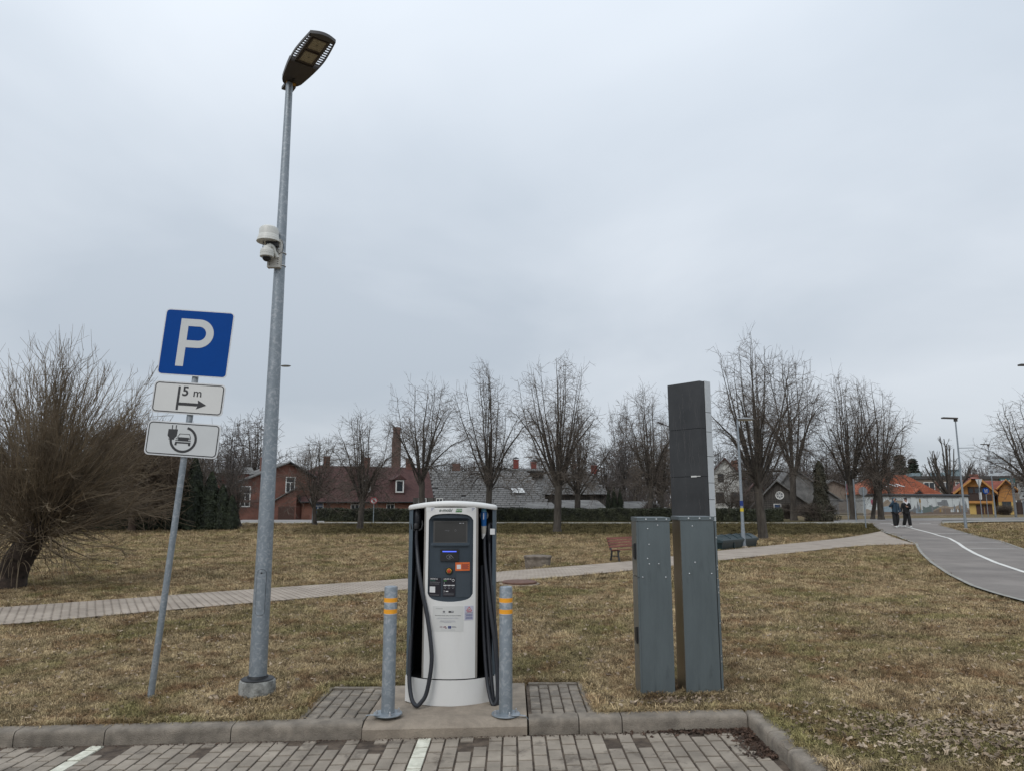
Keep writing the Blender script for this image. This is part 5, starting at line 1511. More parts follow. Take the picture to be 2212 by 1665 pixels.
def road_sign(bx, by, tx, ty, label, panels, cat='road sign', r=.035):
    g = ground(bx, by); Ht = at(tx, ty, g.y).z - g.z
    t = thing('road_sign', label, cat, g, group='road signs')
    mb = MB(); mb.lathe([(r, -.1), (r, Ht), (.005, Ht)], 10); mb.build('pole', M['galv'], t, smooth=40)
    for kind, py, w, h, m_, rz, dx in panels:
        zz = at(CX, py, g.y).z - g.z
        mx = Matrix.Translation((dx, 0, zz)) @ Matrix.Rotation(rz, 4, 'Z') @ frame_front((0, -.045, 0))
        mb = MB()
        if kind == 'disc': poly = [(w * math.cos(a), w * math.sin(a)) for a in np.linspace(0, 2 * math.pi, 25)[:-1]]
        elif kind == 'tri': poly = [(-w, h), (0, -h), (w, h)]
        else: poly = [(-w, -h), (w, -h), (w, h), (-w, h)]
        mb.prism(ccw(poly), -.012, .0, mx); mb.build('sign_panel', m_, t)
    return t
road_sign(1870, 1140, 1859, 1051, 'round road sign showing its grey back at the lawn tip by the cycle path', [('disc', 1060, .27, 0, M['sign_back'], R(180), 0)])
road_sign(1849, 1127, 1839, 1034, 'narrow grey-backed road sign between the faded red sign and the grey round back', [('rect', 1056, .10, .55, M['sign_back'], R(50), 0), ('rect', 1089, .09, .22, M['sign_back'], R(50), 0)])
t_ = road_sign(1832, 1124, 1825, 1038, 'faded red and white road sign turned almost edge-on beside the iron fence', [('disc', 1053, .33, 0, M['sign_pink'], R(68), .02)])
t_ = road_sign(2121, 1119, 2112, 1036, 'white and red triangular road sign turned sideways in front of the yellow house', [('tri', 1044, .30, .42, M['sign_white'], R(-62), .06), ('rect', 1070, .10, .32, M['sign_white'], R(-40), .05)])
mb = MB(); 
t_ = road_sign(2134, 1115, 2127, 1053, 'small round blue road sign with white arrow marks in front of the garage door', [('disc', 1059, .33, 0, M['sign_blue'], 0, 0)])
zz = at(CX, 1059, t_.location.y).z - t_.location.z
mb = MB(); mx = Matrix.Translation((0, -.047, zz)) @ frame_front((0, 0, 0))
for sx in (-1, 1): mb.prism(ccw([(sx * .05, -.2), (sx * .13, -.2), (sx * .13, .08), (sx * .2, .06), (sx * .1, .2), (sx * .02, .06), (sx * .05, .08)]), 0, .004, mx)
mb.build('arrow_mark', M['ink_light'], [c for c in t_.children if c.name.startswith('sign_panel')][0])
# tall direction sign with three clear-looking white boards
g = ground(2194, 1117); Ht = at(2176, 978, g.y).z - g.z
t_ = thing('direction_sign', 'tall grey pole carrying white direction boards high above the yellow house', 'direction sign', g, group='road signs')
mb = MB(); mb.lathe([(.11, -.1), (.105, Ht * .5), (.085, Ht), (.01, Ht)], 12); mb.build('pole', M['sign_back'], t_, smooth=40)
lean = xat(2176, g.y, at(2176, 978, g.y).z) - g.x
for pyy, hh, x0_, txt in ((989, .30, 2126, (.5,.2,.4)), (1000, .22, 2133, (.35,.55)), (1019, .34, 2133, (.75,))):
    zz = at(CX, pyy, g.y).z - g.z; xa = xat(x0_, g.y, zz + g.z) - g.x
    mb = MB(); mb.box(xa, -.10, -.14, -.11, zz - hh, zz + hh); pn = mb.build('board', mat('board_pale', (0.50, 0.54, 0.57), .5, var=.02), t_)
    mb = MB()
    q = .55
    for wd_ in txt: mb.cbox((xa + q + wd_ / 2, -.1425, zz + .02), (wd_, .003, .12)); q += wd_ + .07
    mb.build('lettering', M['ink_grey'], pn)
    mb = MB(); mb.box(xa + .12, xa + .42, -.145, -.141, zz - .13, zz + .13); mb.build('symbol', M['ink_grey'], pn)
# arrow boards at the right edge
g = ground(2213, 1121)
t_ = thing('direction_sign', 'three white boards with black left arrows stacked on a pole at the right edge', 'direction sign', g, group='road signs')
Ht = at(2213, 1043, g.y).z - g.z
mb = MB(); mb.tube([(0, 0, -.1), (0, 0, Ht)], .05, 8); mb.tube([(1.0, 0, -.1), (1.0, 0, Ht)], .05, 8); mb.build('pole', M['galv'], t_)
for pyy in (1049, 1060, 1070.5):
    zz = at(CX, pyy, g.y).z - g.z; xa = xat(2199 + (pyy - 1049) * .12, g.y) - g.x
    mb = MB(); mb.box(xa, 1.4, -.10, -.07, zz - .22, zz + .22); pn = mb.build('board', M['sign_white2'], t_)
    mb = MB(); mb.prism(ccw([(.18, 0), (.36, .10), (.33, .03), (.62, .03), (.62, -.03), (.33, -.03), (.36, -.10)]), 0, .004, frame_front((xa, -.101, zz))); mb.build('arrow_mark', M['sign_black'], pn)
# the two round signs by the long brick house
def far_sign(bx, by, tx, ty, rad, label, red, sym):
    d_ = ground(bx, by); t = thing('road_sign', label, 'road sign', d_, group='road signs')
    zz = at(tx, ty, d_.y).z - d_.z
    mb = MB(); mb.tube([(0, 0, -.1), (0, 0, zz + rad * .8)], .035, 8); mb.build('pole', M['galv'], t)
    mxx = frame_front((0, -.045, zz)); circ = [(rad * math.cos(a), rad * math.sin(a)) for a in np.linspace(0, 2 * math.pi, 25)[:-1]]
    mb = MB(); mb.prism(circ, -.01, 0, mxx); p1_ = mb.build('sign_panel', M['sign_red'] if red else M['sign_back'], t)
    if red:
        mb = MB(); mb.prism([(x * .8, y * .8) for x, y in circ], .0, .004, mxx); mb.build('field', M['sign_white2'], p1_)
        if sym == '30':
            vs, fs = text_mesh('30', rad * 1.0, .008); mb = MB().add(vs, fs, frame_front((0, -.051, zz))); mb.build('lettering', M['sign_black'], p1_)
        else:
            mb = MB(); mb.prism(ccw([(-rad * .25, -rad * .5), (-rad * .1, -rad * .5), (-rad * .1, rad * .1), (rad * .2, rad * .1), (rad * .2, rad * .3), (rad * .5, 0), (rad * .2, -rad * .2), (rad * .2, -.02), (-rad * .25, rad * .4)]), .005, .009, mxx); mb.box(-rad * .75, rad * .75, -.055, -.050, -.025, .025, Matrix.Translation((0, 0, zz)) @ Matrix.Rotation(R(45), 4, 'Y')); mb.build('symbol', M['sign_red'], p1_)
far_sign(617, 1121, 618, 1088, .22, 'round red-edged speed sign reading 30 beside the tall lamp post, by the brick house gable', True, '30')
far_sign(806, 1128, 806, 1080, .25, 'round red-edged no turning sign in front of the long brick house windows', True, 'turn')
far_sign(674, 1131, 674, 1080, .26, 'small grey-backed round road sign beside the slim young tree', False, None)

# ================================================================== BUILDINGS
def window(parent, x, z, w, h, y=0.0, mull=(1, 1), frame='window_white', pane='glass', mx=None, t=0.07, depth=.05, arch=False):
    """window in the wall plane y (outer face towards -y): frame part with a pane sub-part, mullions in the frame"""
    mx = mx or Matrix.Identity(4)
    mb = MB()
    mb.box(x - w / 2, x - w / 2 + t, y - depth, y + .02, z, z + h, mx); mb.box(x + w / 2 - t, x + w / 2, y - depth, y + .02, z, z + h, mx)
    mb.box(x - w / 2 + t, x + w / 2 - t, y - depth, y + .02, z, z + t, mx); mb.box(x - w / 2 + t, x + w / 2 - t, y - depth, y + .02, z + h - t, z + h, mx)
    nv, nh = mull
    for i in range(1, nv + 1):
        xx = x - w / 2 + w * i / (nv + 1); mb.box(xx - t * .4, xx + t * .4, y - depth + .01, y + .02, z + t, z + (h * .62 if nh else h) - (0 if nh else t), mx)
    for i in range(1, nh + 1):
        zz = z + h * .62; mb.box(x - w / 2 + t, x + w / 2 - t, y - depth + .005, y + .02, zz, zz + t * .8, mx)
    fr = mb.build('window', M[frame], parent)
    mb = MB(); mb.box(x - w / 2 + t, x + w / 2 - t, y - .015, y + .02, z + t, z + h - t, mx); mb.build('pane', M[pane], fr)
    return fr

def bt(name, label, loc, rz): return thing(name, label, 'building', loc, rz)

# ---- long brick house with a maroon roof
rz = R(25)
z0 = zat(1120, 88) - .05
o = Vector((xat(652, 88), 88, z0))
h1 = bt('brick_house', 'long low red brick house with a maroon tiled roof and two white dormer windows', o, rz)
ev = zat(1076, 88) - z0; Ln_ = 16.8; D_ = 9.0
rg = zat(1005, 93.5) - z0
mb = MB(); mb.box(0, Ln_, 0, D_, -.5, ev); w1 = mb.build('wall', M['brick_orange'], h1)
# left gable with half hip
zh = ev + (rg - ev) * .66
hx = (rg - zh) / (rg - ev) * 4.0
mb = MB(); mb.add([(0, 0, ev), (0, D_, ev), (0, D_ / 2 + (D_ / 2) * (rg - zh) / (rg - ev), zh), (0, D_ / 2 - (D_ / 2) * (rg - zh) / (rg - ev), zh), (.3, 0, ev), (.3, D_, ev), (.3, D_ / 2 + 1.5, zh), (.3, D_ / 2 - 1.5, zh)], [(0, 3, 2, 1), (4, 5, 6, 7), (3, 7, 6, 2)])
mb.build('gable_wall', M['brick_red'], h1)
ov = .45
def rp(x, s): return (x, D_ / 2 + s * (D_ / 2 + ov), ev - ov * (rg - ev) / (D_ / 2))
yh = (D_ / 2) * (rg - zh) / (rg - ev)
vs = [rp(-.35, -1), rp(Ln_ + .4, -1), (Ln_ + .4, D_ / 2, rg), (2.6, D_ / 2, rg), (-.35, D_ / 2 - yh, zh), rp(-.35, 1), rp(Ln_ + .4, 1), (-.35, D_ / 2 + yh, zh)]
mb = MB(); mb.add(vs, [(0, 1, 2, 3, 4), (5, 7, 3, 2, 6), (4, 3, 7)]); mb.add([(x, y, z - .12) for x, y, z in vs], [(4, 3, 2, 1, 0), (6, 2, 3, 7, 5), (7, 3, 4), ])
rf = mb.build('roof', M['roof_maroon'], h1)
mb = MB(); mb.tube([vs[0], vs[4]], .16, 4); mb.tube([vs[5], vs[7]], .14, 4); mb.build('barge_board', M['black_board'], h1)
mb = MB(); mb.tube([(vs[0][0], vs[0][1] - .05, vs[0][2]), (vs[1][0], vs[1][1] - .05, vs[1][2])], .09, 6); mb.build('gutter', M['black_board'], h1)
for x in (3.2, 8.4, 14.2):
    mb = MB(); mb.box(x, x + .75, D_ / 2 - .3, D_ / 2 + .3, rg - .4, rg + 1.2); mb.box(x - .05, x + .8, D_ / 2 - .35, D_ / 2 + .35, rg + 1.0, rg + 1.12); mb.build('chimney', M['brick_red'], rf)
for i, x in enumerate((1.9, 6.4, 10.9, 14.4)):
    window(h1, x, .9 if i else .5, 1.05 if i else 1.3, ev - 1.15 if i else ev - .75, mull=(1, 1), pane='glass_blue' if i == 0 else 'glass')
for x in (7.9, 12.2):           # dormers
    zz = ev + .75; yy = (zz - ev) / (rg - ev) * D_ / 2 - .25
    mb = MB(); mb.box(x - .65, x + .65, yy, yy + 2.5, zz - .3, zz + 1.75); dm = mb.build('dormer', M['roof_maroon'], h1)
    mb = MB(); mb.add([(x - .9, yy - .2, zz + 1.70), (x, yy - .2, zz + 2.35), (x + .9, yy - .2, zz + 1.70), (x - .9, yy + 3, zz + 1.70), (x, yy + 3, zz + 2.35), (x + .9, yy + 3, zz + 1.70)], [(0, 1, 4, 3), (1, 2, 5, 4), (0, 2, 1)]); mb.build('dormer_roof', M['roof_maroon'], dm)
    window(dm, x, zz + .05, 1.1, 1.6, yy - .01, mull=(0, 0), t=.16)
gm = Matrix.Rotation(R(90), 4, 'Z') @ Matrix.Diagonal((-1, 1, 1, 1))
gmx = Matrix(((0, 1, 0, 0), (1, 0, 0, 0), (0, 0, 1, 0), (0, 0, 0, 1)))
for y_, zz, w_, hh in ((1.6, .5, .55, 1.9), (3.4, .5, .55, 1.9), (5.3, .5, .55, 1.9), (2.6, ev + .4, .7, 1.7)):
    window(h1, y_, zz, w_, hh, 0, mull=(0, 1), mx=gmx, t=.1)
mb = MB(); mb.box(-.06, .0, -.02, D_, ev - .12, ev + .02); mb.build('string_course', M['brick_dark'], h1)
mb = MB(); mb.box(.8, 3.0, -1.2, -.2, -.4, .55); mb.build('porch_step', M['brick_red'], h1)

# ---- red brick gabled house at the left
rz = R(32)
z0 = zat(1121, 86) - .05
o = Vector((xat(497, 84), 84, z0))
h2 = bt('brick_house', 'tall red brick gabled house with a weathered grey roof behind the tall lamp post', o, rz)
Wg, Dg = 9.2, 10.0
px_a, zp = .70 * Wg, zat(998, 89) - z0
zr, zl = zat(1027, 90) - z0, zat(1047, 84) - z0
prof = [(0, -.5), (Wg, -.5), (Wg, zr - .15), (px_a, zp - .15), (0, zl - .15)]
mb = MB(); mb.prism(prof, -Dg, 0.0, frame_front((0, 0, 0))); mb.build('wall', M['brick_red'], h2)
mb = MB()
for (xa, za), (xb, zb_) in (((-.6, zl - .18), (px_a, zp)), ((px_a, zp), (Wg + .6, zr - .25))):
    vs = [(xa, -.5, za), (xb, -.5, zb_), (xb, Dg + .3, zb_), (xa, Dg + .3, za)]
    mb.add(vs + [(x, y, z - .14) for x, y, z in vs], [(0, 1, 2, 3), (7, 6, 5, 4), (0, 4, 5, 1), (1, 5, 6, 2), (2, 6, 7, 3), (3, 7, 4, 0)])
rf = mb.build('roof', M['roof_grey'], h2)
mb = MB(); mb.tube([(px_a, -.52, zp - .06), (Wg + .6, -.52, zr - .31)], .13, 4); mb.build('barge_board', M['black_board'], h2)
mb = MB(); mb.box(px_a - 2.3, px_a - 1.5, 4, 4.7, zp - 1.2, zp + .7); mb.build('chimney', M['brick_red'], rf)
window(h2, px_a + .3, zp - 3.7, 1.15, 1.9, 0, mull=(1, 1), t=.12)
window(h2, 1.6, 1.5, 1.2, 2.4, 0, mull=(1, 1), t=.12); window(h2, 4.0, 1.5, 1.2, 2.4, 0, mull=(1, 1), t=.12)
mb = MB(); mb.box(-.02, Wg + .02, -.05, 0, 2.05, 2.3); mb.build('string_course', M['brick_dark'], h2)
mb = MB(); mb.box(-.9, 2.6, 3.0, 6.2, zl - .8, zl + 1.5); dm = mb.build('dormer', M['brick_red'], h2)
mb = MB(); mb.add([(-1.3, 2.7, zl + 1.45), (-1.3, 4.6, zl + 2.3), (-1.3, 6.5, zl + 1.45), (3.2, 2.7, zl + 1.45), (3.2, 4.6, zl + 2.3), (3.2, 6.5, zl + 1.45)], [(0, 3, 4, 1), (1, 4, 5, 2), (0, 1, 2)]); mb.build('dormer_roof', M['roof_grey'], dm)
window(dm, 4.0, zl - .2, 1.0, 1.4, -.9, mull=(1, 0), mx=gmx, t=.12)
# lean-to between the two brick houses
z0 = zat(1121, 88)
h3 = bt('brick_annex', 'low brick annex with a steep grey lean-to roof between the two brick houses', (xat(590, 86), 86, z0 - .05), R(20))
mb = MB(); mb.prism([(0, -.3), (2.6, -.3), (2.6, zat(1054, 86) - z0), (0, zat(1083, 86) - z0)], -5, 0, frame_front()); mb.build('wall', M['brick_red'], h3)
za, zb_ = zat(1083, 86) - z0 + .02, zat(1051, 86) - z0 + .05
mb = MB(); vs = [(-.35, -.3, za - .1), (2.7, -.3, zb_), (2.7, 5.2, zb_), (-.35, 5.2, za - .1)]; mb.add(vs + [(x, y, z + .12) for x, y, z in vs], [(3, 2, 1, 0), (4, 5, 6, 7), (0, 1, 5, 4), (1, 2, 6, 5), (2, 3, 7, 6), (3, 0, 4, 7)]); mb.build('roof', M['roof_grey'], h3)
mb = MB(); mb.box(.6, 2.4, -.06, 0, -.1, 1.6); mb.build('door', M['door_brown'], h3)

# ---- factory chimney
z0 = 0.0
fc = thing('factory_chimney', 'tall dark brick factory chimney rising behind the maroon roof', 'chimney', (xat(853, 112), 112, z0))
hh = zat(922, 112)
mb = MB(); mb.box(-.62, .62, -.62, .62, 0, hh - 1.6); mb.build('shaft', M['brick_dark'], fc)
mb = MB(); mb.box(-.50, .50, -.50, .50, hh - 1.6, hh); mb.box(-.60, .60, -.60, .60, hh - .45, hh - .2); mb.build('top', M['brick_dark'], fc)

# ---- big grey slated barns in the middle
def slope(parent, x0, x1, y0, z0_, y1, z1, sw, sl, name='slates', base_mat='slate_dark', trim=None):
    """roof slope facing the viewer, laid with separate lapped slates"""
    L = math.hypot(y1 - y0, z1 - z0_); dy, dz = (y1 - y0) / L, (z1 - z0_) / L
    mb = MB(); vs = [(x0, y0, z0_), (x1, y0, z0_), (x1, y1, z1), (x0, y1, z1)]
    if trim: vs = [(x0 + trim[0], y0, z0_), (x1 + trim[1], y0, z0_), (x1 + trim[3], y1, z1), (x0 + trim[2], y1, z1)]
    mb.add([(x, y, z - .05) for x, y, z in vs], [(0, 1, 2, 3)]); base = mb.build('roof', M[base_mat], parent)
    nrow = int(L / sl); quads = []
    for r_ in range(nrow):
        t0 = r_ * sl; ux = (r_ + .5) / nrow
        xa, xb = x0, x1
        if trim: xa += trim[0] * (1 - ux) + trim[2] * ux; xb += trim[1] * (1 - ux) + trim[3] * ux
        nc = int((xb - xa) / sw)
        for c in range(nc):
            if rnd.random() < .006: continue
            cx_ = xa + (c + .5 + (.35 if r_ % 2 else 0)) * (xb - xa) / nc + rnd.uniform(-.02, .02)
            lift = rnd.uniform(.012, .045); a = t0 - .04 + rnd.uniform(-.03, .03); b = t0 + sl + .03
            hw = sw / 2 - .012
            q = []
            for xx, tt, up in ((-hw, a, lift + .03), (hw, a, lift + .03), (hw, b, .005), (-hw, b, .005)):
                q.append((cx_ + xx, y0 + dy * tt - dz * up, z0_ + dz * tt + dy * up))
            q += [(x, y + dz * .03, z - dy * .03) for x, y, z in q[:2]]
            quads.append(q)
    for q in quads: mb = None
    return base, quads
def lay_slates(parent, quads, n_single, m):
    idx = list(range(len(quads)))
    rest = MB()
    for i in idx:
        q = quads[i]
        if i < n_single:
            c = Vector(q[0]); mbq = MB().add([Vector(p) - c for p in q], [(0, 1, 2, 3), (4, 5, 1, 0)])
            mbq.build('slate', m, parent, c)
        else: rest.add(q, [(0, 1, 2, 3), (4, 5, 1, 0)])
    if rest.v: rest.build('slate_field', m, parent, kind='stuff')

zg_ = 0.0
b1_ = bt('barn', 'old grey slated barn roof reaching almost to the hedge, with two small skylights', (0, 0, 0), 0)
xa, xb = xat(940, 76), xat(1140, 76)
ze, zr_ = zat(1095, 76), zat(1016, 83)
base, quads = slope(b1_, xa, xb, 76, ze, 83, zr_, .46, .42, trim=(0, 2.4, -1.5, 0))
lay_slates(base, quads, 300, M['slate'])
mb = MB(); mb.prism([(76.4, -.5), (90, -.5), (90, ze), (83, zr_ - .15), (76.4, ze)], 0, .2, Matrix(((0, 0, 1, xa + .2), (1, 0, 0, 0), (0, 1, 0, 0), (0, 0, 0, 1)))); mb.build('gable_wall', M['dark_wood'], b1_)
mb = MB(); mb.box(xa + .3, xb, 76.5, 76.7, -.5, ze); mb.build('wall', M['dark_wood'], b1_)
mb = MB(); mb.add([(xa - 1.5, 83, zr_), (xb + 2, 83, zr_), (xb + 2, 90, ze), (xa - 1.5, 90, ze)], [(0, 1, 2, 3)]); mb.build('back_slope', M['roof_grey'], b1_)
for x_, z_ in ((xat(1113, 78.5), zat(1061, 78.5)), (xat(1127, 78.5), zat(1061, 78.5))):
    mb = MB(); mb.add([(x_ - .3, 78.1, z_ + .0), (x_ + .3, 78.1, z_ - .0), (x_ + .0, 78.75, z_ + .42), (x_ - .55, 78.75, z_ + .42)], [(0, 1, 2, 3)]); mb.add([(x_ - .3, 78.0, z_ - .1), (x_ + .3, 78.0, z_ - .1), (x_ + .3, 78.1, z_), (x_ - .3, 78.1, z_)], [(0, 1, 2, 3)]); mb.build('skylight', M['sign_white2'], b1_)
for x_ in (xat(984, 84),):
    mb = MB(); mb.box(x_ - .45, x_ + .45, 84, 84.8, zr_ - 1, zr_ + .9); mb.build('chimney', M['brick_dark'], b1_)
for xx in (xa + .5, xa + 2.0):
    pass
window(b1_, xa - 1.4, zat(1092, 76), .8, .8, 76.6, mull=(1, 0)); window(b1_, xa + .4, zat(1092, 76), .7, .8, 76.2, mull=(1, 0))
mb = MB(); mb.box(xa - 2.4, xa + .3, 76.6, 80, -.5, zat(1074, 76)); mb.build('boarded_lean_to', M['dark_wood'], b1_)

b2_ = bt('barn', 'larger grey slated barn with red brick chimneys behind the row of bare lindens', (0, 0, 0), 0)
xa, xb = xat(1085, 80), xat(1318, 80)
ze, zr_ = zat(1067, 80), zat(1011, 87)
base, quads = slope(b2_, xa, xb, 80, ze, 87, zr_, .47, .44, trim=(0, 0, 0, -2.2))
lay_slates(base, quads, 300, M['slate'])
mb = MB(); mb.box(xa, xb - .2, 80.6, 80.8, -.5, ze); mb.build('wall', M['dark_wood'], b2_)
mb = MB(); mb.add([(xb, 80, ze), (xb + .1, 94, ze), (xb - 2.2, 87, zr_)], [(0, 1, 2)]); mb.build('hip', M['roof_grey'], b2_)
mb = MB(); mb.add([(xa, 87, zr_), (xb - 2.2, 87, zr_), (xb, 94, ze), (xa, 94, ze)], [(0, 1, 2, 3)]); mb.build('back_slope', M['roof_grey'], b2_)
for p_, a_, b_ in ((1114, 988, 1012), (1153, 993, 1012), (1240, 996, 1012), (1284, 1000, 1013)):
    x_ = xat(p_, 87.5); zt_ = zat(a_ + 4, 87.5)
    mb = MB(); mb.box(x_ - .33, x_ + .33, 87.3, 88, zr_ - .6, zt_); mb.box(x_ - .38, x_ + .38, 87.25, 88.05, zt_ - .12, zt_); ck = mb.build('chimney', mat('chimney_red', (.20, .045, .035), .9, var=.15), b2_)
    mb = MB(); mb.add([(x_ - .42, 87.2, zt_ + .12), (x_ + .42, 87.2, zt_ + .12), (x_ + .42, 88.1, zt_ + .12), (x_ - .42, 88.1, zt_ + .12), (x_, 87.65, zt_ + .35)], [(0, 1, 4), (1, 2, 4), (2, 3, 4), (3, 0, 4), (3, 2, 1, 0)]); mb.build('chimney_hood', M['black_board'], ck)

# low sheds in front of the larger barn
def shed(label, pxa, pxb, Y, pe, pr, dep=5.0, m='roof_grey'):
    xa, xb = xat(pxa, Y), xat(pxb, Y); t = bt('shed', label, ((xa + xb) / 2, Y, -.2), 0); w = (xb - xa) / 2
    ze, zr__ = zat(pe, Y) + .2, zat(pr, Y + dep) + .2
    mb = MB(); mb.box(-w + .2, w - .2, .3, dep, -.3, ze - .02); mb.build('wall', M['dark_wood'], t)
    mb = MB(); vs = [(-w, 0, ze), (w, 0, ze), (w - .4, dep, zr__), (-w + .6, dep, zr__)]; mb.add(vs + [(x, y, z - .08) for x, y, z in vs], [(0, 1, 2, 3), (7, 6, 5, 4), (0, 4, 5, 1), (1, 5, 6, 2), (3, 2, 6, 7), (3, 7, 4, 0)]); mb.build('roof', M[m], t)
    return t
shed('low grey shed roof just above the hedge, left of the dark columnar trees', 1205, 1312, 72, 1097, 1079)
shed('small shed roof with a pale edge in front of the grey barn', 1128, 1206, 71, 1097, 1084)
shed('long low grey shed roof behind the hedge, between dark columnar trees and pylon', 1338, 1440, 73, 1096, 1082)

# ---- white house behind the pylon
def gable_house(name, label, pxl, pxr, pxp, Y, pyb, pye, pyp, dep, wall, roof, rz=0.0, ovh=.5, eaves=None):
    z0 = zat(pyb, Y); xl, xr = xat(pxl, Y), xat(pxr, Y)
    t = bt(name, label, (xl, Y, z0 - .1), rz); W = (xr - xl); P = (xat(pxp, Y) - xl)
    ze, zp = zat(pye, Y) - z0 + .1, zat(pyp, Y) - z0 + .1
    mb = MB(); mb.prism([(0, -.4), (W, -.4), (W, ze), (P, zp - .1), (0, ze)], -dep, 0, frame_front()); mb.build('wall', M[wall], t)
    mb = MB()
    for sgn, xe in ((-1, -ovh), (1, W + ovh)):
        k = (zp - ze) / (P if sgn < 0 else W - P); zz = ze - k * ovh
        vs = [(xe, -ovh, zz), (P, -ovh, zp), (P, dep + .3, zp), (xe, dep + .3, zz)]
        if sgn > 0: vs = [vs[1], vs[0], vs[3], vs[2]]
        mb.add(vs + [(x, y, z - .16) for x, y, z in vs], [(0, 1, 2, 3), (7, 6, 5, 4), (0, 4, 5, 1), (1, 5, 6, 2), (2, 6, 7, 3), (3, 7, 4, 0)])
    rf = mb.build('roof', M[roof], t)
    return t, W, P, ze, zp, rf
t, W, P, ze, zp, rf = gable_house('white_house', 'white rendered two storey house with a brown roof just right of the pylon', 1535, 1600, 1567, 96, 1104, 1024, 988, 8, 'render_white', 'roof_maroon', R(-14))
window(t, W * .35, ze - 1.0, .8, 1.1, 0, frame='dark_wood', t=.08); window(t, W * .8, 1.2, 1.1, 1.4, 0, mull=(1, 1), frame='dark_wood', t=.1); window(t, W * .3, 1.2, 1.1, 1.4, 0, mull=(1, 1), frame='dark_wood', t=.1)
mb = MB(); mb.box(W * .75, W * .95, 3, 3.8, zp - 2, zp - .2); mb.build('chimney', M['brick_orange'], rf)
t, W, P, ze, zp, rf = gable_house('outbuilding', 'brown roofed outbuilding between the white house and the dark boarded barn', 1598, 1655, 1640, 92, 1105, 1078, 1030, 9, 'dark_wood', 'roof_maroon', R(-16))
t, W, P, ze, zp, rf = gable_house('boarded_barn', 'dark boarded barn gable with a round white window behind the hedge', 1628, 1738, 1676, 84, 1110, 1086, 1036, 9, 'dark_wood', 'roof_grey', R(-18))
zz = zat(1069, 84) - t.location.z; xx = xat(1681, 84) - t.location.x
mb = MB(); mb.lathe([(.46, -.02), (.46, .06), (.36, .06), (.36, .0)], 24, Matrix.Translation((xx, -.0, zz)) @ Matrix.Rotation(R(90), 4, 'X')); fr = mb.build('window', M['window_white'], t)
mb = MB(); mb.lathe([(.37, .0), (.37, .02), (.01, .02)], 24, Matrix.Translation((xx, -.0, zz)) @ Matrix.Rotation(R(90), 4, 'X')); mb.build('pane', M['mural_grey'], fr)
mb = MB()
for a in (0, 60, 120): mb.box(-.36, .36, -.05, -.025, -.025, .025, Matrix.Translation((xx, 0, zz)) @ Matrix.Rotation(R(a), 4, 'Y'))
mb.build('glazing_bar', M['window_white'], fr)
window(t, W * .43, .4, .8, .9, 0, mull=(0, 0), pane='glass_blue')
mb = MB()
for k in range(8): mb.box(.3, W - .3, -.03, 0, .15 + .24 * k, .18 + .24 * k)
mb.build('log_joints', M['black_board'], t)
t, W, P, ze, zp, rf = gable_house('grey_house', 'large grey roofed house behind the forked linden and the conical thuja', 1660, 1800, 1712, 97, 1112, 1074, 1008, 10, 'slate', 'roof_grey', R(-14))
t, W, P, ze, zp, rf = gable_house('grey_outbuilding', 'low grey outbuilding stretching behind the conical thuja to the red roofed house', 1735, 1880, 1800, 108, 1112, 1070, 1035, 8, 'block_beige', 'roof_grey')

# ---- red tiled house behind the mural wall
Y_ = 102
z0 = 0.2
xl, xr = xat(1868, Y_), xat(2036, Y_)
t = bt('tiled_house', 'low house with a bright orange red tiled hipped roof behind the painted wall', (xl, Y_, z0), 0)
ze, zp = zat(1066, Y_) - z0, zat(1025, Y_ + 5) - z0
W = xr - xl; r0_, r1_ = xat(1893, Y_ + 5) - xl, xat(1960, Y_ + 5) - xl
mb = MB(); mb.box(.5, W - .5, .5, 9.5, -.3, ze); mb.build('wall', M['render_white'], t)
mb = MB(); vs = [(0, 0, ze), (W, 0, ze), (W, 10, ze), (0, 10, ze), (r0_, 5, zp), (r1_, 5, zp)]
mb.add(vs, [(0, 1, 5, 4), (1, 2, 5), (2, 3, 4, 5), (3, 0, 4), (3, 2, 1, 0)]); rf = mb.build('roof', M['roof_red'], t)
# raised tile courses
mb = MB()
for k in range(1, 17):
    u = k / 17
    a = Vector(vs[0]).lerp(Vector(vs[4]), u); b = Vector(vs[1]).lerp(Vector(vs[5]), u)
    mb.add([a + Vector((0, -.05, .0)), b + Vector((0, -.05, .0)), b + Vector((0, -.02, .09)), a + Vector((0, -.02, .09)), a + Vector((0, .25, .10)), b + Vector((0, .25, .10))], [(0, 1, 2, 3), (3, 2, 5, 4)])
mb.build('tile_courses', M['roof_red'], rf)
mb = MB(); x_ = xat(1920, Y_ + 5) - xl; mb.box(x_ - .4, x_ + .4, 4.6, 5.4, zp - .3, zp + 1.1); mb.build('chimney', M['brick_orange'], rf)
for p_ in (1888, 1908, 1931, 1945):
    x_ = xat(p_, Y_ + 2.6) - xl; u = .45
    a = Vector((x_, 5 * u - .6, ze + (zp - ze) * (u - .12) + .12)); d_ = Vector((-.9, .75, (zp - ze) * .15))
    mb = MB(); mb.add([a, a + Vector((.38, 0, 0)), a + d_ + Vector((.38, 0, 0)), a + d_], [(0, 1, 2, 3)]); mb.build('skylight', M['sign_white2'], rf)
x_ = xat(1986, Y_) - xl
mb = MB(); mb.add([(x_ - .7, -.1, ze + .1), (x_ + .7, -.1, ze + .1), (x_, -.1, ze + .75), (x_, 2.2, ze + .95)], [(0, 1, 2), (0, 2, 3), (1, 3, 2)]); dm = mb.build('dormer', M['roof_red'], rf)
mb = MB(); mb.add([(x_ - .45, -.13, ze + .14), (x_ + .45, -.13, ze + .14), (x_, -.13, ze + .58)], [(0, 1, 2)]); mb.build('pane', M['glass'], dm)

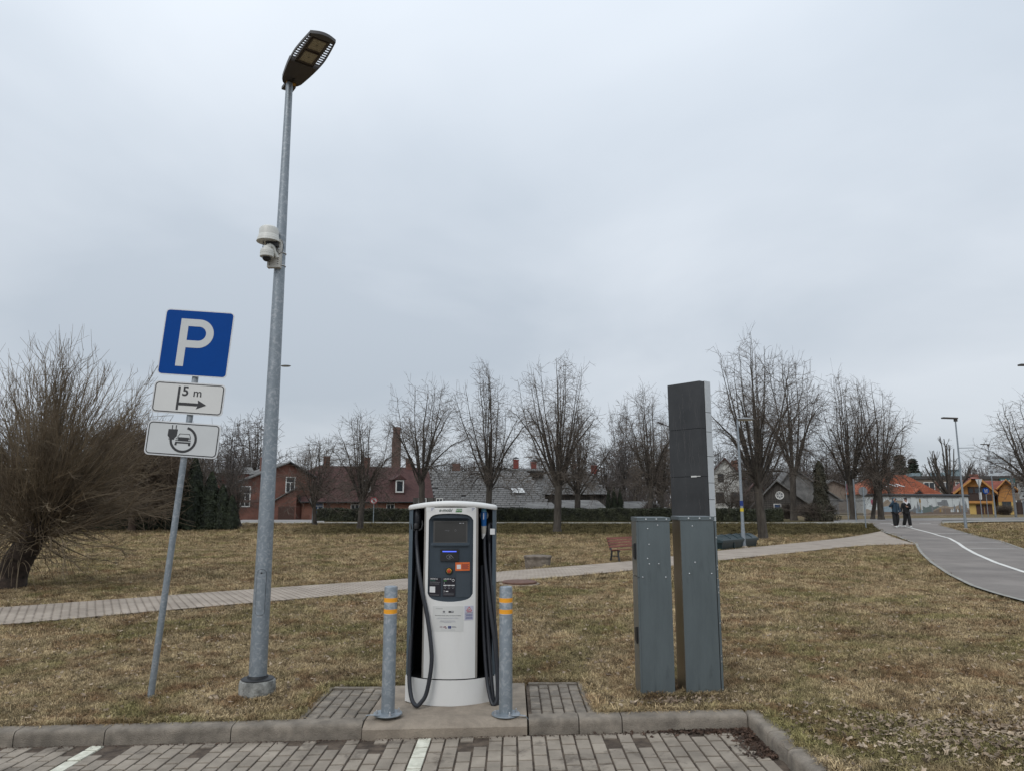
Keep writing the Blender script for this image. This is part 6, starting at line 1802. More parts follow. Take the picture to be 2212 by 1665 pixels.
# ---- mural wall
A_, B_ = Vector((xat(1868, 80), 80, .35)), Vector((xat(2092, 87), 87, .35))
v = B_ - A_; LW = math.hypot(v.x, v.y)
t = thing('mural_wall', 'long white wall painted with a muted townscape and figures, dark coping on top', 'wall', A_, math.atan2(v.y, v.x))
HW = zat(1071, 82) - .35
mb = MB(); mb.box(0, LW, 0, .3, -.3, HW); mb.build('wall', M['mural_white'], t)
mb = MB(); mb.box(-.1, LW + .1, -.12, .42, HW, HW + .14); mb.add([(-.1, -.12, HW + .14), (LW + .1, -.12, HW + .14), (LW + .1, .15, HW + .30), (-.1, .15, HW + .30)], [(0, 1, 2, 3)]); mb.build('coping', M['black_board'], t)
mb = MB(); mb.box(0, LW, -.04, 0, -.3, .12); mb.build('wall_foot', M['mural_tan'], t)
def paint(poly, m, lvl): 
    mb = MB(); mb.prism(ccw([(x * LW, z * HW) for x, z in poly]), 0, .003, frame_front((0, -.002 - .004 * lvl, 0))); return mb.build('painting', M[m], t)
hill = lambda a, b, base, amp, ph: [(a, .06)] + [(a + (b - a) * i / 16, base + amp * math.sin(ph + i * .9)) for i in range(17)] + [(b, .06)]
paint(hill(0, .26, .30, .05, 1), 'mural_tan', 0)
paint(hill(.30, .60, .33, .05, 0), 'mural_grey', 0)
paint([(.53, .1), (.53, .5), (.56, .42), (.59, .46), (.60, .56), (.64, .44), (.68, .50), (.72, .42), (.72, .1)], 'mural_green', 1)
paint([(.60, .1), (.64, .30), (.70, .46), (.75, .54), (.80, .44), (.85, .46), (.90, .56), (.96, .44), (1, .34), (1, .1)], 'mural_tan', 2)
paint([(.0, .06), (.06, .22), (.16, .26), (.3, .20), (.44, .22), (.52, .12), (.62, .20), (.70, .36), (.78, .38), (.84, .28), (.90, .36), (1, .26), (1, .06)], 'mural_brown', 3)
paint([(.68, .52), (.675, .70), (.715, .72), (.725, .82), (.775, .82), (.79, .50)], 'mural_grey', 3)
paint([(.15, .36), (.15, .64), (.20, .84), (.245, .62), (.245, .36)], 'mural_tan', 4)
paint([(.25, .3), (.25, .78), (.345, .78), (.345, .3)], 'mural_tan', 4)
paint([(.16, .2), (.16, .46), (.21, .5), (.25, .2)], 'mural_blue', 5)
paint([(.46, .12), (.475, .46), (.51, .46), (.525, .12)], 'mural_blue', 4)
for x_, h_, m_ in ((.452, .56, 'mural_grey'), (.483, .75, 'mural_grey'), (.50, .42, 'mural_green'), (.44, .42, 'mural_grey'), (.62, .62, 'mural_grey'), (.70, .42, 'mural_ochre'), (.715, .38, 'mural_tan'), (.81, .36, 'mural_white'), (.83, .40, 'mural_white'), (.845, .62, 'mural_grey'), (.895, .40, 'mural_ochre'), (.875, .36, 'mural_white'), (.90, .78, 'mural_grey'), (.965, .80, 'mural_grey')):
    paint([(x_ - .009, .16), (x_ - .008, h_ * .7), (x_ - .004, h_ * .8), (x_, h_), (x_ + .004, h_ * .8), (x_ + .009, h_ * .7), (x_ + .009, .16)], m_, 6)
paint([(.505, .3), (.507, .64), (.499, .72), (.501, .86), (.507, .90), (.514, .86), (.516, .72), (.510, .64), (.511, .3)], 'mural_ochre', 7)
paint([(.055, .60), (.05, .75), (.06, .86), (.072, .82), (.07, .66), (.062, .55)], 'sign_pink', 4)
mb = MB()
x_ = .37
while x_ < .90:
    w_ = rnd.uniform(.006, .012)
    if rnd.random() > .15: mb.box(x_ * LW, (x_ + w_) * LW, -.045, -.03, HW * .92, HW * .965)
    x_ += w_ + .004
mb.build('lettering', M['ink_grey'], t)
mb = MB()
for u in np.arange(.0, 1.0, .083): mb.box(u * LW - .012, u * LW + .012, -.036, -.03, .12, HW)
mb.build('panel_joint', M['mural_grey'], t)
# dark post standing on the wall corner of the roof
ut = thing('utility_pole', 'dark wooden utility pole standing behind the painted wall above the couple', 'utility pole', (xat(1921, 90), 90, .3))
mb = MB(); mb.lathe([(.16, -.1), (.13, zat(1026, 90) - .3), (.01, zat(1026, 90) - .3)], 10); mb.build('pole', M['dark_wood'], ut, smooth=40)
mb = MB(); mb.box(-.8, 1.0, -.08, .08, zat(1030, 90) - .3, zat(1028, 90) - .3); mb.build('crossbar', M['dark_wood'], ut)

# ---- iron fence
fa_, fb_ = Vector((xat(1792, 78), 78, .35)), Vector((xat(1868, 79), 79, .35))
v = fb_ - fa_; LF = math.hypot(v.x, v.y); zt_ = zat(1076, 78) - .35
fn = thing('iron_fence', 'black iron bar fence running behind the trees up to the painted wall', 'fence', fa_, math.atan2(v.y, v.x))
mb0 = MB(); mb0.box(-.014, .014, -.014, .014, .05, zt_)
me = bpy.data.meshes.new('bar'); me.from_pydata(mb0.v, [], mb0.f); me.materials.append(M['sign_back'])
k = 0
while k * .13 < LF: link('bar', me, fn, (k * .13, 0, 0)); k += 1
for zz in (.18, zt_ - .25): 
    mb = MB(); mb.box(-.05, LF, -.02, .02, zz, zz + .05); mb.build('rail', M['iron'], fn)

# ---- yellow house
Y_ = 94
z0 = zat(1112, Y_)
xl, xr = xat(2060, Y_), xat(2146, Y_)
t = bt('yellow_house', 'yellow house with an orange timber gable, brown balcony and reddish tiled roof', (xl, Y_, z0 - .05), R(-26)); t.scale = (.89, .89, 1)
W = xr - xl; ze, zp = zat(1059, Y_) - z0, zat(1027, Y_) - z0
mb = MB(); mb.box(.7, W - .2, 0, 9, -.3, zat(1080, Y_) - z0); mb.build('wall', M['render_yellow'], t)
zf_ = zat(1080, Y_) - z0
a_, b_ = xat(2098, Y_) - xl, xat(2118, Y_) - xl
ztop = zat(1033, Y_) - z0
mb = MB(); mb.prism([(.7, zf_), (W - .3, zf_), (W - .3, ze - .1), (b_ + .2, ztop - .15), (a_ - .2, ztop - .15), (.7, ze - .1)], -9, 0, frame_front()); mb.build('upper_wall', M['wood_orange'], t)
# half-hipped roof
ap = (a_ + b_) / 2 - .2
vs = [(-.1, -1.0, ze - .2), (a_, -1.0, ztop), (ap, 2.2, zp), (ap, 9, zp), (-.1, 9, ze - .2), (b_, -1.0, ztop), (W + .2, -1.0, ze - .2), (W + .2, 9, ze - .2)]
mb = MB(); mb.add(vs, [(0, 1, 2, 3, 4), (1, 5, 2), (5, 6, 7, 3, 2)]); mb.add([(x, y, z - .15) for x, y, z in vs], [(4, 3, 2, 1, 0), (2, 5, 1), (2, 3, 7, 6, 5)]); rf = mb.build('roof', M['roof_redbrown'], t)
mb = MB()
for p_, q_ in ((vs[0], vs[1]), (vs[5], vs[6])):
    p1_, q1_ = Vector(p_), Vector(q_); mb.add([p1_ + Vector((0, -.02, -.30)), q1_ + Vector((0, -.02, -.30)), q1_ + Vector((0, -.02, .02)), p1_ + Vector((0, -.02, .02)), p1_ + Vector((0, .6, -.30)), q1_ + Vector((0, .6, -.30))], [(0, 1, 2, 3), (5, 1, 0, 4)])
mb.build('barge_board', M['wood_orange'], t)
zc_ = zat(1066, Y_) - z0
mb = MB(); mb.box(.9, W - .5, -.55, -.45, zf_ + .05, zc_ + .0); mb.box(.9, W - .5, -.5, .0, zf_ + .0, zf_ + .12); mb.build('balcony', M['balcony_brown'], t)
mb = MB(); mb.box(.9, W - .5, -.57, -.02, zf_ - .3, zf_); mb.build('beam', M['wood_orange'], t)
gx0, gx1 = xat(2091, Y_) - xl, xat(2128, Y_) - xl
mb = MB(); mb.box(gx0, gx1, -.05, -.0, zc_ + .0, ze + .55); lg = mb.build('window_band', M['balcony_brown'], t)
for k in range(3): window(lg, gx0 + (gx1 - gx0) * (.17 + .33 * k), zc_ + .1, .62, ze + .3 - zc_, -.06, mull=(0, 0), frame='door_brown', t=.06)
gx0, gx1 = xat(2104, Y_) - xl, xat(2138, Y_) - xl
for k in range(2):
    mb = MB(); mb.box(gx0 + (gx1 - gx0) * k / 2 + .03, gx0 + (gx1 - gx0) * (k + 1) / 2 - .03, -.04, 0, .05, zf_ - .45); mb.build('garage_door', M['door_brown'], t)
mb = MB(); x_ = xat(2107, Y_) - xl; mb.box(x_ - .1, x_ + 1.0, 4, 4.8, zp - .3, zp + .35); mb.build('chimney', M['brick_red'], rf)
# right wing with its own little gable
wx0, wx1 = xat(2150, Y_) - xl, xat(2186, Y_) - xl
wz, wp = zat(1054, Y_) - z0, zat(1036, Y_) - z0
mb = MB(); mb.box(wx0, wx1, .8, 8, -.3, zf_ - .15); mb.build('wing_wall', M['render_yellow'], t)
cxp = xat(2170, Y_) - xl
mb = MB(); mb.prism([(wx0, zf_ - .15), (wx1, zf_ - .15), (wx1, wz), (cxp, wp - .2), (wx0 + .5, wz)], -8, -.8, frame_front((0, 0, 0))); mb.build('wing_gable', M['wood_orange'], t)
vs = [(wx0 + .0, .1, wz - .1), (cxp, .1, wp), (wx1 + .5, .1, wz - .35), (wx0 - 2.2, 7, zp - .4), (cxp, 7, wp), (wx1 + .5, 7, wz - .35)]
mb = MB(); mb.add(vs, [(0, 1, 4, 3), (1, 2, 5, 4)]); mb.add([(x, y, z - .14) for x, y, z in vs], [(3, 4, 1, 0), (4, 5, 2, 1)]); mb.build('wing_roof', M['roof_redbrown'], t)
mb = MB(); mb.tube([vs[0], vs[1], vs[2]], .12, 4); mb.build('barge_board', M['wood_orange'], t)
for x_ in (xat(2164, Y_) - xl, xat(2173, Y_) - xl): window(t, x_, zat(1100, Y_) - z0, .55, 1.1, .78, mull=(0, 1), frame='dark_wood', t=.06)
mb = MB(); mb.tube([(wx0 + .05, .7, -.1), (wx0 + .05, .7, wz - .3), (wx0 - .4, .1, wz - .2)], .07, 6); mb.build('downpipe', M['black_board'], t)

# ---- long flat roofed block behind
Y_ = 128
xl, xr = xat(1982, Y_), xat(2290, Y_); z0 = .3
t = bt('apartment_block', 'long beige flat-roofed block with rows of windows behind the tiled houses', (xl, Y_, z0), R(-2))
W = xr - xl; H_ = zat(1028, Y_) - z0
mb = MB(); mb.box(0, W, 0, 12, -.5, H_ - .5); mb.build('wall', M['block_beige'], t)
mb = MB(); mb.box(-.2, W + .2, -.25, 12, H_ - .5, H_ + .05); mb.build('parapet', M['block_trim'], t)
for fl in range(2):
    zz = H_ - 2.6 - 3.2 * fl
    for k in range(9):
        x_ = 2.2 + k * 2.75
        window(t, x_, zz, 1.9, 1.6, 0, mull=(1, 0), t=.1)
        mb = MB(); mb.box(x_ + 1.0, x_ + 1.7, -.03, 0, zz - .2, zz + 1.7); mb.build('pier', M['brick_red'] if k < 4 else M['block_trim'], t)
mb = MB(); x_ = xat(2078, Y_) - xl; mb.box(x_, x_ + 1.9, 3, 5, H_, H_ + 1.2); mb.box(x_ - .2, x_ + 2.1, 2.8, 5.2, H_ + 1.2, H_ + 1.3); mb.build('roof_box', M['metal_roofbox'], t)
mb = MB(); x_ = xat(2046, Y_) - xl; mb.box(x_, x_ + 2.6, 3, 5, H_, H_ + .8); mb.build('roof_box', M['metal_roofbox'], t)
mb = MB(); x_ = xat(1992, Y_) - xl; mb.box(x_, x_ + 1.6, 3, 5, H_, H_ + .7); mb.build('roof_box', M['metal_roofbox'], t)
mb = MB(); x_ = xat(2157, Y_) - xl; mb.box(x_, x_ + 2.6, -.35, -.26, H_ - 1.1, H_ - .35); bd = mb.build('name_board', mat('board_green', (.02, .09, .09), .5), t)
mb = MB()
for q in (.2, .55, .95, 1.5, 1.9): mb.box(x_ + q, x_ + q + .28, -.37, -.352, H_ - .85, H_ - .6)
mb.build('lettering', M['ink_light'], bd)
# dark board fence at the far right
t = thing('board_fence', 'low dark board fence right of the yellow house behind the arrow boards', 'fence', (xat(2188, 92), 92, .3))
for k in range(14):
    mb = MB(); mb.box(k * .5, k * .5 + .47, 0, .05, -.1, 1.55 - .01 * k); mb.build('board', M['balcony_brown'], t)

# ================================================================== TREES
class Sticks:
    """many thin tapering branches collected as one mesh"""
    def __init__(s): s.v = []; s.f = []; s.n = 0
    def add(s, P, r0, r1, k=3):
        P = np.asarray(P, float); n = len(P)
        d = P[-1] - P[0]; L = np.linalg.norm(d)
        if L < 1e-6: return
        d = d / L
        a = np.cross(d, (0, 0, 1.0)) if abs(d[2]) < .95 else np.cross(d, (1.0, 0, 0))
        a /= np.linalg.norm(a); b = np.cross(d, a)
        ang = np.arange(k) * 2 * math.pi / k
        ring = np.cos(ang)[:, None] * a + np.sin(ang)[:, None] * b
        rr_ = np.linspace(r0, r1, n)
        V = P[:, None, :] + ring[None] * rr_[:, None, None]
        s.v.append(V.reshape(-1, 3))
        i = np.arange(n - 1)[:, None] * k; j = np.arange(k)[None, :]; j2 = (j + 1) % k
        s.f.append((np.stack([i + j, i + j2, i + k + j2, i + k + j], -1) + s.n).reshape(-1, 4))
        s.n += n * k
    def mesh(s, name, m):
        V = np.concatenate(s.v); Fq = np.concatenate(s.f)
        me = bpy.data.meshes.new(name)
        me.vertices.add(len(V)); me.vertices.foreach_set('co', V.astype(np.float32).ravel())
        me.loops.add(Fq.size); me.loops.foreach_set('vertex_index', Fq.astype(np.int32).ravel())
        me.polygons.add(len(Fq)); me.polygons.foreach_set('loop_start', np.arange(0, Fq.size, 4, dtype=np.int32))
        me.polygons.foreach_set('use_smooth', np.ones(len(Fq), dtype=bool))
        me.update(calc_edges=True); me.validate()
        me.materials.append(m)
        return me

def curve3(p0, p1, p2, n, rg, wob=0.0):
    t = np.linspace(0, 1, n)[:, None]
    P = (1 - t) ** 2 * p0 + 2 * (1 - t) * t * p1 + t ** 2 * p2
    if wob: 
        W_ = np.cumsum(rg.normal(0, wob, (n, 3)), 0); W_ -= W_[:1]
        P = P + W_ * t
    return P

def linden(seed, H, Rr, fork=2.2, n_limb=20, r_trunk=.17, dens=1.0, droop=.5, twig_r=.007, lowz=1.0, wide=.42):
    """bare street tree: short trunk, many steep limbs from one head, arching outer boughs, fine twigs"""
    rg = np.random.default_rng(seed)
    T = Sticks(); C = Sticks()
    top = np.array([rg.normal(0, .12), rg.normal(0, .12), fork])
    zt = np.linspace(0, 1, 9)[:, None]
    P = zt * top + np.cumsum(rg.normal(0, .012, (9, 3)), 0) * [1, 1, 0]
    T.add(np.array([[0, 0, -.2], [0, 0, 0], [0, 0, .25]]), r_trunk * 1.7, r_trunk * 1.15, 10)
    T.add(np.vstack([[0, 0, .15], P[1:]]), r_trunk * 1.18, r_trunk * 1.0, 10)
    limbs = []
    up = np.array([0, 0, 1.0]); hc = fork + (H - fork) * wide       # height where the crown is widest
    for i in range(n_limb):
        th = math.radians(0 if i == 0 else (rg.uniform(8, 45) if i < n_limb * .42 else rg.uniform(40, 96)))
        az = 2 * math.pi * (i * .382) + rg.normal(0, .25)
        d = np.array([math.cos(az), math.sin(az), 0])
        k = rg.uniform(.86, 1.06)
        p0 = top + up * rg.uniform(-.45, .15) * (fork / 2.2) + d * r_trunk * .25
        rad = Rr * math.sin(th) * k
        zz = hc + ((H - hc) * math.cos(th) * k if th < math.pi / 2 else (hc - fork) * math.cos(th))
        end = d * rad + up * zz
        rise = zz - p0[2]
        mid = p0 + d * rad * rg.uniform(.50, .74) + up * rise * rg.uniform(.28, .42)
        if th > math.radians(62): mid = p0 + d * rad * .45 + up * max(rise * .75, .55)
        L = curve3(p0, mid, end, 13, rg, .062)
        r0 = r_trunk * (.60 if i == 0 else rg.uniform(.28, .48))
        T.add(L, r0, .011, 6); limbs.append((L, r0))
    for i in range(int(16 * droop)):     # low boughs that arch out and hang
        az = rg.uniform(0, 2 * math.pi); d = np.array([math.cos(az), math.sin(az), 0])
        p0 = top + up * rg.uniform(-.3, .8)
        end = d * Rr * rg.uniform(.65, .98); end[2] = fork * rg.uniform(.62, 1.25) * lowz
        mid = p0 + (end - p0) * .5; mid[2] = max(p0[2], end[2]) + rg.uniform(.5, 1.3)
        L = curve3(p0, mid, end, 11, rg, .04); T.add(L, r_trunk * .17, .009, 5); limbs.append((L, r_trunk * .17))
    for L, r0 in limbs:
        seg = np.linalg.norm(np.diff(L, axis=0), axis=1).sum()
        ns = int(max(6, seg * 5.4 * dens))
        for s in range(ns):
            t = .20 + .79 * ((s + rg.random()) / ns) ** .85
            f = t * (len(L) - 1); i0 = min(int(f), len(L) - 2); p = L[i0] + (L[i0 + 1] - L[i0]) * (f - i0)
            tan = L[i0 + 1] - L[i0]; tan /= np.linalg.norm(tan)
            az = rg.uniform(0, 2 * math.pi); o_ = np.array([math.cos(az), math.sin(az), 0]); out = p * [1, 1, 0]
            no = np.linalg.norm(out); out = out / no if no > .2 else o_
            dirv = o_ * .85 + out * .35 + tan * .45 + up * rg.uniform(-.25, .30); dirv /= np.linalg.norm(dirv)
            ln = min((.35 + .34 * Rr * (1 - t) ** .6) * rg.uniform(.55, 1.2) + .12, 1.6)
            endp = p + dirv * ln + up * rg.uniform(-.22, .32) * ln
            B = curve3(p, p + dirv * ln * .55 + rg.normal(0, .05, 3) * ln, endp, 6, rg, .03)
            C.add(B, max(.009, r0 * .14 * (1 - t) + .008), twig_r * .8, 3)
            nt = int(max(2, ln * 8.5 * dens))
            for k in range(nt):
                u = .12 + .88 * (k + rg.random()) / nt; g_ = u * 5; j = min(int(g_), 4); bp_ = B[j] + (B[j + 1] - B[j]) * (g_ - j)
                w = rg.normal(0, 1, 3); w -= w.dot(dirv) * dirv * .9; w /= np.linalg.norm(w)
                td = dirv * .6 + w * .8 + up * rg.uniform(-.2, .25); td /= np.linalg.norm(td)
                tl = rg.uniform(.20, .62) * (1.1 - .3 * u)
                e = bp_ + td * tl; e2 = e + (td + rg.normal(0, .22, 3)) * tl * .7
                C.add([bp_, e, e2], twig_r * .95, twig_r * .5, 3)
                if rg.random() < .5:
                    w2 = td + rg.normal(0, .42, 3); w2 /= np.linalg.norm(w2); C.add([e, e + w2 * tl * .7], twig_r * .65, twig_r * .35, 3)
    return T, C

TREE_VARIANTS = {}
def tree_mesh(key, seed, **kw):
    if key not in TREE_VARIANTS:
        bark = kw.pop('bark', 'bark'); tw = kw.pop('twig', 'twig')
        T, C = linden(seed, **kw)
        TREE_VARIANTS[key] = (T.mesh('trunk', M[bark]), C.mesh('crown', M[tw]))
    return TREE_VARIANTS[key]
tree_mesh('a', 11, H=8.0, Rr=2.9, fork=2.0, n_limb=16, dens=.72, r_trunk=.20, twig_r=.0085)
tree_mesh('b', 23, H=8.0, Rr=3.1, fork=2.1, n_limb=18, dens=.66, r_trunk=.22, twig_r=.0085)
tree_mesh('c', 37, H=8.0, Rr=2.6, fork=1.9, n_limb=16, dens=.78, r_trunk=.19, twig_r=.0085)
tree_mesh('d', 41, H=10.0, Rr=4.0, fork=2.6, n_limb=22, dens=.60, r_trunk=.27, twig_r=.009)
tree_mesh('e', 83, H=8.0, Rr=3.0, fork=1.8, n_limb=15, dens=.70, r_trunk=.20, twig_r=.0085, droop=.8, wide=.36)
tree_mesh('f', 97, H=8.0, Rr=2.8, fork=2.3, n_limb=14, dens=.76, r_trunk=.19, twig_r=.0085, droop=.3, wide=.48)
tree_mesh('slim', 53, H=6.0, Rr=1.7, fork=1.4, n_limb=13, dens=.85, r_trunk=.09, twig_r=.009, droop=.3)
tree_mesh('far', 67, H=9.0, Rr=3.2, fork=2.0, n_limb=18, dens=.55, r_trunk=.20, twig='twig_far', twig_r=.020)
def place_tree(px, py, top, spread, variant, label, Y=None, rz=None, group='bare lindens along the road', cat='tree', name='bare_tree', lean=0.0, baseH=8.0, baseR=None):
    g = ground(px, py) if Y is None else Vector((xat(px, Y), Y, float(gz(xat(px, Y), Y))))
    H = at(px, top, g.y).z - g.z
    Rw = xat(px + spread, g.y) - xat(px, g.y)
    bH, bR = {'a': (8, 2.9), 'b': (8, 3.1), 'c': (8, 2.6), 'e': (8, 3.0), 'f': (8, 2.8), 'd': (10, 4.0), 'slim': (6, 1.7), 'far': (9, 3.2)}[variant]
    t = thing(name, label, cat, g, rz if rz is not None else rnd.uniform(0, 6.28), group)
    k_ = 1.2; s = (Rw / bR * k_, Rw / bR * k_, H / bH)
    tm, cm = TREE_VARIANTS[variant]
    for nm, me in (('trunk', tm), ('crown', cm)):
        o = link(nm, me, t); o.scale = s; o.rotation_euler = (0, R(lean), 0)
    return t
place_tree(680, 1134, 948, 62, 'slim', 'slim bare young tree at the near end of the long brick house', group='bare trees on the lawn', name='bare_tree')
place_tree(777, 1142, 890, 68, 'c', 'bare young linden on the lawn in front of the maroon roof and dormers', rz=1.0, group='bare trees on the lawn')
place_tree(912, 1120, 822, 75, 'f', 'bare linden with a thick head directly behind the charging station roof', Y=51, rz=.4)
place_tree(1053, 1120, 797, 78, 'e', 'bare linden with a tall egg-shaped crown in front of the grey slated barn', Y=53, rz=2.1)
place_tree(1203, 1149, 772, 92, 'd', 'widest bare linden with pale spots on its trunk, standing on the bank before the barn', rz=3.0)
place_tree(1247, 1103, 885, 70, 'c', 'bare linden close behind the widest linden, its trunk rising above the hedge', Y=60, rz=5.0)
place_tree(1345, 1100, 868, 36, 'far', 'slender bare tree behind the trio of dark columnar evergreens', Y=76)
place_tree(1403, 1112, 835, 62, 'c', 'bare linden with several steep stems left of the dark pylon', Y=58, rz=.7)
place_tree(1430, 1100, 905, 45, 'a', 'smaller bare tree squeezed between linden stems and the dark pylon', Y=64, rz=2.7)
place_tree(1648, 1163, 734, 108, 'd', 'tallest bare linden with a thick rough trunk behind the grit bin', rz=.2)
place_tree(1712, 1110, 765, 76, 'f', 'bare linden forking low in a V between the tallest linden and the conical thuja', Y=60, rz=4.0)
place_tree(1843, 1122, 820, 68, 'b', 'bare linden with a dark heavy double trunk beside the iron fence', rz=1.9)
place_tree(1903, 1122, 826, 70, 'e', 'bare linden with a straight mossy trunk in front of the painted wall', rz=.9)
place_tree(1884, 1121, 905, 45, 'c', 'bare linden whose mossy trunk leans left in front of the painted wall', rz=3.3, lean=-16)
place_tree(1578, 1108, 1040, 38, 'slim', 'low dark bare fruit tree in front of the white house', Y=70, group='bare garden trees')
place_tree(1610, 1108, 1052, 30, 'slim', 'low bare fruit tree between the slim street lamp and the white house', Y=72, group='bare garden trees')
place_tree(2240, 1120, 870, 92, 'b', 'bare linden beyond the picture edge reaching in above the arrow boards', Y=62, rz=.6)
place_tree(492, 1120, 905, 52, 'far', 'bare tree with thin spreading branches right of the white plates, before the birch', Y=72, group='bare garden trees', name='bare_tree')
place_tree(518, 1137, 1008, 48, 'c', 'short leaning bare tree at the end of the dark thuja row', lean=14, group='bare garden trees')
place_tree(545, 1110, 889, 62, 'far', 'large bare birch rising behind the weathered grey roof', Y=118, group='bare garden trees', name='birch_tree')
place_tree(655, 1100, 962, 26, 'far', 'thin bare tree far behind, left of the slim young tree', Y=130, group='far bare trees')
place_tree(340, 1130, 925, 76, 'b', 'bare tree rising behind the brown bushy tree, left of the parking sign', Y=62, group='bare garden trees')
place_tree(250, 1130, 905, 70, 'c', 'bare tree behind the pollard willow twigs', Y=66, group='bare garden trees')
place_tree(430, 1130, 930, 45, 'c', 'bare tree standing behind the thuja row and the parking sign pole', Y=68, group='bare garden trees')
def bushy():
    g = ground(284, 1146); T, C = linden(71, H=3.4, Rr=2.7, fork=1.05, n_limb=30, r_trunk=.14, dens=1.5, droop=1.4, twig_r=.011, lowz=.9)
    H = at(284, 925, g.y).z - g.z; Rw = xat(284 + 118, g.y) - xat(284, g.y)
    t = thing('bare_tree', 'broad brown bushy tree with a pale short trunk in front of the dark thujas', 'tree', g, 1.0)
    s = (Rw / 2.7, Rw / 2.7, H / 3.4)
    link('trunk', T.mesh('trunk', mat('pale_bark', (.10, .068, .05), .9, col2=(.16, .115, .09), vscale=5)), t).scale = s
    link('crown', C.mesh('crown', mat('twig_brown', (.085, .060, .040), .9, col2=(.15, .11, .075), vscale=1.2)), t).scale = s
bushy()
# far woodland silhouettes behind the roofs, tree by tree
far_specs = [(-60, 880), (20, 900), (90, 890), (160, 910), (210, 930), (455, 950), (990, 985), (1075, 990), (1170, 985), (1310, 960), (1370, 940), (1425, 960), (1490, 970), (1560, 960), (1620, 985), (1660, 960), (1740, 950), (1790, 960), (1830, 975)]
far_where = ['behind the willow, at the left picture edge', 'behind the left half of the willow crown', 'behind the middle of the willow crown', 'behind the right half of the willow crown', 'behind the gap between willow and bushy tree', 'between the parking sign and the birch', 'above the left end of the grey slated barn', 'behind the tall egg-shaped linden', 'behind the brick chimneys of the larger barn', 'just right of the larger barn ridge', 'above the dark columnar trio', 'behind the stems left of the pylon', 'behind the lower part of the pylon', 'above the brown roof of the white house', 'between the slim street lamp and the tallest linden', 'directly behind the tallest linden trunk', 'behind the forked linden, left of the thuja tip', 'just right of the conical thuja tip', 'behind the dark double trunk']
for k, (px, top) in enumerate(far_specs):
    place_tree(px, 1100, top, 48 + (k * 7) % 16, 'far', 'hazy far bare tree ' + far_where[k], Y=135 + (k * 13) % 30, group='far bare trees')

def woodland():
    rg = np.random.default_rng(77); S = Sticks()
    for i in range(4200):
        px = rg.uniform(-150, 2350); Y = rg.uniform(165, 240); x = xat(px, Y); z = 0.2
        top = zat(rg.uniform(1010, 1066) + 14 * math.sin(px * .011), Y) ; h = max(3, top - z)
        p0 = np.array([x, Y, z]); e = p0 + [rg.normal(0, .8), rg.normal(0, .8), h]
        S.add([p0, (p0 + e) / 2 + rg.normal(0, .3, 3), e], .14, .04, 3)
        for k in range(9):
            t = rg.uniform(.2, 1); q = p0 + (e - p0) * t; w = rg.normal(0, 1, 3); w[2] = abs(w[2]) + .5; w /= np.linalg.norm(w); ln = rg.uniform(1.0, 2.6)
            S.add([q, q + w * ln * .5, q + w * ln + rg.normal(0, .25, 3)], .055, .03, 3)
    link('far_woodland', S.mesh('far_woodland', M['twig_far']), kind='stuff')
woodland()

# pruned thick-limbed tree behind the painted wall
def pruned():
    rg = np.random.default_rng(5); T = Sticks(); C = Sticks()
    Y = 96; g = Vector((xat(2052, Y), Y, .3)); H = at(2052, 938, Y).z - .3; Rw = xat(2100, Y) - xat(2052, Y)
    fork = at(2052, 1068, Y).z - .3
    T.add([[0, 0, -.2], [.05, 0, fork * .5], [0, 0, fork]], .36, .30, 9)
    for i in range(15):
        az = i * 2.4 + rg.normal(0, .2); q = rg.uniform(.15, 1.0) if i else .05
        d = np.array([math.cos(az), math.sin(az), 0]); end = d * Rw * q; end[2] = fork + (H - fork) * (1 - .45 * q ** 2) * rg.uniform(.85, 1)
        p0 = np.array([0, 0, fork - rg.uniform(0, .6)]); L = curve3(p0, p0 + (end - p0) * [.75, .75, .35], end, 10, rg, .07); T.add(L, .17, .05, 6)
        for k in range(9):
            t = .35 + .65 * rg.random(); j = min(int(t * 9), 8); dd = (end - p0); dd /= np.linalg.norm(dd); w = dd + rg.normal(0, .45, 3); w /= np.linalg.norm(w)
            ln = rg.uniform(.4, 1.3); C.add([L[j], L[j] + w * ln * .6, L[j] + w * ln + [0, 0, .25 * ln]], .042, .02, 4)
            for r_ in range(2):
                w2 = w + rg.normal(0, .5, 3); w2 /= np.linalg.norm(w2); e = L[j] + w * ln * rg.uniform(.4, 1); C.add([e, e + w2 * .5], .018, .010, 3)
    t = thing('pruned_tree', 'hard pruned bare tree with thick knobbly limbs behind the painted wall', 'tree', g)
    link('trunk', T.mesh('trunk', M['bark']), t); link('crown', C.mesh('crown', M['bark']), t)
pruned()

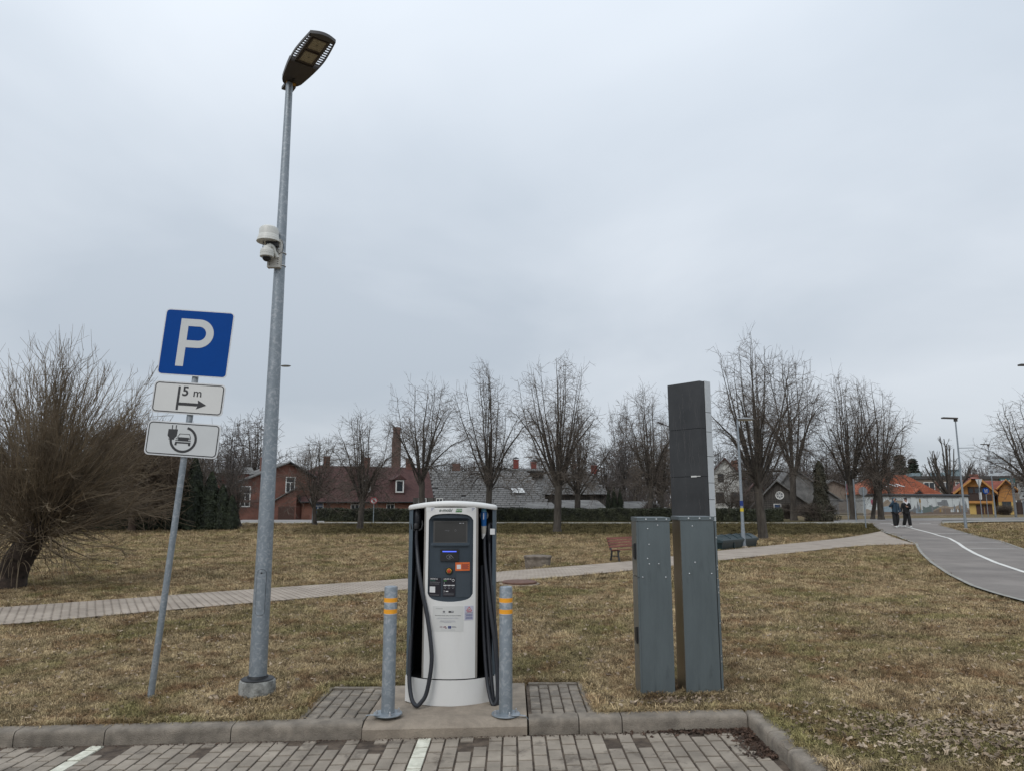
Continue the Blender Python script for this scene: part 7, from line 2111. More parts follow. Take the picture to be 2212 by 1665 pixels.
# pollard willow at the left
def willow():
    rg = np.random.default_rng(19); T = Sticks(); C = Sticks()
    g = ground(16, 1268); head_px = (92, 1120)
    hd_ = at(*head_px, g.y) - g
    base = np.zeros(3); hd_v = np.array(hd_)
    n = 14; t = np.linspace(0, 1, n)[:, None]
    P = base + t * hd_v + np.sin(t * math.pi) * np.array([-.10, .05, .0]) + np.cumsum(rg.normal(0, .012, (n, 3)), 0)
    T.add(P, .30, .25, 12)
    T.add([[0, 0, -.25], [0, 0, .02], P[2]], .42, .29, 12)
    for k in range(16):      # knobbly head
        d = rg.normal(0, 1, 3); d[2] = abs(d[2]) * .6; d /= np.linalg.norm(d); T.add([hd_v - [0, 0, .1], hd_v + d * .2, hd_v + d * .42], .20, .07, 7)
    rgt = xat(335, g.y) - g.x - hd_v[0]
    tp = at(130, 668, g.y).z - g.z - hd_v[2]
    for i in range(520):
        a = rg.uniform(0, 2 * math.pi); el = math.radians(rg.choice([rg.uniform(38, 88), rg.uniform(5, 50), rg.uniform(-25, 15)], p=[.52, .33, .15]))
        d = np.array([math.cos(a) * math.cos(el), math.sin(a) * math.cos(el) * .9, math.sin(el)])
        hgt = tp * rg.uniform(.55, 1.0) if el > math.radians(40) else None
        ln = rg.choice([rg.uniform(.45, .92), rg.uniform(.8, 1.0)]) / math.sqrt((math.cos(el) / (rgt * 1.12)) ** 2 + (math.sin(el) / (tp * .80)) ** 2)
        if el < math.radians(5): ln *= .66
        if rg.random() < .5: d2 = d
        low = rg.uniform(0, 1) ** 1.5
        p0 = hd_v + d * rg.uniform(.1, .35) - np.array([0, 0, low * .7])
        if low > .7: p0 = P[-1 - int(low * 5)] + d * .15
        sag = rg.uniform(.0, .16) * ln if el < math.radians(45) else 0
        lift = rg.uniform(.05, .20) * ln if (rg.random() < .6 and el < 1.0) else 0
        end = p0 + d * ln + np.array([0, 0, lift - sag * (2.6 if el < .1 else 1)])
        mid = p0 + d * ln * .5 + np.array([0, 0, sag * .6]) + rg.normal(0, .16, 3)
        B = curve3(p0, mid, end, 9, rg, .030)
        C.add(B, rg.uniform(.009, .016), .003, 4)
        for k in range(int(ln * 6.0)):
            u = rg.uniform(.22, 1) * 8; j = min(int(u), 7); bp_ = B[j] + (B[j + 1] - B[j]) * (u - j)
            tn = B[j + 1] - B[j]; tn /= np.linalg.norm(tn); w = tn * 1.1 + rg.normal(0, .42, 3) + [0, 0, .12]; w /= np.linalg.norm(w); tl = rg.uniform(.2, .75)
            e = bp_ + w * tl; C.add([bp_, bp_ + w * tl * .5 + rg.normal(0, .02, 3), e], .0052, .0026, 3)
            if rg.random() < .5:
                w2 = w + rg.normal(0, .45, 3); w2 /= np.linalg.norm(w2); C.add([bp_ + w * tl * .5, bp_ + w * tl * .5 + w2 * tl * .5], .0036, .0022, 3)
    for i in range(120):     # hanging shoots round the trunk
        u = rg.uniform(.35, 1); j = int(u * (n - 1)); a = rg.uniform(0, 2 * math.pi); d = np.array([math.cos(a), math.sin(a), rg.uniform(-.3, .8)])
        ln = rg.uniform(.4, 1.3); p0 = P[j] + d * [.2, .2, .05]; end = p0 + d * [ln * .7, ln * .7, 0] + [0, 0, rg.uniform(-1.1, .1) * ln]
        C.add(curve3(p0, p0 + d * ln * .45 + [0, 0, .15], end, 7, rg, .02), .009, .003, 3)
    t_ = thing('willow_tree', 'old pollard willow with a dark leaning trunk and a huge fan of brown shoots', 'tree', g)
    link('trunk', T.mesh('trunk', M['willow_bark']), t_); link('crown', C.mesh('crown', M['twig_willow']), t_)
willow()

# evergreens
def leafy(name, me_name, m, n, fn, size, seed, core=None):
    """cloud of small leaf faces; fn(rg, n) gives positions and normals"""
    rg = np.random.default_rng(seed); P, N = fn(rg, n)
    s = size * rg.uniform(.6, 1.4, n)[:, None]
    a = np.cross(N, rg.normal(0, 1, (n, 3))); a /= np.linalg.norm(a, axis=1)[:, None] + 1e-9; b = np.cross(N, a)
    V = np.stack([P - a * s, P + b * s * .7, P + a * s, P - b * s * .7], 1).reshape(-1, 3)
    Fq = np.arange(len(V)).reshape(-1, 4)
    if core is not None:
        cv, cf = core; o = len(V); V = np.vstack([V, cv]); 
    me = bpy.data.meshes.new(me_name)
    faces = Fq.tolist() + ([[i + len(Fq) * 4 for i in f] for f in cf] if core is not None else [])
    me.from_pydata(V.tolist(), [], faces); me.materials.append(m); return me
def cone_core(prof, n=12):
    v, f = [], []
    for r_, z in prof:
        for k in range(n): a = 2 * math.pi * k / n; v.append((r_ * math.cos(a), r_ * math.sin(a), z))
    for i in range(len(prof) - 1):
        for k in range(n): f.append([i * n + k, i * n + (k + 1) % n, (i + 1) * n + (k + 1) % n, (i + 1) * n + k])
    return np.array(v), f
def column_fn(prof, lump=.12):
    zs = np.array([p[1] for p in prof]); rs = np.array([p[0] for p in prof])
    def fn(rg, n):
        z = rg.uniform(zs[0], zs[-1], n); a = rg.uniform(0, 2 * math.pi, n); r_ = np.interp(z, zs, rs)
        r_ = r_ * (1 + lump * np.sin(a * 5 + z * 3.1) + lump * .7 * np.sin(z * 9 + a * 3)) * rg.uniform(.80, 1.08, n)
        P = np.stack([r_ * np.cos(a), r_ * np.sin(a), z], 1)
        N = np.stack([np.cos(a), np.sin(a), .4 + 0 * a], 1) + rg.normal(0, .55, (n, 3)); N /= np.linalg.norm(N, axis=1)[:, None]
        return P, N
    return fn
prof = [(.55, 0), (.75, .25), (.78, .8), (.66, 1.8), (.46, 2.8), (.22, 3.6), (.03, 4.0)]
core = cone_core([(r_ * .82, z) for r_, z in prof])
thuja_me = leafy('thuja', 'foliage', M['thuja'], 5200, column_fn(prof), .055, 3, core)
def place_thuja(px, py, top, half, label, Y=None, group='thuja row behind the lawn', me=None, name='thuja', baseH=4.0, baseR=.78):
    g = ground(px, py) if Y is None else Vector((xat(px, Y), Y, float(gz(xat(px, Y), Y))))
    H = at(px, top, g.y).z - g.z; Rw = xat(px + half, g.y) - xat(px, g.y)
    t = thing(name, label, 'evergreen tree' if name != 'spruce_tree' else 'tree', g, rnd.uniform(0, 6), group)
    o = link('foliage', me or thuja_me, t); o.scale = (Rw / baseR, Rw / baseR, H / baseH)
    mb = MB(); mb.tube([(0, 0, -.1), (0, 0, H * .8)], .08, 6); mb.build('trunk', M['bark'], t)
for px, top, half, lab in ((412, 985, 26, 'tallest dark thuja, partly behind the parking sign pole'), (450, 1018, 24, 'dark thuja second from the brick house end of the row'), (476, 1045, 20, 'dark thuja with a blunt top near the end of the row'), (497, 1068, 17, 'small pointed thuja at the brick house end of the row'),
                           (372, 1022, 27, 'dark thuja filling the gap left of the parking sign pole'), (335, 1040, 27, 'dark thuja right of the pale short trunk of the bushy tree'), (300, 1055, 26, 'dark thuja directly behind the pale short trunk'), (262, 1062, 26, 'dark thuja behind the hanging willow shoots'), (222, 1072, 26, 'dark low thuja behind the willow trunk, left end of the row'), (182, 1080, 24, 'dark thuja seen through the willow, at the far end of the row')):
    place_thuja(px, 1144, top, half, lab)
for px, lab in ((1314, 'left one of three dark columnar evergreens behind the hedge'), (1326, 'tallest one of three dark columnar evergreens behind the hedge'), (1339, 'right one of three dark columnar evergreens behind the hedge')):
    place_thuja(px, 1100, 1050 if px == 1326 else 1056, 8, lab, Y=64, group='trio of columnar evergreens')
prof2 = [(.95, 0), (1.05, .3), (.85, .7), (.50, 1.3), (.44, 2.2), (.34, 3.2), (.22, 3.8), (.02, 4.05)]
con_me = leafy('thuja', 'foliage', mat('thuja_brown', (.020, .020, .012), .8, col2=(.055, .048, .028), vscale=2.0, fine=.3, fscale=9), 6500, column_fn(prof2, .16), .06, 8, cone_core([(r_ * .8, z) for r_, z in prof2]))
place_thuja(1776, 1124, 995, 30, 'brownish conical thuja with a spreading foot beside the iron fence', group=None, me=con_me, baseR=1.05, baseH=4.05)
def spruce_mesh(seed):
    rg = np.random.default_rng(seed); P, N = [], []
    S = Sticks(); S.add([[0, 0, 0], [0, 0, 10]], .16, .02, 5)
    pts = []
    for tier in range(26):
        z = 1.2 + tier * .34; L = 2.6 * (1 - (z / 10.4)) ** .85 + .15
        for k in range(11):
            a = rg.uniform(0, 6.28); ll = L * rg.uniform(.65, 1.1); dz = -.16 * ll + rg.uniform(-.1, .1)
            e = np.array([math.cos(a) * ll, math.sin(a) * ll, z + dz]); S.add([[0, 0, z], e * [.6, .6, 1] + [0, 0, .05], e + [0, 0, .12]], .03, .01, 3)
            for q in range(16):
                t = rg.uniform(.2, 1.02); c = np.array([0, 0, z]) * (1 - t) + e * t; pts.append(c + rg.normal(0, .07, 3) + [0, 0, -.06])
    pts = np.array(pts)
    def fn(rg_, n): 
        N = rg_.normal(0, 1, (n, 3)); N[:, 2] *= .5; N /= np.linalg.norm(N, axis=1)[:, None]; return pts, N
    return S.mesh('trunk', M['bark']), leafy('s', 'foliage', M['spruce'], len(pts), fn, .15, seed)
st_, sf_ = spruce_mesh(4)
for px, top, half, lab in ((1950, 979, 46, 'taller dark spruce behind the red tiled roof'), (1978, 988, 40, 'smaller dark spruce at the right behind the red tiled roof')):
    Y = 150; g = Vector((xat(px, Y), Y, .3)); H = at(px, top, Y).z - .3; Rw = xat(px + half, Y) - xat(px, Y)
    t = thing('spruce_tree', lab, 'tree', g, rnd.uniform(0, 6), 'spruces behind the tiled roof')
    for nm, me in (('trunk', st_), ('foliage', sf_)): o = link(nm, me, t); o.scale = (Rw / 2.6, Rw / 2.6, H / 10)
# hedges
def hedge(pxa, pxb, Y, top, label, n, thick=1.1, ya=None):
    xa, xb = xat(pxa, Y), xat(pxb, ya or Y); zg_ = float(gz((xa + xb) / 2, Y)); H = zat(top, Y) - zg_
    L = xb - xa
    def fn(rg, n_):
        f = rg.uniform(0, 1, n_); x = rg.uniform(0, L, n_)
        front = f < .62; top_ = ~front
        bump_ = .05 * np.sin(x * 1.7) + .04 * np.sin(x * 4.3 + 1)
        y = np.where(front, rg.normal(0, .05, n_) + bump_, rg.uniform(0, thick, n_)); z = np.where(front, rg.uniform(0, 1, n_) * H, H + rg.normal(0, .035, n_) + bump_ * .6)
        ends = rg.uniform(0, 1, n_) < .03; x = np.where(ends, np.where(rg.random(n_) < .5, 0, L) + rg.normal(0, .04, n_), x); y = np.where(ends, rg.uniform(0, thick, n_), y); z = np.where(ends, rg.uniform(0, H, n_), z)
        N = np.where(front[:, None], np.array([0, -1.0, .2]), np.array([0, -.2, 1.0])) + rg.normal(0, .6, (n_, 3)); N /= np.linalg.norm(N, axis=1)[:, None]
        return np.stack([x, y, z], 1), N
    cv = np.array([(x, y, z) for z in (-.1, H - .05) for x, y in ((.04, .05), (L - .04, .05), (L - .04, thick), (.04, thick))]); cf = [[0, 1, 5, 4], [1, 2, 6, 5], [2, 3, 7, 6], [3, 0, 4, 7], [4, 5, 6, 7]]
    t = thing('hedge', label, 'hedge', (xa, Y, zg_), 0, 'clipped evergreen hedges')
    link('foliage', leafy('hedge', 'foliage', M['hedge'], n, fn, .055, 7, (cv, cf)), t)
hedge(686, 1560, 57, 1099, 'long clipped dark green hedge along the road behind the charging station', 60000)
hedge(1560, 1690, 56.5, 1100, 'shorter clipped dark hedge end right of the pylon, behind the thick rough trunk', 11000)
# bare scrub heap by the thuja and next to the yellow house
def scrub(px, py, top, half, label, Y=None, seed=1, m='twig'):
    rg = np.random.default_rng(seed); S = Sticks(); g = ground(px, py) if Y is None else Vector((xat(px, Y), Y, float(gz(xat(px, Y), Y))))
    H = at(px, top, g.y).z - g.z; Rw = xat(px + half, g.y) - xat(px, g.y)
    for i in range(260):
        a = rg.uniform(0, 6.28); r0 = rg.uniform(0, .5) * Rw; p0 = np.array([math.cos(a) * r0, math.sin(a) * min(r0, 1.2), 0]); e = np.array([p0[0] * 1.2 + rg.normal(0, Rw * .42), p0[1] + rg.normal(0, .5), H * rg.uniform(.35, 1)])
        B = curve3(p0, p0 + [0, 0, H * .5], e, 6, rg, .05); S.add(B, .022, .008, 3)
        for k in range(7):
            j = rg.integers(1, 5); w = rg.normal(0, 1, 3); w /= np.linalg.norm(w); w[2] = abs(w[2]) * .6; S.add([B[j], B[j] + w * .35, B[j] + w * .55 + [0, 0, -.05]], .010, .006, 3)
    t = thing('shrub', label, 'shrub', g); link('branches', S.mesh('branches', M[m]), t)
scrub(1765, 1124, 1082, 52, 'heap of dark bare brushwood at the foot of the conical thuja', seed=2)
scrub(2168, 1115, 1089, 20, 'round bare shrub in front of the yellow wing windows', Y=88, seed=3)
scrub(1700, 1118, 1085, 30, 'low bare shrub beside the dark boarded barn', Y=66, seed=4)
scrub(1410, 1108, 1080, 26, 'low bare bush behind the hedge left of the pylon', Y=60, seed=6)

# ================================================================== THE WALKING COUPLE
def skin_mesh(name, joints, edges, radii, m, parent, sub=2, flat=None):
    me = bpy.data.meshes.new(name); me.from_pydata(joints, edges, [])
    o = bpy.data.objects.new(name, me); COL.objects.link(o)
    md = o.modifiers.new('s', 'SKIN'); md.use_smooth_shade = True
    for i, r_ in enumerate(radii):
        rr_ = r_ if isinstance(r_, tuple) else (r_, r_)
        me.skin_vertices[0].data[i].radius = rr_
        me.skin_vertices[0].data[i].use_root = (i == 0)
    ms = o.modifiers.new('u', 'SUBSURF'); ms.levels = sub; ms.render_levels = sub
    dg = bpy.context.evaluated_depsgraph_get(); dg.update()
    me2 = bpy.data.meshes.new_from_object(o.evaluated_get(dg)); me2.name = name
    bpy.data.objects.remove(o); me2.materials.clear(); me2.materials.append(m)
    for p in me2.polygons: p.use_smooth = True
    return link(name, me2, parent)
def chain(*pts): return list(pts)
def person(px, py, label, rz, pose):
    g = ground(px, py); g.z += .047
    t = thing('person', label, 'person', g, rz)
    hipL, hipR = (-.09, 0, .90), (.09, 0, .90)
    J = []; E = []; Rd = []
    def add_chain(pts, start=None):
        prev = start
        for p, r_ in pts:
            J.append(p); Rd.append(r_); i = len(J) - 1
            if prev is not None: E.append((prev, i))
            prev = i
        return prev
    # body: pelvis root, spine, neck, head, arms with hands, legs
    add_chain([((0, 0, .93), (.13, .10))])
    sp = add_chain([((0, 0, 1.12), (.12, .09)), ((0, .0, 1.33), (.145, .095)), ((0, 0, 1.44), (.10, .08))], 0)
    chest = sp - 1
    add_chain([((0, -.005, 1.50), .052), ((0, -.01, 1.56), .055), ((0, -.02, 1.62), (.070, .085)), ((0, -.015, 1.69), (.072, .090)), ((0, -.01, 1.735), (.055, .07))], sp)
    hands = []
    for sgn, arm in zip((-1, 1), pose['arms']):
        e = add_chain([((sgn * .17, 0, 1.40), .055)] + [(p, r_) for p, r_ in zip(arm, (.045, .038, .028))], chest)
        wrist = np.array(arm[-1]); d = wrist - np.array(arm[-2]); d /= np.linalg.norm(d); hands.append((wrist, d, e, sgn))
    for sgn, leg in zip((-1, 1), pose['legs']):
        add_chain([((sgn * .09, 0, .88), .085)] + [(p, r_) for p, r_ in zip(leg, (.075, .055, .045, .036))], 0)
    for w, d, e, sgn in hands:      # palm, four fingers and a thumb grown from the wrist
        side = np.cross(d, (0, 1.0, .2)); side /= np.linalg.norm(side)
        palm = add_chain([(tuple(w + d * .06), (.034, .018))], e)
        for k in range(4):
            b = w + d * .09 + side * (.026 - .0175 * k); L = (.062, .072, .067, .052)[k]
            add_chain([(tuple(b), .010), (tuple(b + d * L * .5 + np.array([0, -.008, 0])), .009), (tuple(b + d * L + np.array([0, -.022, 0])), .008)], palm)
        add_chain([(tuple(w + d * .04 + side * .038), .011), (tuple(w + d * .075 + side * .055), .009)], palm)
    skin_mesh('body', J, E, Rd, M['skin'], t)
    # face details
    mb = MB()
    for s in (-1, 1):
        mb.lathe([(.011, 0), (.008, .004), (.001, .006)], 8, Matrix.Translation((s * .030, -.098, 1.655)) @ Matrix.Rotation(R(90), 4, 'X'))
    mb.box(-.022, .022, -.099, -.09, 1.600, 1.606); mb.build('eyes_and_mouth', M['hair'], t)
    mb = MB(); mb.add([(-.012, -.095, 1.625), (.012, -.095, 1.625), (0, -.122, 1.628), (0, -.098, 1.665)], [(0, 1, 2), (0, 2, 3), (1, 3, 2)]); mb.build('nose', M['skin'], t)
    # trousers
    J, E, Rd = [], [], []
    add_chain([((0, 0, .94), (.165, .125))])
    for sgn, leg in zip((-1, 1), pose['legs']): add_chain([((sgn * .095, 0, .86), .115)] + [(p, r_) for p, r_ in zip([leg[0], leg[1], leg[2]], (.115, .105, .098))], 0)
    skin_mesh('trousers', J, E, Rd, M['black_cloth'], t)
    # jacket
    J, E, Rd = [], [], []
    add_chain([((0, 0, .82), (.200, .145)), ((0, 0, .98), (.200, .145)), ((0, 0, 1.18), (.195, .14)), ((0, 0, 1.36), (.205, .135)), ((0, 0, 1.46), (.12, .10))])
    for sgn, arm in zip((-1, 1), pose['arms']): add_chain([((sgn * .19, 0, 1.395), .085)] + [(p, r_) for p, r_ in zip(arm, (.072, .064, .052))], 3)
    jk = skin_mesh('jacket', J, E, Rd, M[pose['jacket']], t)
    mb = MB(); mb.box(-.006, .006, -.158, -.135, .80, 1.42); mb.build('zip', M['black_cloth'], jk)
    for sgn, leg in zip((-1, 1), pose['legs']):
        f = Vector(leg[3]); mb = MB()
        mb.tube([f + Vector((0, .07, -.015)), f + Vector((0, .0, -.01)), f + Vector((0, -.09, -.025)), f + Vector((0, -.17, -.035)), f + Vector((0, -.195, -.04))], [.035, .048, .048, .042, .02], 10); mb.build('shoe', M['shoe'], t, smooth=60)
    if pose['head'] == 'cap':
        mb = MB(); mb.lathe([(.105, 1.675), (.110, 1.70), (.105, 1.75), (.075, 1.795), (.001, 1.81)], 20); hd = mb.build('cap', M['cap_blue'], t, smooth=60)
        mb = MB(); mb.tube([(-.07, .055, 1.60), (-.08, .03, 1.68)], .03, 6); mb.tube([(.07, .055, 1.60), (.08, .03, 1.68)], .03, 6); mb.build('hair', M['hair'], t)
        mb = MB(); mb.tube([(-.07, -.08, 1.685), (0, -.16, 1.68), (.07, -.08, 1.685)], [.012, .02, .012], 6); mb.build('cap_peak', M['cap_blue'], hd)
        mb = MB(); mb.tube([(.09, .05, 1.50), (.0, .11, 1.52), (-.09, .05, 1.50), (-.06, -.09, 1.47), (.06, -.09, 1.47), (.09, .05, 1.50)], .042, 8); mb.build('hood', M[pose['jacket']], t, smooth=60)
    else:
        mb = MB(); mb.lathe([(.09, 1.66), (.103, 1.70), (.098, 1.75), (.07, 1.785), (.001, 1.795)], 20); mb.tube([(0, .09, 1.70), (0, .11, 1.60), (0, .10, 1.5)], [.07, .07, .05], 8); mb.build('hair', M['hair'], t, smooth=60)
        mb = MB(); mb.tube([(-.095, -.04, 1.71), (-.105, .0, 1.62), (-.10, -.03, 1.53), (-.04, -.125, 1.46), (.0, -.15, 1.38)], [.022, .032, .042, .045, .02], 8); mb.tube([(.095, -.04, 1.71), (.105, .0, 1.62), (.10, -.03, 1.53), (.04, -.125, 1.46), (.0, -.15, 1.38)], [.022, .032, .042, .045, .02], 8); mb.tube([(-.1, .02, 1.55), (0, .10, 1.53), (.1, .02, 1.55)], .05, 8); mb.build('pale_hood', M['scarf'], t, smooth=60)
    return t
pA = person(1936, 1140, 'person in a dark blue jacket and blue cap raising one hand to the forehead', R(2), dict(
    arms=([(-.37, -.05, 1.24), (-.33, -.20, 1.44), (-.16, -.20, 1.62)][0:1] + [(-.27, -.18, 1.43), (-.13, -.16, 1.63)], [(.25, .02, 1.16), (.27, -.04, .98), (.20, -.08, .90)]),
    legs=([(-.10, -.03, .50), (-.10, -.05, .14), (-.10, -.05, .11), (-.10, -.06, .065)], [(.10, -.03, .50), (.11, .14, .18), (.11, .16, .14), (.11, .14, .085)]), jacket='blue_jacket', head='cap'))
pB = person(1960, 1139.5, 'person in a black jacket with a pale hood walking beside the cycle path line', R(-6), dict(
    arms=([(-.26, .0, 1.17), (-.33, -.04, 1.00), (-.37, -.06, .92)], [(.25, .02, 1.17), (.17, -.16, 1.12), (.02, -.20, 1.22)]),
    legs=([(-.09, .02, .50), (-.13, .16, .16), (-.13, .17, .13), (-.13, .15, .085)], [(.10, -.08, .50), (.14, -.05, .14), (.14, -.05, .11), (.14, -.06, .065)]), jacket='black_cloth', head='hood'))

# ================================================================== GRASS AND LEAVES
def tuft_mesh(seed, n, hmin, hmax, wid, spread, lie):
    rg = np.random.default_rng(seed); V, Fc = [], []
    for i in range(n):
        p = np.array([rg.normal(0, spread), rg.normal(0, spread), 0]); a = rg.uniform(0, 6.28); d = np.array([math.cos(a), math.sin(a), 0]); h = rg.uniform(hmin, hmax); L = h * rg.uniform(.5, lie)
        s = np.array([-d[1], d[0], 0]) * wid * rg.uniform(.6, 1.3)
        q1 = p + d * L * .45 + [0, 0, h * .75]; q2 = p + d * L + [0, 0, h * rg.uniform(.45, 1.0)]
        o = len(V); V += [p - s, p + s, q1 + s * .8, q1 - s * .8, q2]; Fc += [(o, o + 1, o + 2, o + 3), (o + 3, o + 2, o + 4)]
    me = bpy.data.meshes.new('tuft'); me.from_pydata([tuple(v) for v in V], [], Fc); return me
def leaf_mesh(seed):
    rg = np.random.default_rng(seed); pts = []
    k = 9
    for i in range(k):
        a = 2 * math.pi * i / k; r_ = (.030 if i % 2 else .018) * rg.uniform(.7, 1.3); pts.append((r_ * math.cos(a) * 1.3, r_ * math.sin(a) * .8, rg.uniform(-.002, .014)))
    me = bpy.data.meshes.new('leaf'); me.from_pydata(pts + [(0, 0, .004)], [], [(i, (i + 1) % k, k) for i in range(k)]); return me
def scatter(name, P, rot, scl, meshes, m, off_z=0.0):
    me = bpy.data.meshes.new(name)
    me.from_pydata(P.tolist(), [], [])
    a = me.attributes.new('rot', 'FLOAT_VECTOR', 'POINT'); a.data.foreach_set('vector', rot.astype(np.float32).ravel())
    a = me.attributes.new('scl', 'FLOAT', 'POINT'); a.data.foreach_set('value', scl.astype(np.float32))
    a = me.attributes.new('pick', 'INT', 'POINT'); a.data.foreach_set('value', (np.arange(len(P)) % len(meshes)).astype(np.int32))
    o = link(name, me, kind='stuff')
    ng = bpy.data.node_groups.new(name, 'GeometryNodeTree')
    ng.interface.new_socket('Geometry', in_out='INPUT', socket_type='NodeSocketGeometry'); ng.interface.new_socket('Geometry', in_out='OUTPUT', socket_type='NodeSocketGeometry')
    n, l = ng.nodes, ng.links; gi, go = n.new('NodeGroupInput'), n.new('NodeGroupOutput'); jn = n.new('GeometryNodeJoinGeometry')
    def attr(nm, ty):
        x = n.new('GeometryNodeInputNamedAttribute'); x.data_type = ty; x.inputs['Name'].default_value = nm; return x.outputs[0]
    for k, mm in enumerate(meshes):
        mm.materials.clear(); mm.materials.append(m)
        src = bpy.data.objects.new(name + '_source', mm)
        oi = n.new('GeometryNodeObjectInfo'); oi.inputs['Object'].default_value = src; oi.inputs['As Instance'].default_value = True
        ip = n.new('GeometryNodeInstanceOnPoints'); cmp_ = n.new('FunctionNodeCompare'); cmp_.data_type = 'INT'; cmp_.operation = 'EQUAL'
        l.new(attr('pick', 'INT'), cmp_.inputs[2]); cmp_.inputs[3].default_value = k
        l.new(gi.outputs[0], ip.inputs['Points']); l.new(cmp_.outputs[0], ip.inputs['Selection']); l.new(oi.outputs['Geometry'], ip.inputs['Instance'])
        l.new(attr('rot', 'FLOAT_VECTOR'), ip.inputs['Rotation']); l.new(attr('scl', 'FLOAT'), ip.inputs['Scale'])
        l.new(ip.outputs[0], jn.inputs[0])
    l.new(jn.outputs[0], go.inputs[0])
    md = o.modifiers.new('scatter', 'NODES'); md.node_group = ng
    return o
# keep grass off the paved places
def dist_mask(X, Y):
    ok = np.ones(len(X), bool)
    ok &= ~((X < RK_OUT + 0.0) & (Y < KERB_B + .005))
    ok &= ~((X > SLAB_X0 - .61) & (X < .71) & (Y < SLAB_Y1 + .03))
    ok &= np.hypot(X - LX, Y - LY) > .165
    ok &= ~((X > 1.18) & (X < 1.47) & (Y > 6.88) & (Y < 7.2)) & ~((X > 1.57) & (X < 1.90) & (Y > 6.88) & (Y < 7.2))
    ok &= np.hypot(X - mc.location.x, Y - mc.location.y) > .43
    ok &= np.hypot(X - wl_.location.x, Y - wl_.location.y) > .37
    return ok
def inside_strip(X, Y, A, B, grow=.0):
    poly = np.array([(p.x, p.y) for p in A] + [(p.x, p.y) for p in reversed(B)]); c = np.zeros(len(X), bool); j = len(poly) - 1
    for i in range(len(poly)):
        a, b = poly[i], poly[j]
        cond = (a[1] > Y) != (b[1] > Y)
        if cond.any(): c ^= cond & (X < (b[0] - a[0]) * (Y - a[1]) / (b[1] - a[1] + 1e-12) + a[0])
        j = i
    return c
AA = [ground(*p) for p in AL]; AB = [ground(*p) for p in AR]
rg = np.random.default_rng(99)
def field(n, y0, y1, seed=0):
    Y = np.sqrt(rg.uniform(y0 ** 2, y1 ** 2, n)); X = rg.uniform(-1, 1, n) * (Y * .78 + .8)
    ok = dist_mask(X, Y) & ~inside_strip(X, Y, PA, PB) & ~inside_strip(X, Y, AA, AB)
    return X[ok], Y[ok]
XS, YS, SS = [], [], []
for n, y0, y1, s in ((62000, 4.6, 10, 1.0), (62000, 10, 17, 1.35), (60000, 17, 30, 2.0), (42000, 30, 50, 3.0)):
    x, y = field(n, y0, y1); XS.append(x); YS.append(y); SS.append(s * rg.uniform(.55, 1.25, len(x)) * np.where(y > 36, 1.15, 1.0))
X, Y, S = np.concatenate(XS), np.concatenate(YS), np.concatenate(SS)
Zg = gz(X, Y) - .016
Zg = Zg - .26 * np.exp(-(((X - HOLLOW[0]) / .50) ** 2 + ((Y - HOLLOW[1]) / 1.1) ** 2))
rot = np.stack([rg.normal(0, .12, len(X)), rg.normal(0, .12, len(X)), rg.uniform(0, 6.28, len(X))], 1)
tufts = [tuft_mesh(1, 22, .012, .038, .0016, .030, 2.2), tuft_mesh(2, 20, .010, .030, .0018, .036, 2.8), tuft_mesh(3, 18, .015, .050, .0015, .026, 1.6)]
scatter('grass', np.stack([X, Y, Zg], 1), rot, S, tufts, M['grass'])
# ragged fringes along kerb, footing, cabinets and paving edges
fx_, fy_ = [], []
for (ax, ay, bx_, by_), n in (((-6, KERB_B + .02, SLAB_X0 - .62, KERB_B + .02), 900), ((.73, KERB_B + .02, 2.1, KERB_B + .02), 320), ((RK_OUT + .02, 4.6, RK_OUT + .02, KERB_B), 300), ((1.15, 6.85, 1.93, 6.85), 260), ((SLAB_X0 - .62, 6.4, SLAB_X0 - .62, 7.5), 160), ((.73, 6.4, .73, 7.5), 160), ((SLAB_X0 - .6, 7.50, .72, 7.50), 260)):
    u = rg.uniform(0, 1, n); fx_.append(ax + (bx_ - ax) * u + rg.normal(0, .018, n)); fy_.append(ay + (by_ - ay) * u + np.abs(rg.normal(0, .03, n)) * (1 if ay == by_ else .2))
a = rg.uniform(0, 6.28, 260); fx_.append(LX + .185 * np.cos(a)); fy_.append(LY + .185 * np.sin(a))
X = np.concatenate(fx_); Y = np.concatenate(fy_); ok = ~((X > 1.18) & (X < 1.47) & (Y > 6.88) & (Y < 7.2)); X, Y = X[ok], Y[ok]
scatter('grass_fringe', np.stack([X, Y, gz(X, Y) - .012], 1), np.stack([rg.normal(0, .2, len(X)), rg.normal(0, .2, len(X)), rg.uniform(0, 6.28, len(X))], 1), rg.uniform(.8, 1.5, len(X)), [tuft_mesh(5, 20, .02, .055, .0017, .022, 1.8), tuft_mesh(6, 16, .015, .04, .002, .02, 2.4)], M['grass'])
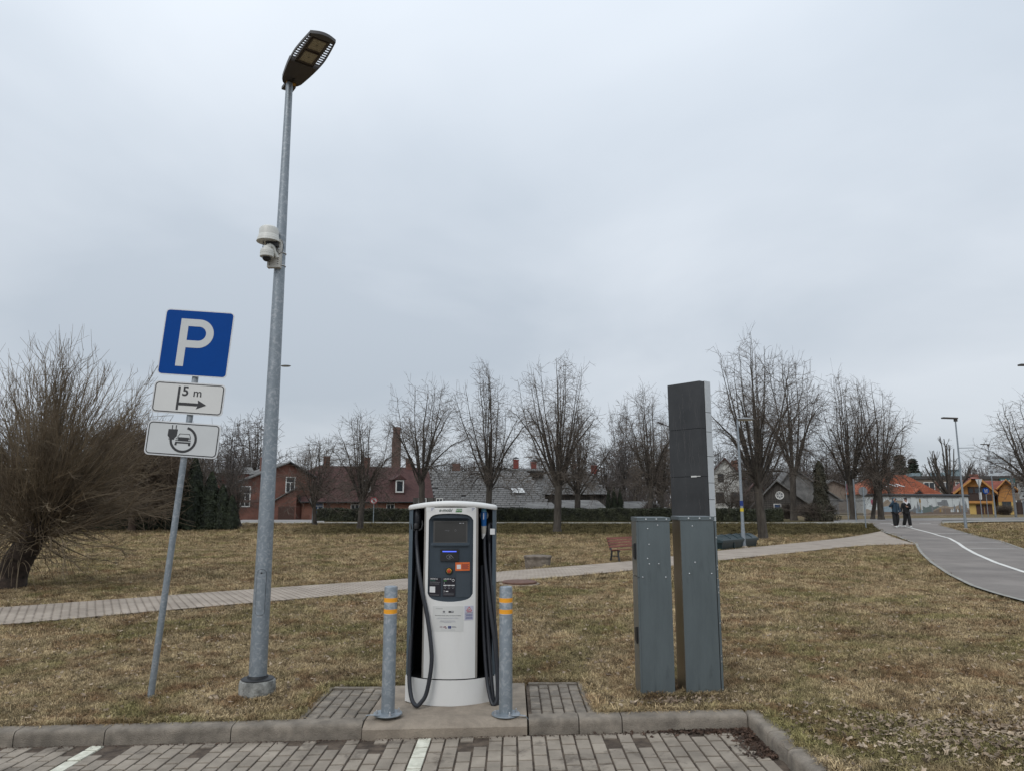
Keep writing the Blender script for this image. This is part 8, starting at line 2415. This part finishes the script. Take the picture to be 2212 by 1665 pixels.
# fallen leaves: thin everywhere, thick in the lower right corner and near the posts
XS, YS = [], []
x, y = field(5200, 5, 14); XS.append(x); YS.append(y)
x, y = field(4200, 14, 40); XS.append(x); YS.append(y)
x = rg.normal(3.4, .75, 1050); y = rg.normal(5.6, .36, 1050) - (x - 3.3) * .12; ok = dist_mask(x, y) & (x > RK_OUT + .03); XS.append(x[ok]); YS.append(y[ok])
x = rg.normal(4.4, .9, 700); y = rg.normal(5.6, .5, 700); ok = dist_mask(x, y) & (x > RK_OUT + .03); XS.append(x[ok]); YS.append(y[ok])
x = rg.normal(1.5, .35, 130); y = 6.6 + np.abs(rg.normal(0, .12, 130)); ok = dist_mask(x, y); XS.append(x[ok]); YS.append(y[ok])
X, Y = np.concatenate(XS), np.concatenate(YS)
scatter('fallen_leaves', np.stack([X, Y, gz(X, Y) + .012], 1), np.stack([rg.normal(0, .35, len(X)), rg.normal(0, .35, len(X)), rg.uniform(0, 6.28, len(X))], 1), rg.uniform(.35, 1.0, len(X)) * np.where(Y > 14, 1.5, 1.0), [leaf_mesh(1), leaf_mesh(2), leaf_mesh(3)], M['leaf'])
# rotten leaves and grit washed into the corner of the bay and along the kerb foot
n = 1500; t_ = rg.uniform(0, 1, n) ** .8
x = np.where(rg.random(n) < .62, RK_IN - .012 - np.abs(rg.normal(0, .09, n)), 0); y = KERB_F - .02 - rg.uniform(0, .75, n) ** 1.4
sel = x == 0; x[sel] = RK_IN - np.abs(rg.normal(0, .42, sel.sum())); y[sel] = KERB_F - .012 - np.abs(rg.normal(0, .05, sel.sum()))
x2 = rg.uniform(-6, RK_IN, 1100); y2 = KERB_F - .05 - np.abs(rg.normal(0, .022, 1100))
X, Y = np.concatenate([x, x2]), np.concatenate([y, y2])
Z = np.array([pz(v) for v in X]) + .004
x3 = np.concatenate([rg.uniform(1.12, 1.95, 260), LX + rg.normal(0, .2, 160), -3.46 + rg.normal(0, .07, 60)]); y3 = np.concatenate([6.85 - np.abs(rg.normal(0, .05, 260)), LY + rg.normal(0, .2, 160), 7.27 + rg.normal(0, .07, 60)])
ok = dist_mask(x3, y3); x3, y3 = x3[ok], y3[ok]; X = np.concatenate([X, x3]); Y = np.concatenate([Y, y3]); Z = np.concatenate([Z, gz(x3, y3) + .014])
scatter('leaf_debris', np.stack([X, Y, Z], 1), np.stack([rg.normal(0, .5, len(X)), rg.normal(0, .5, len(X)), rg.uniform(0, 6.28, len(X))], 1), rg.uniform(.12, .62, len(X)) * np.where(np.arange(len(X)) < n, 1, .45), [leaf_mesh(4), leaf_mesh(5)], M['leaf_dark'])
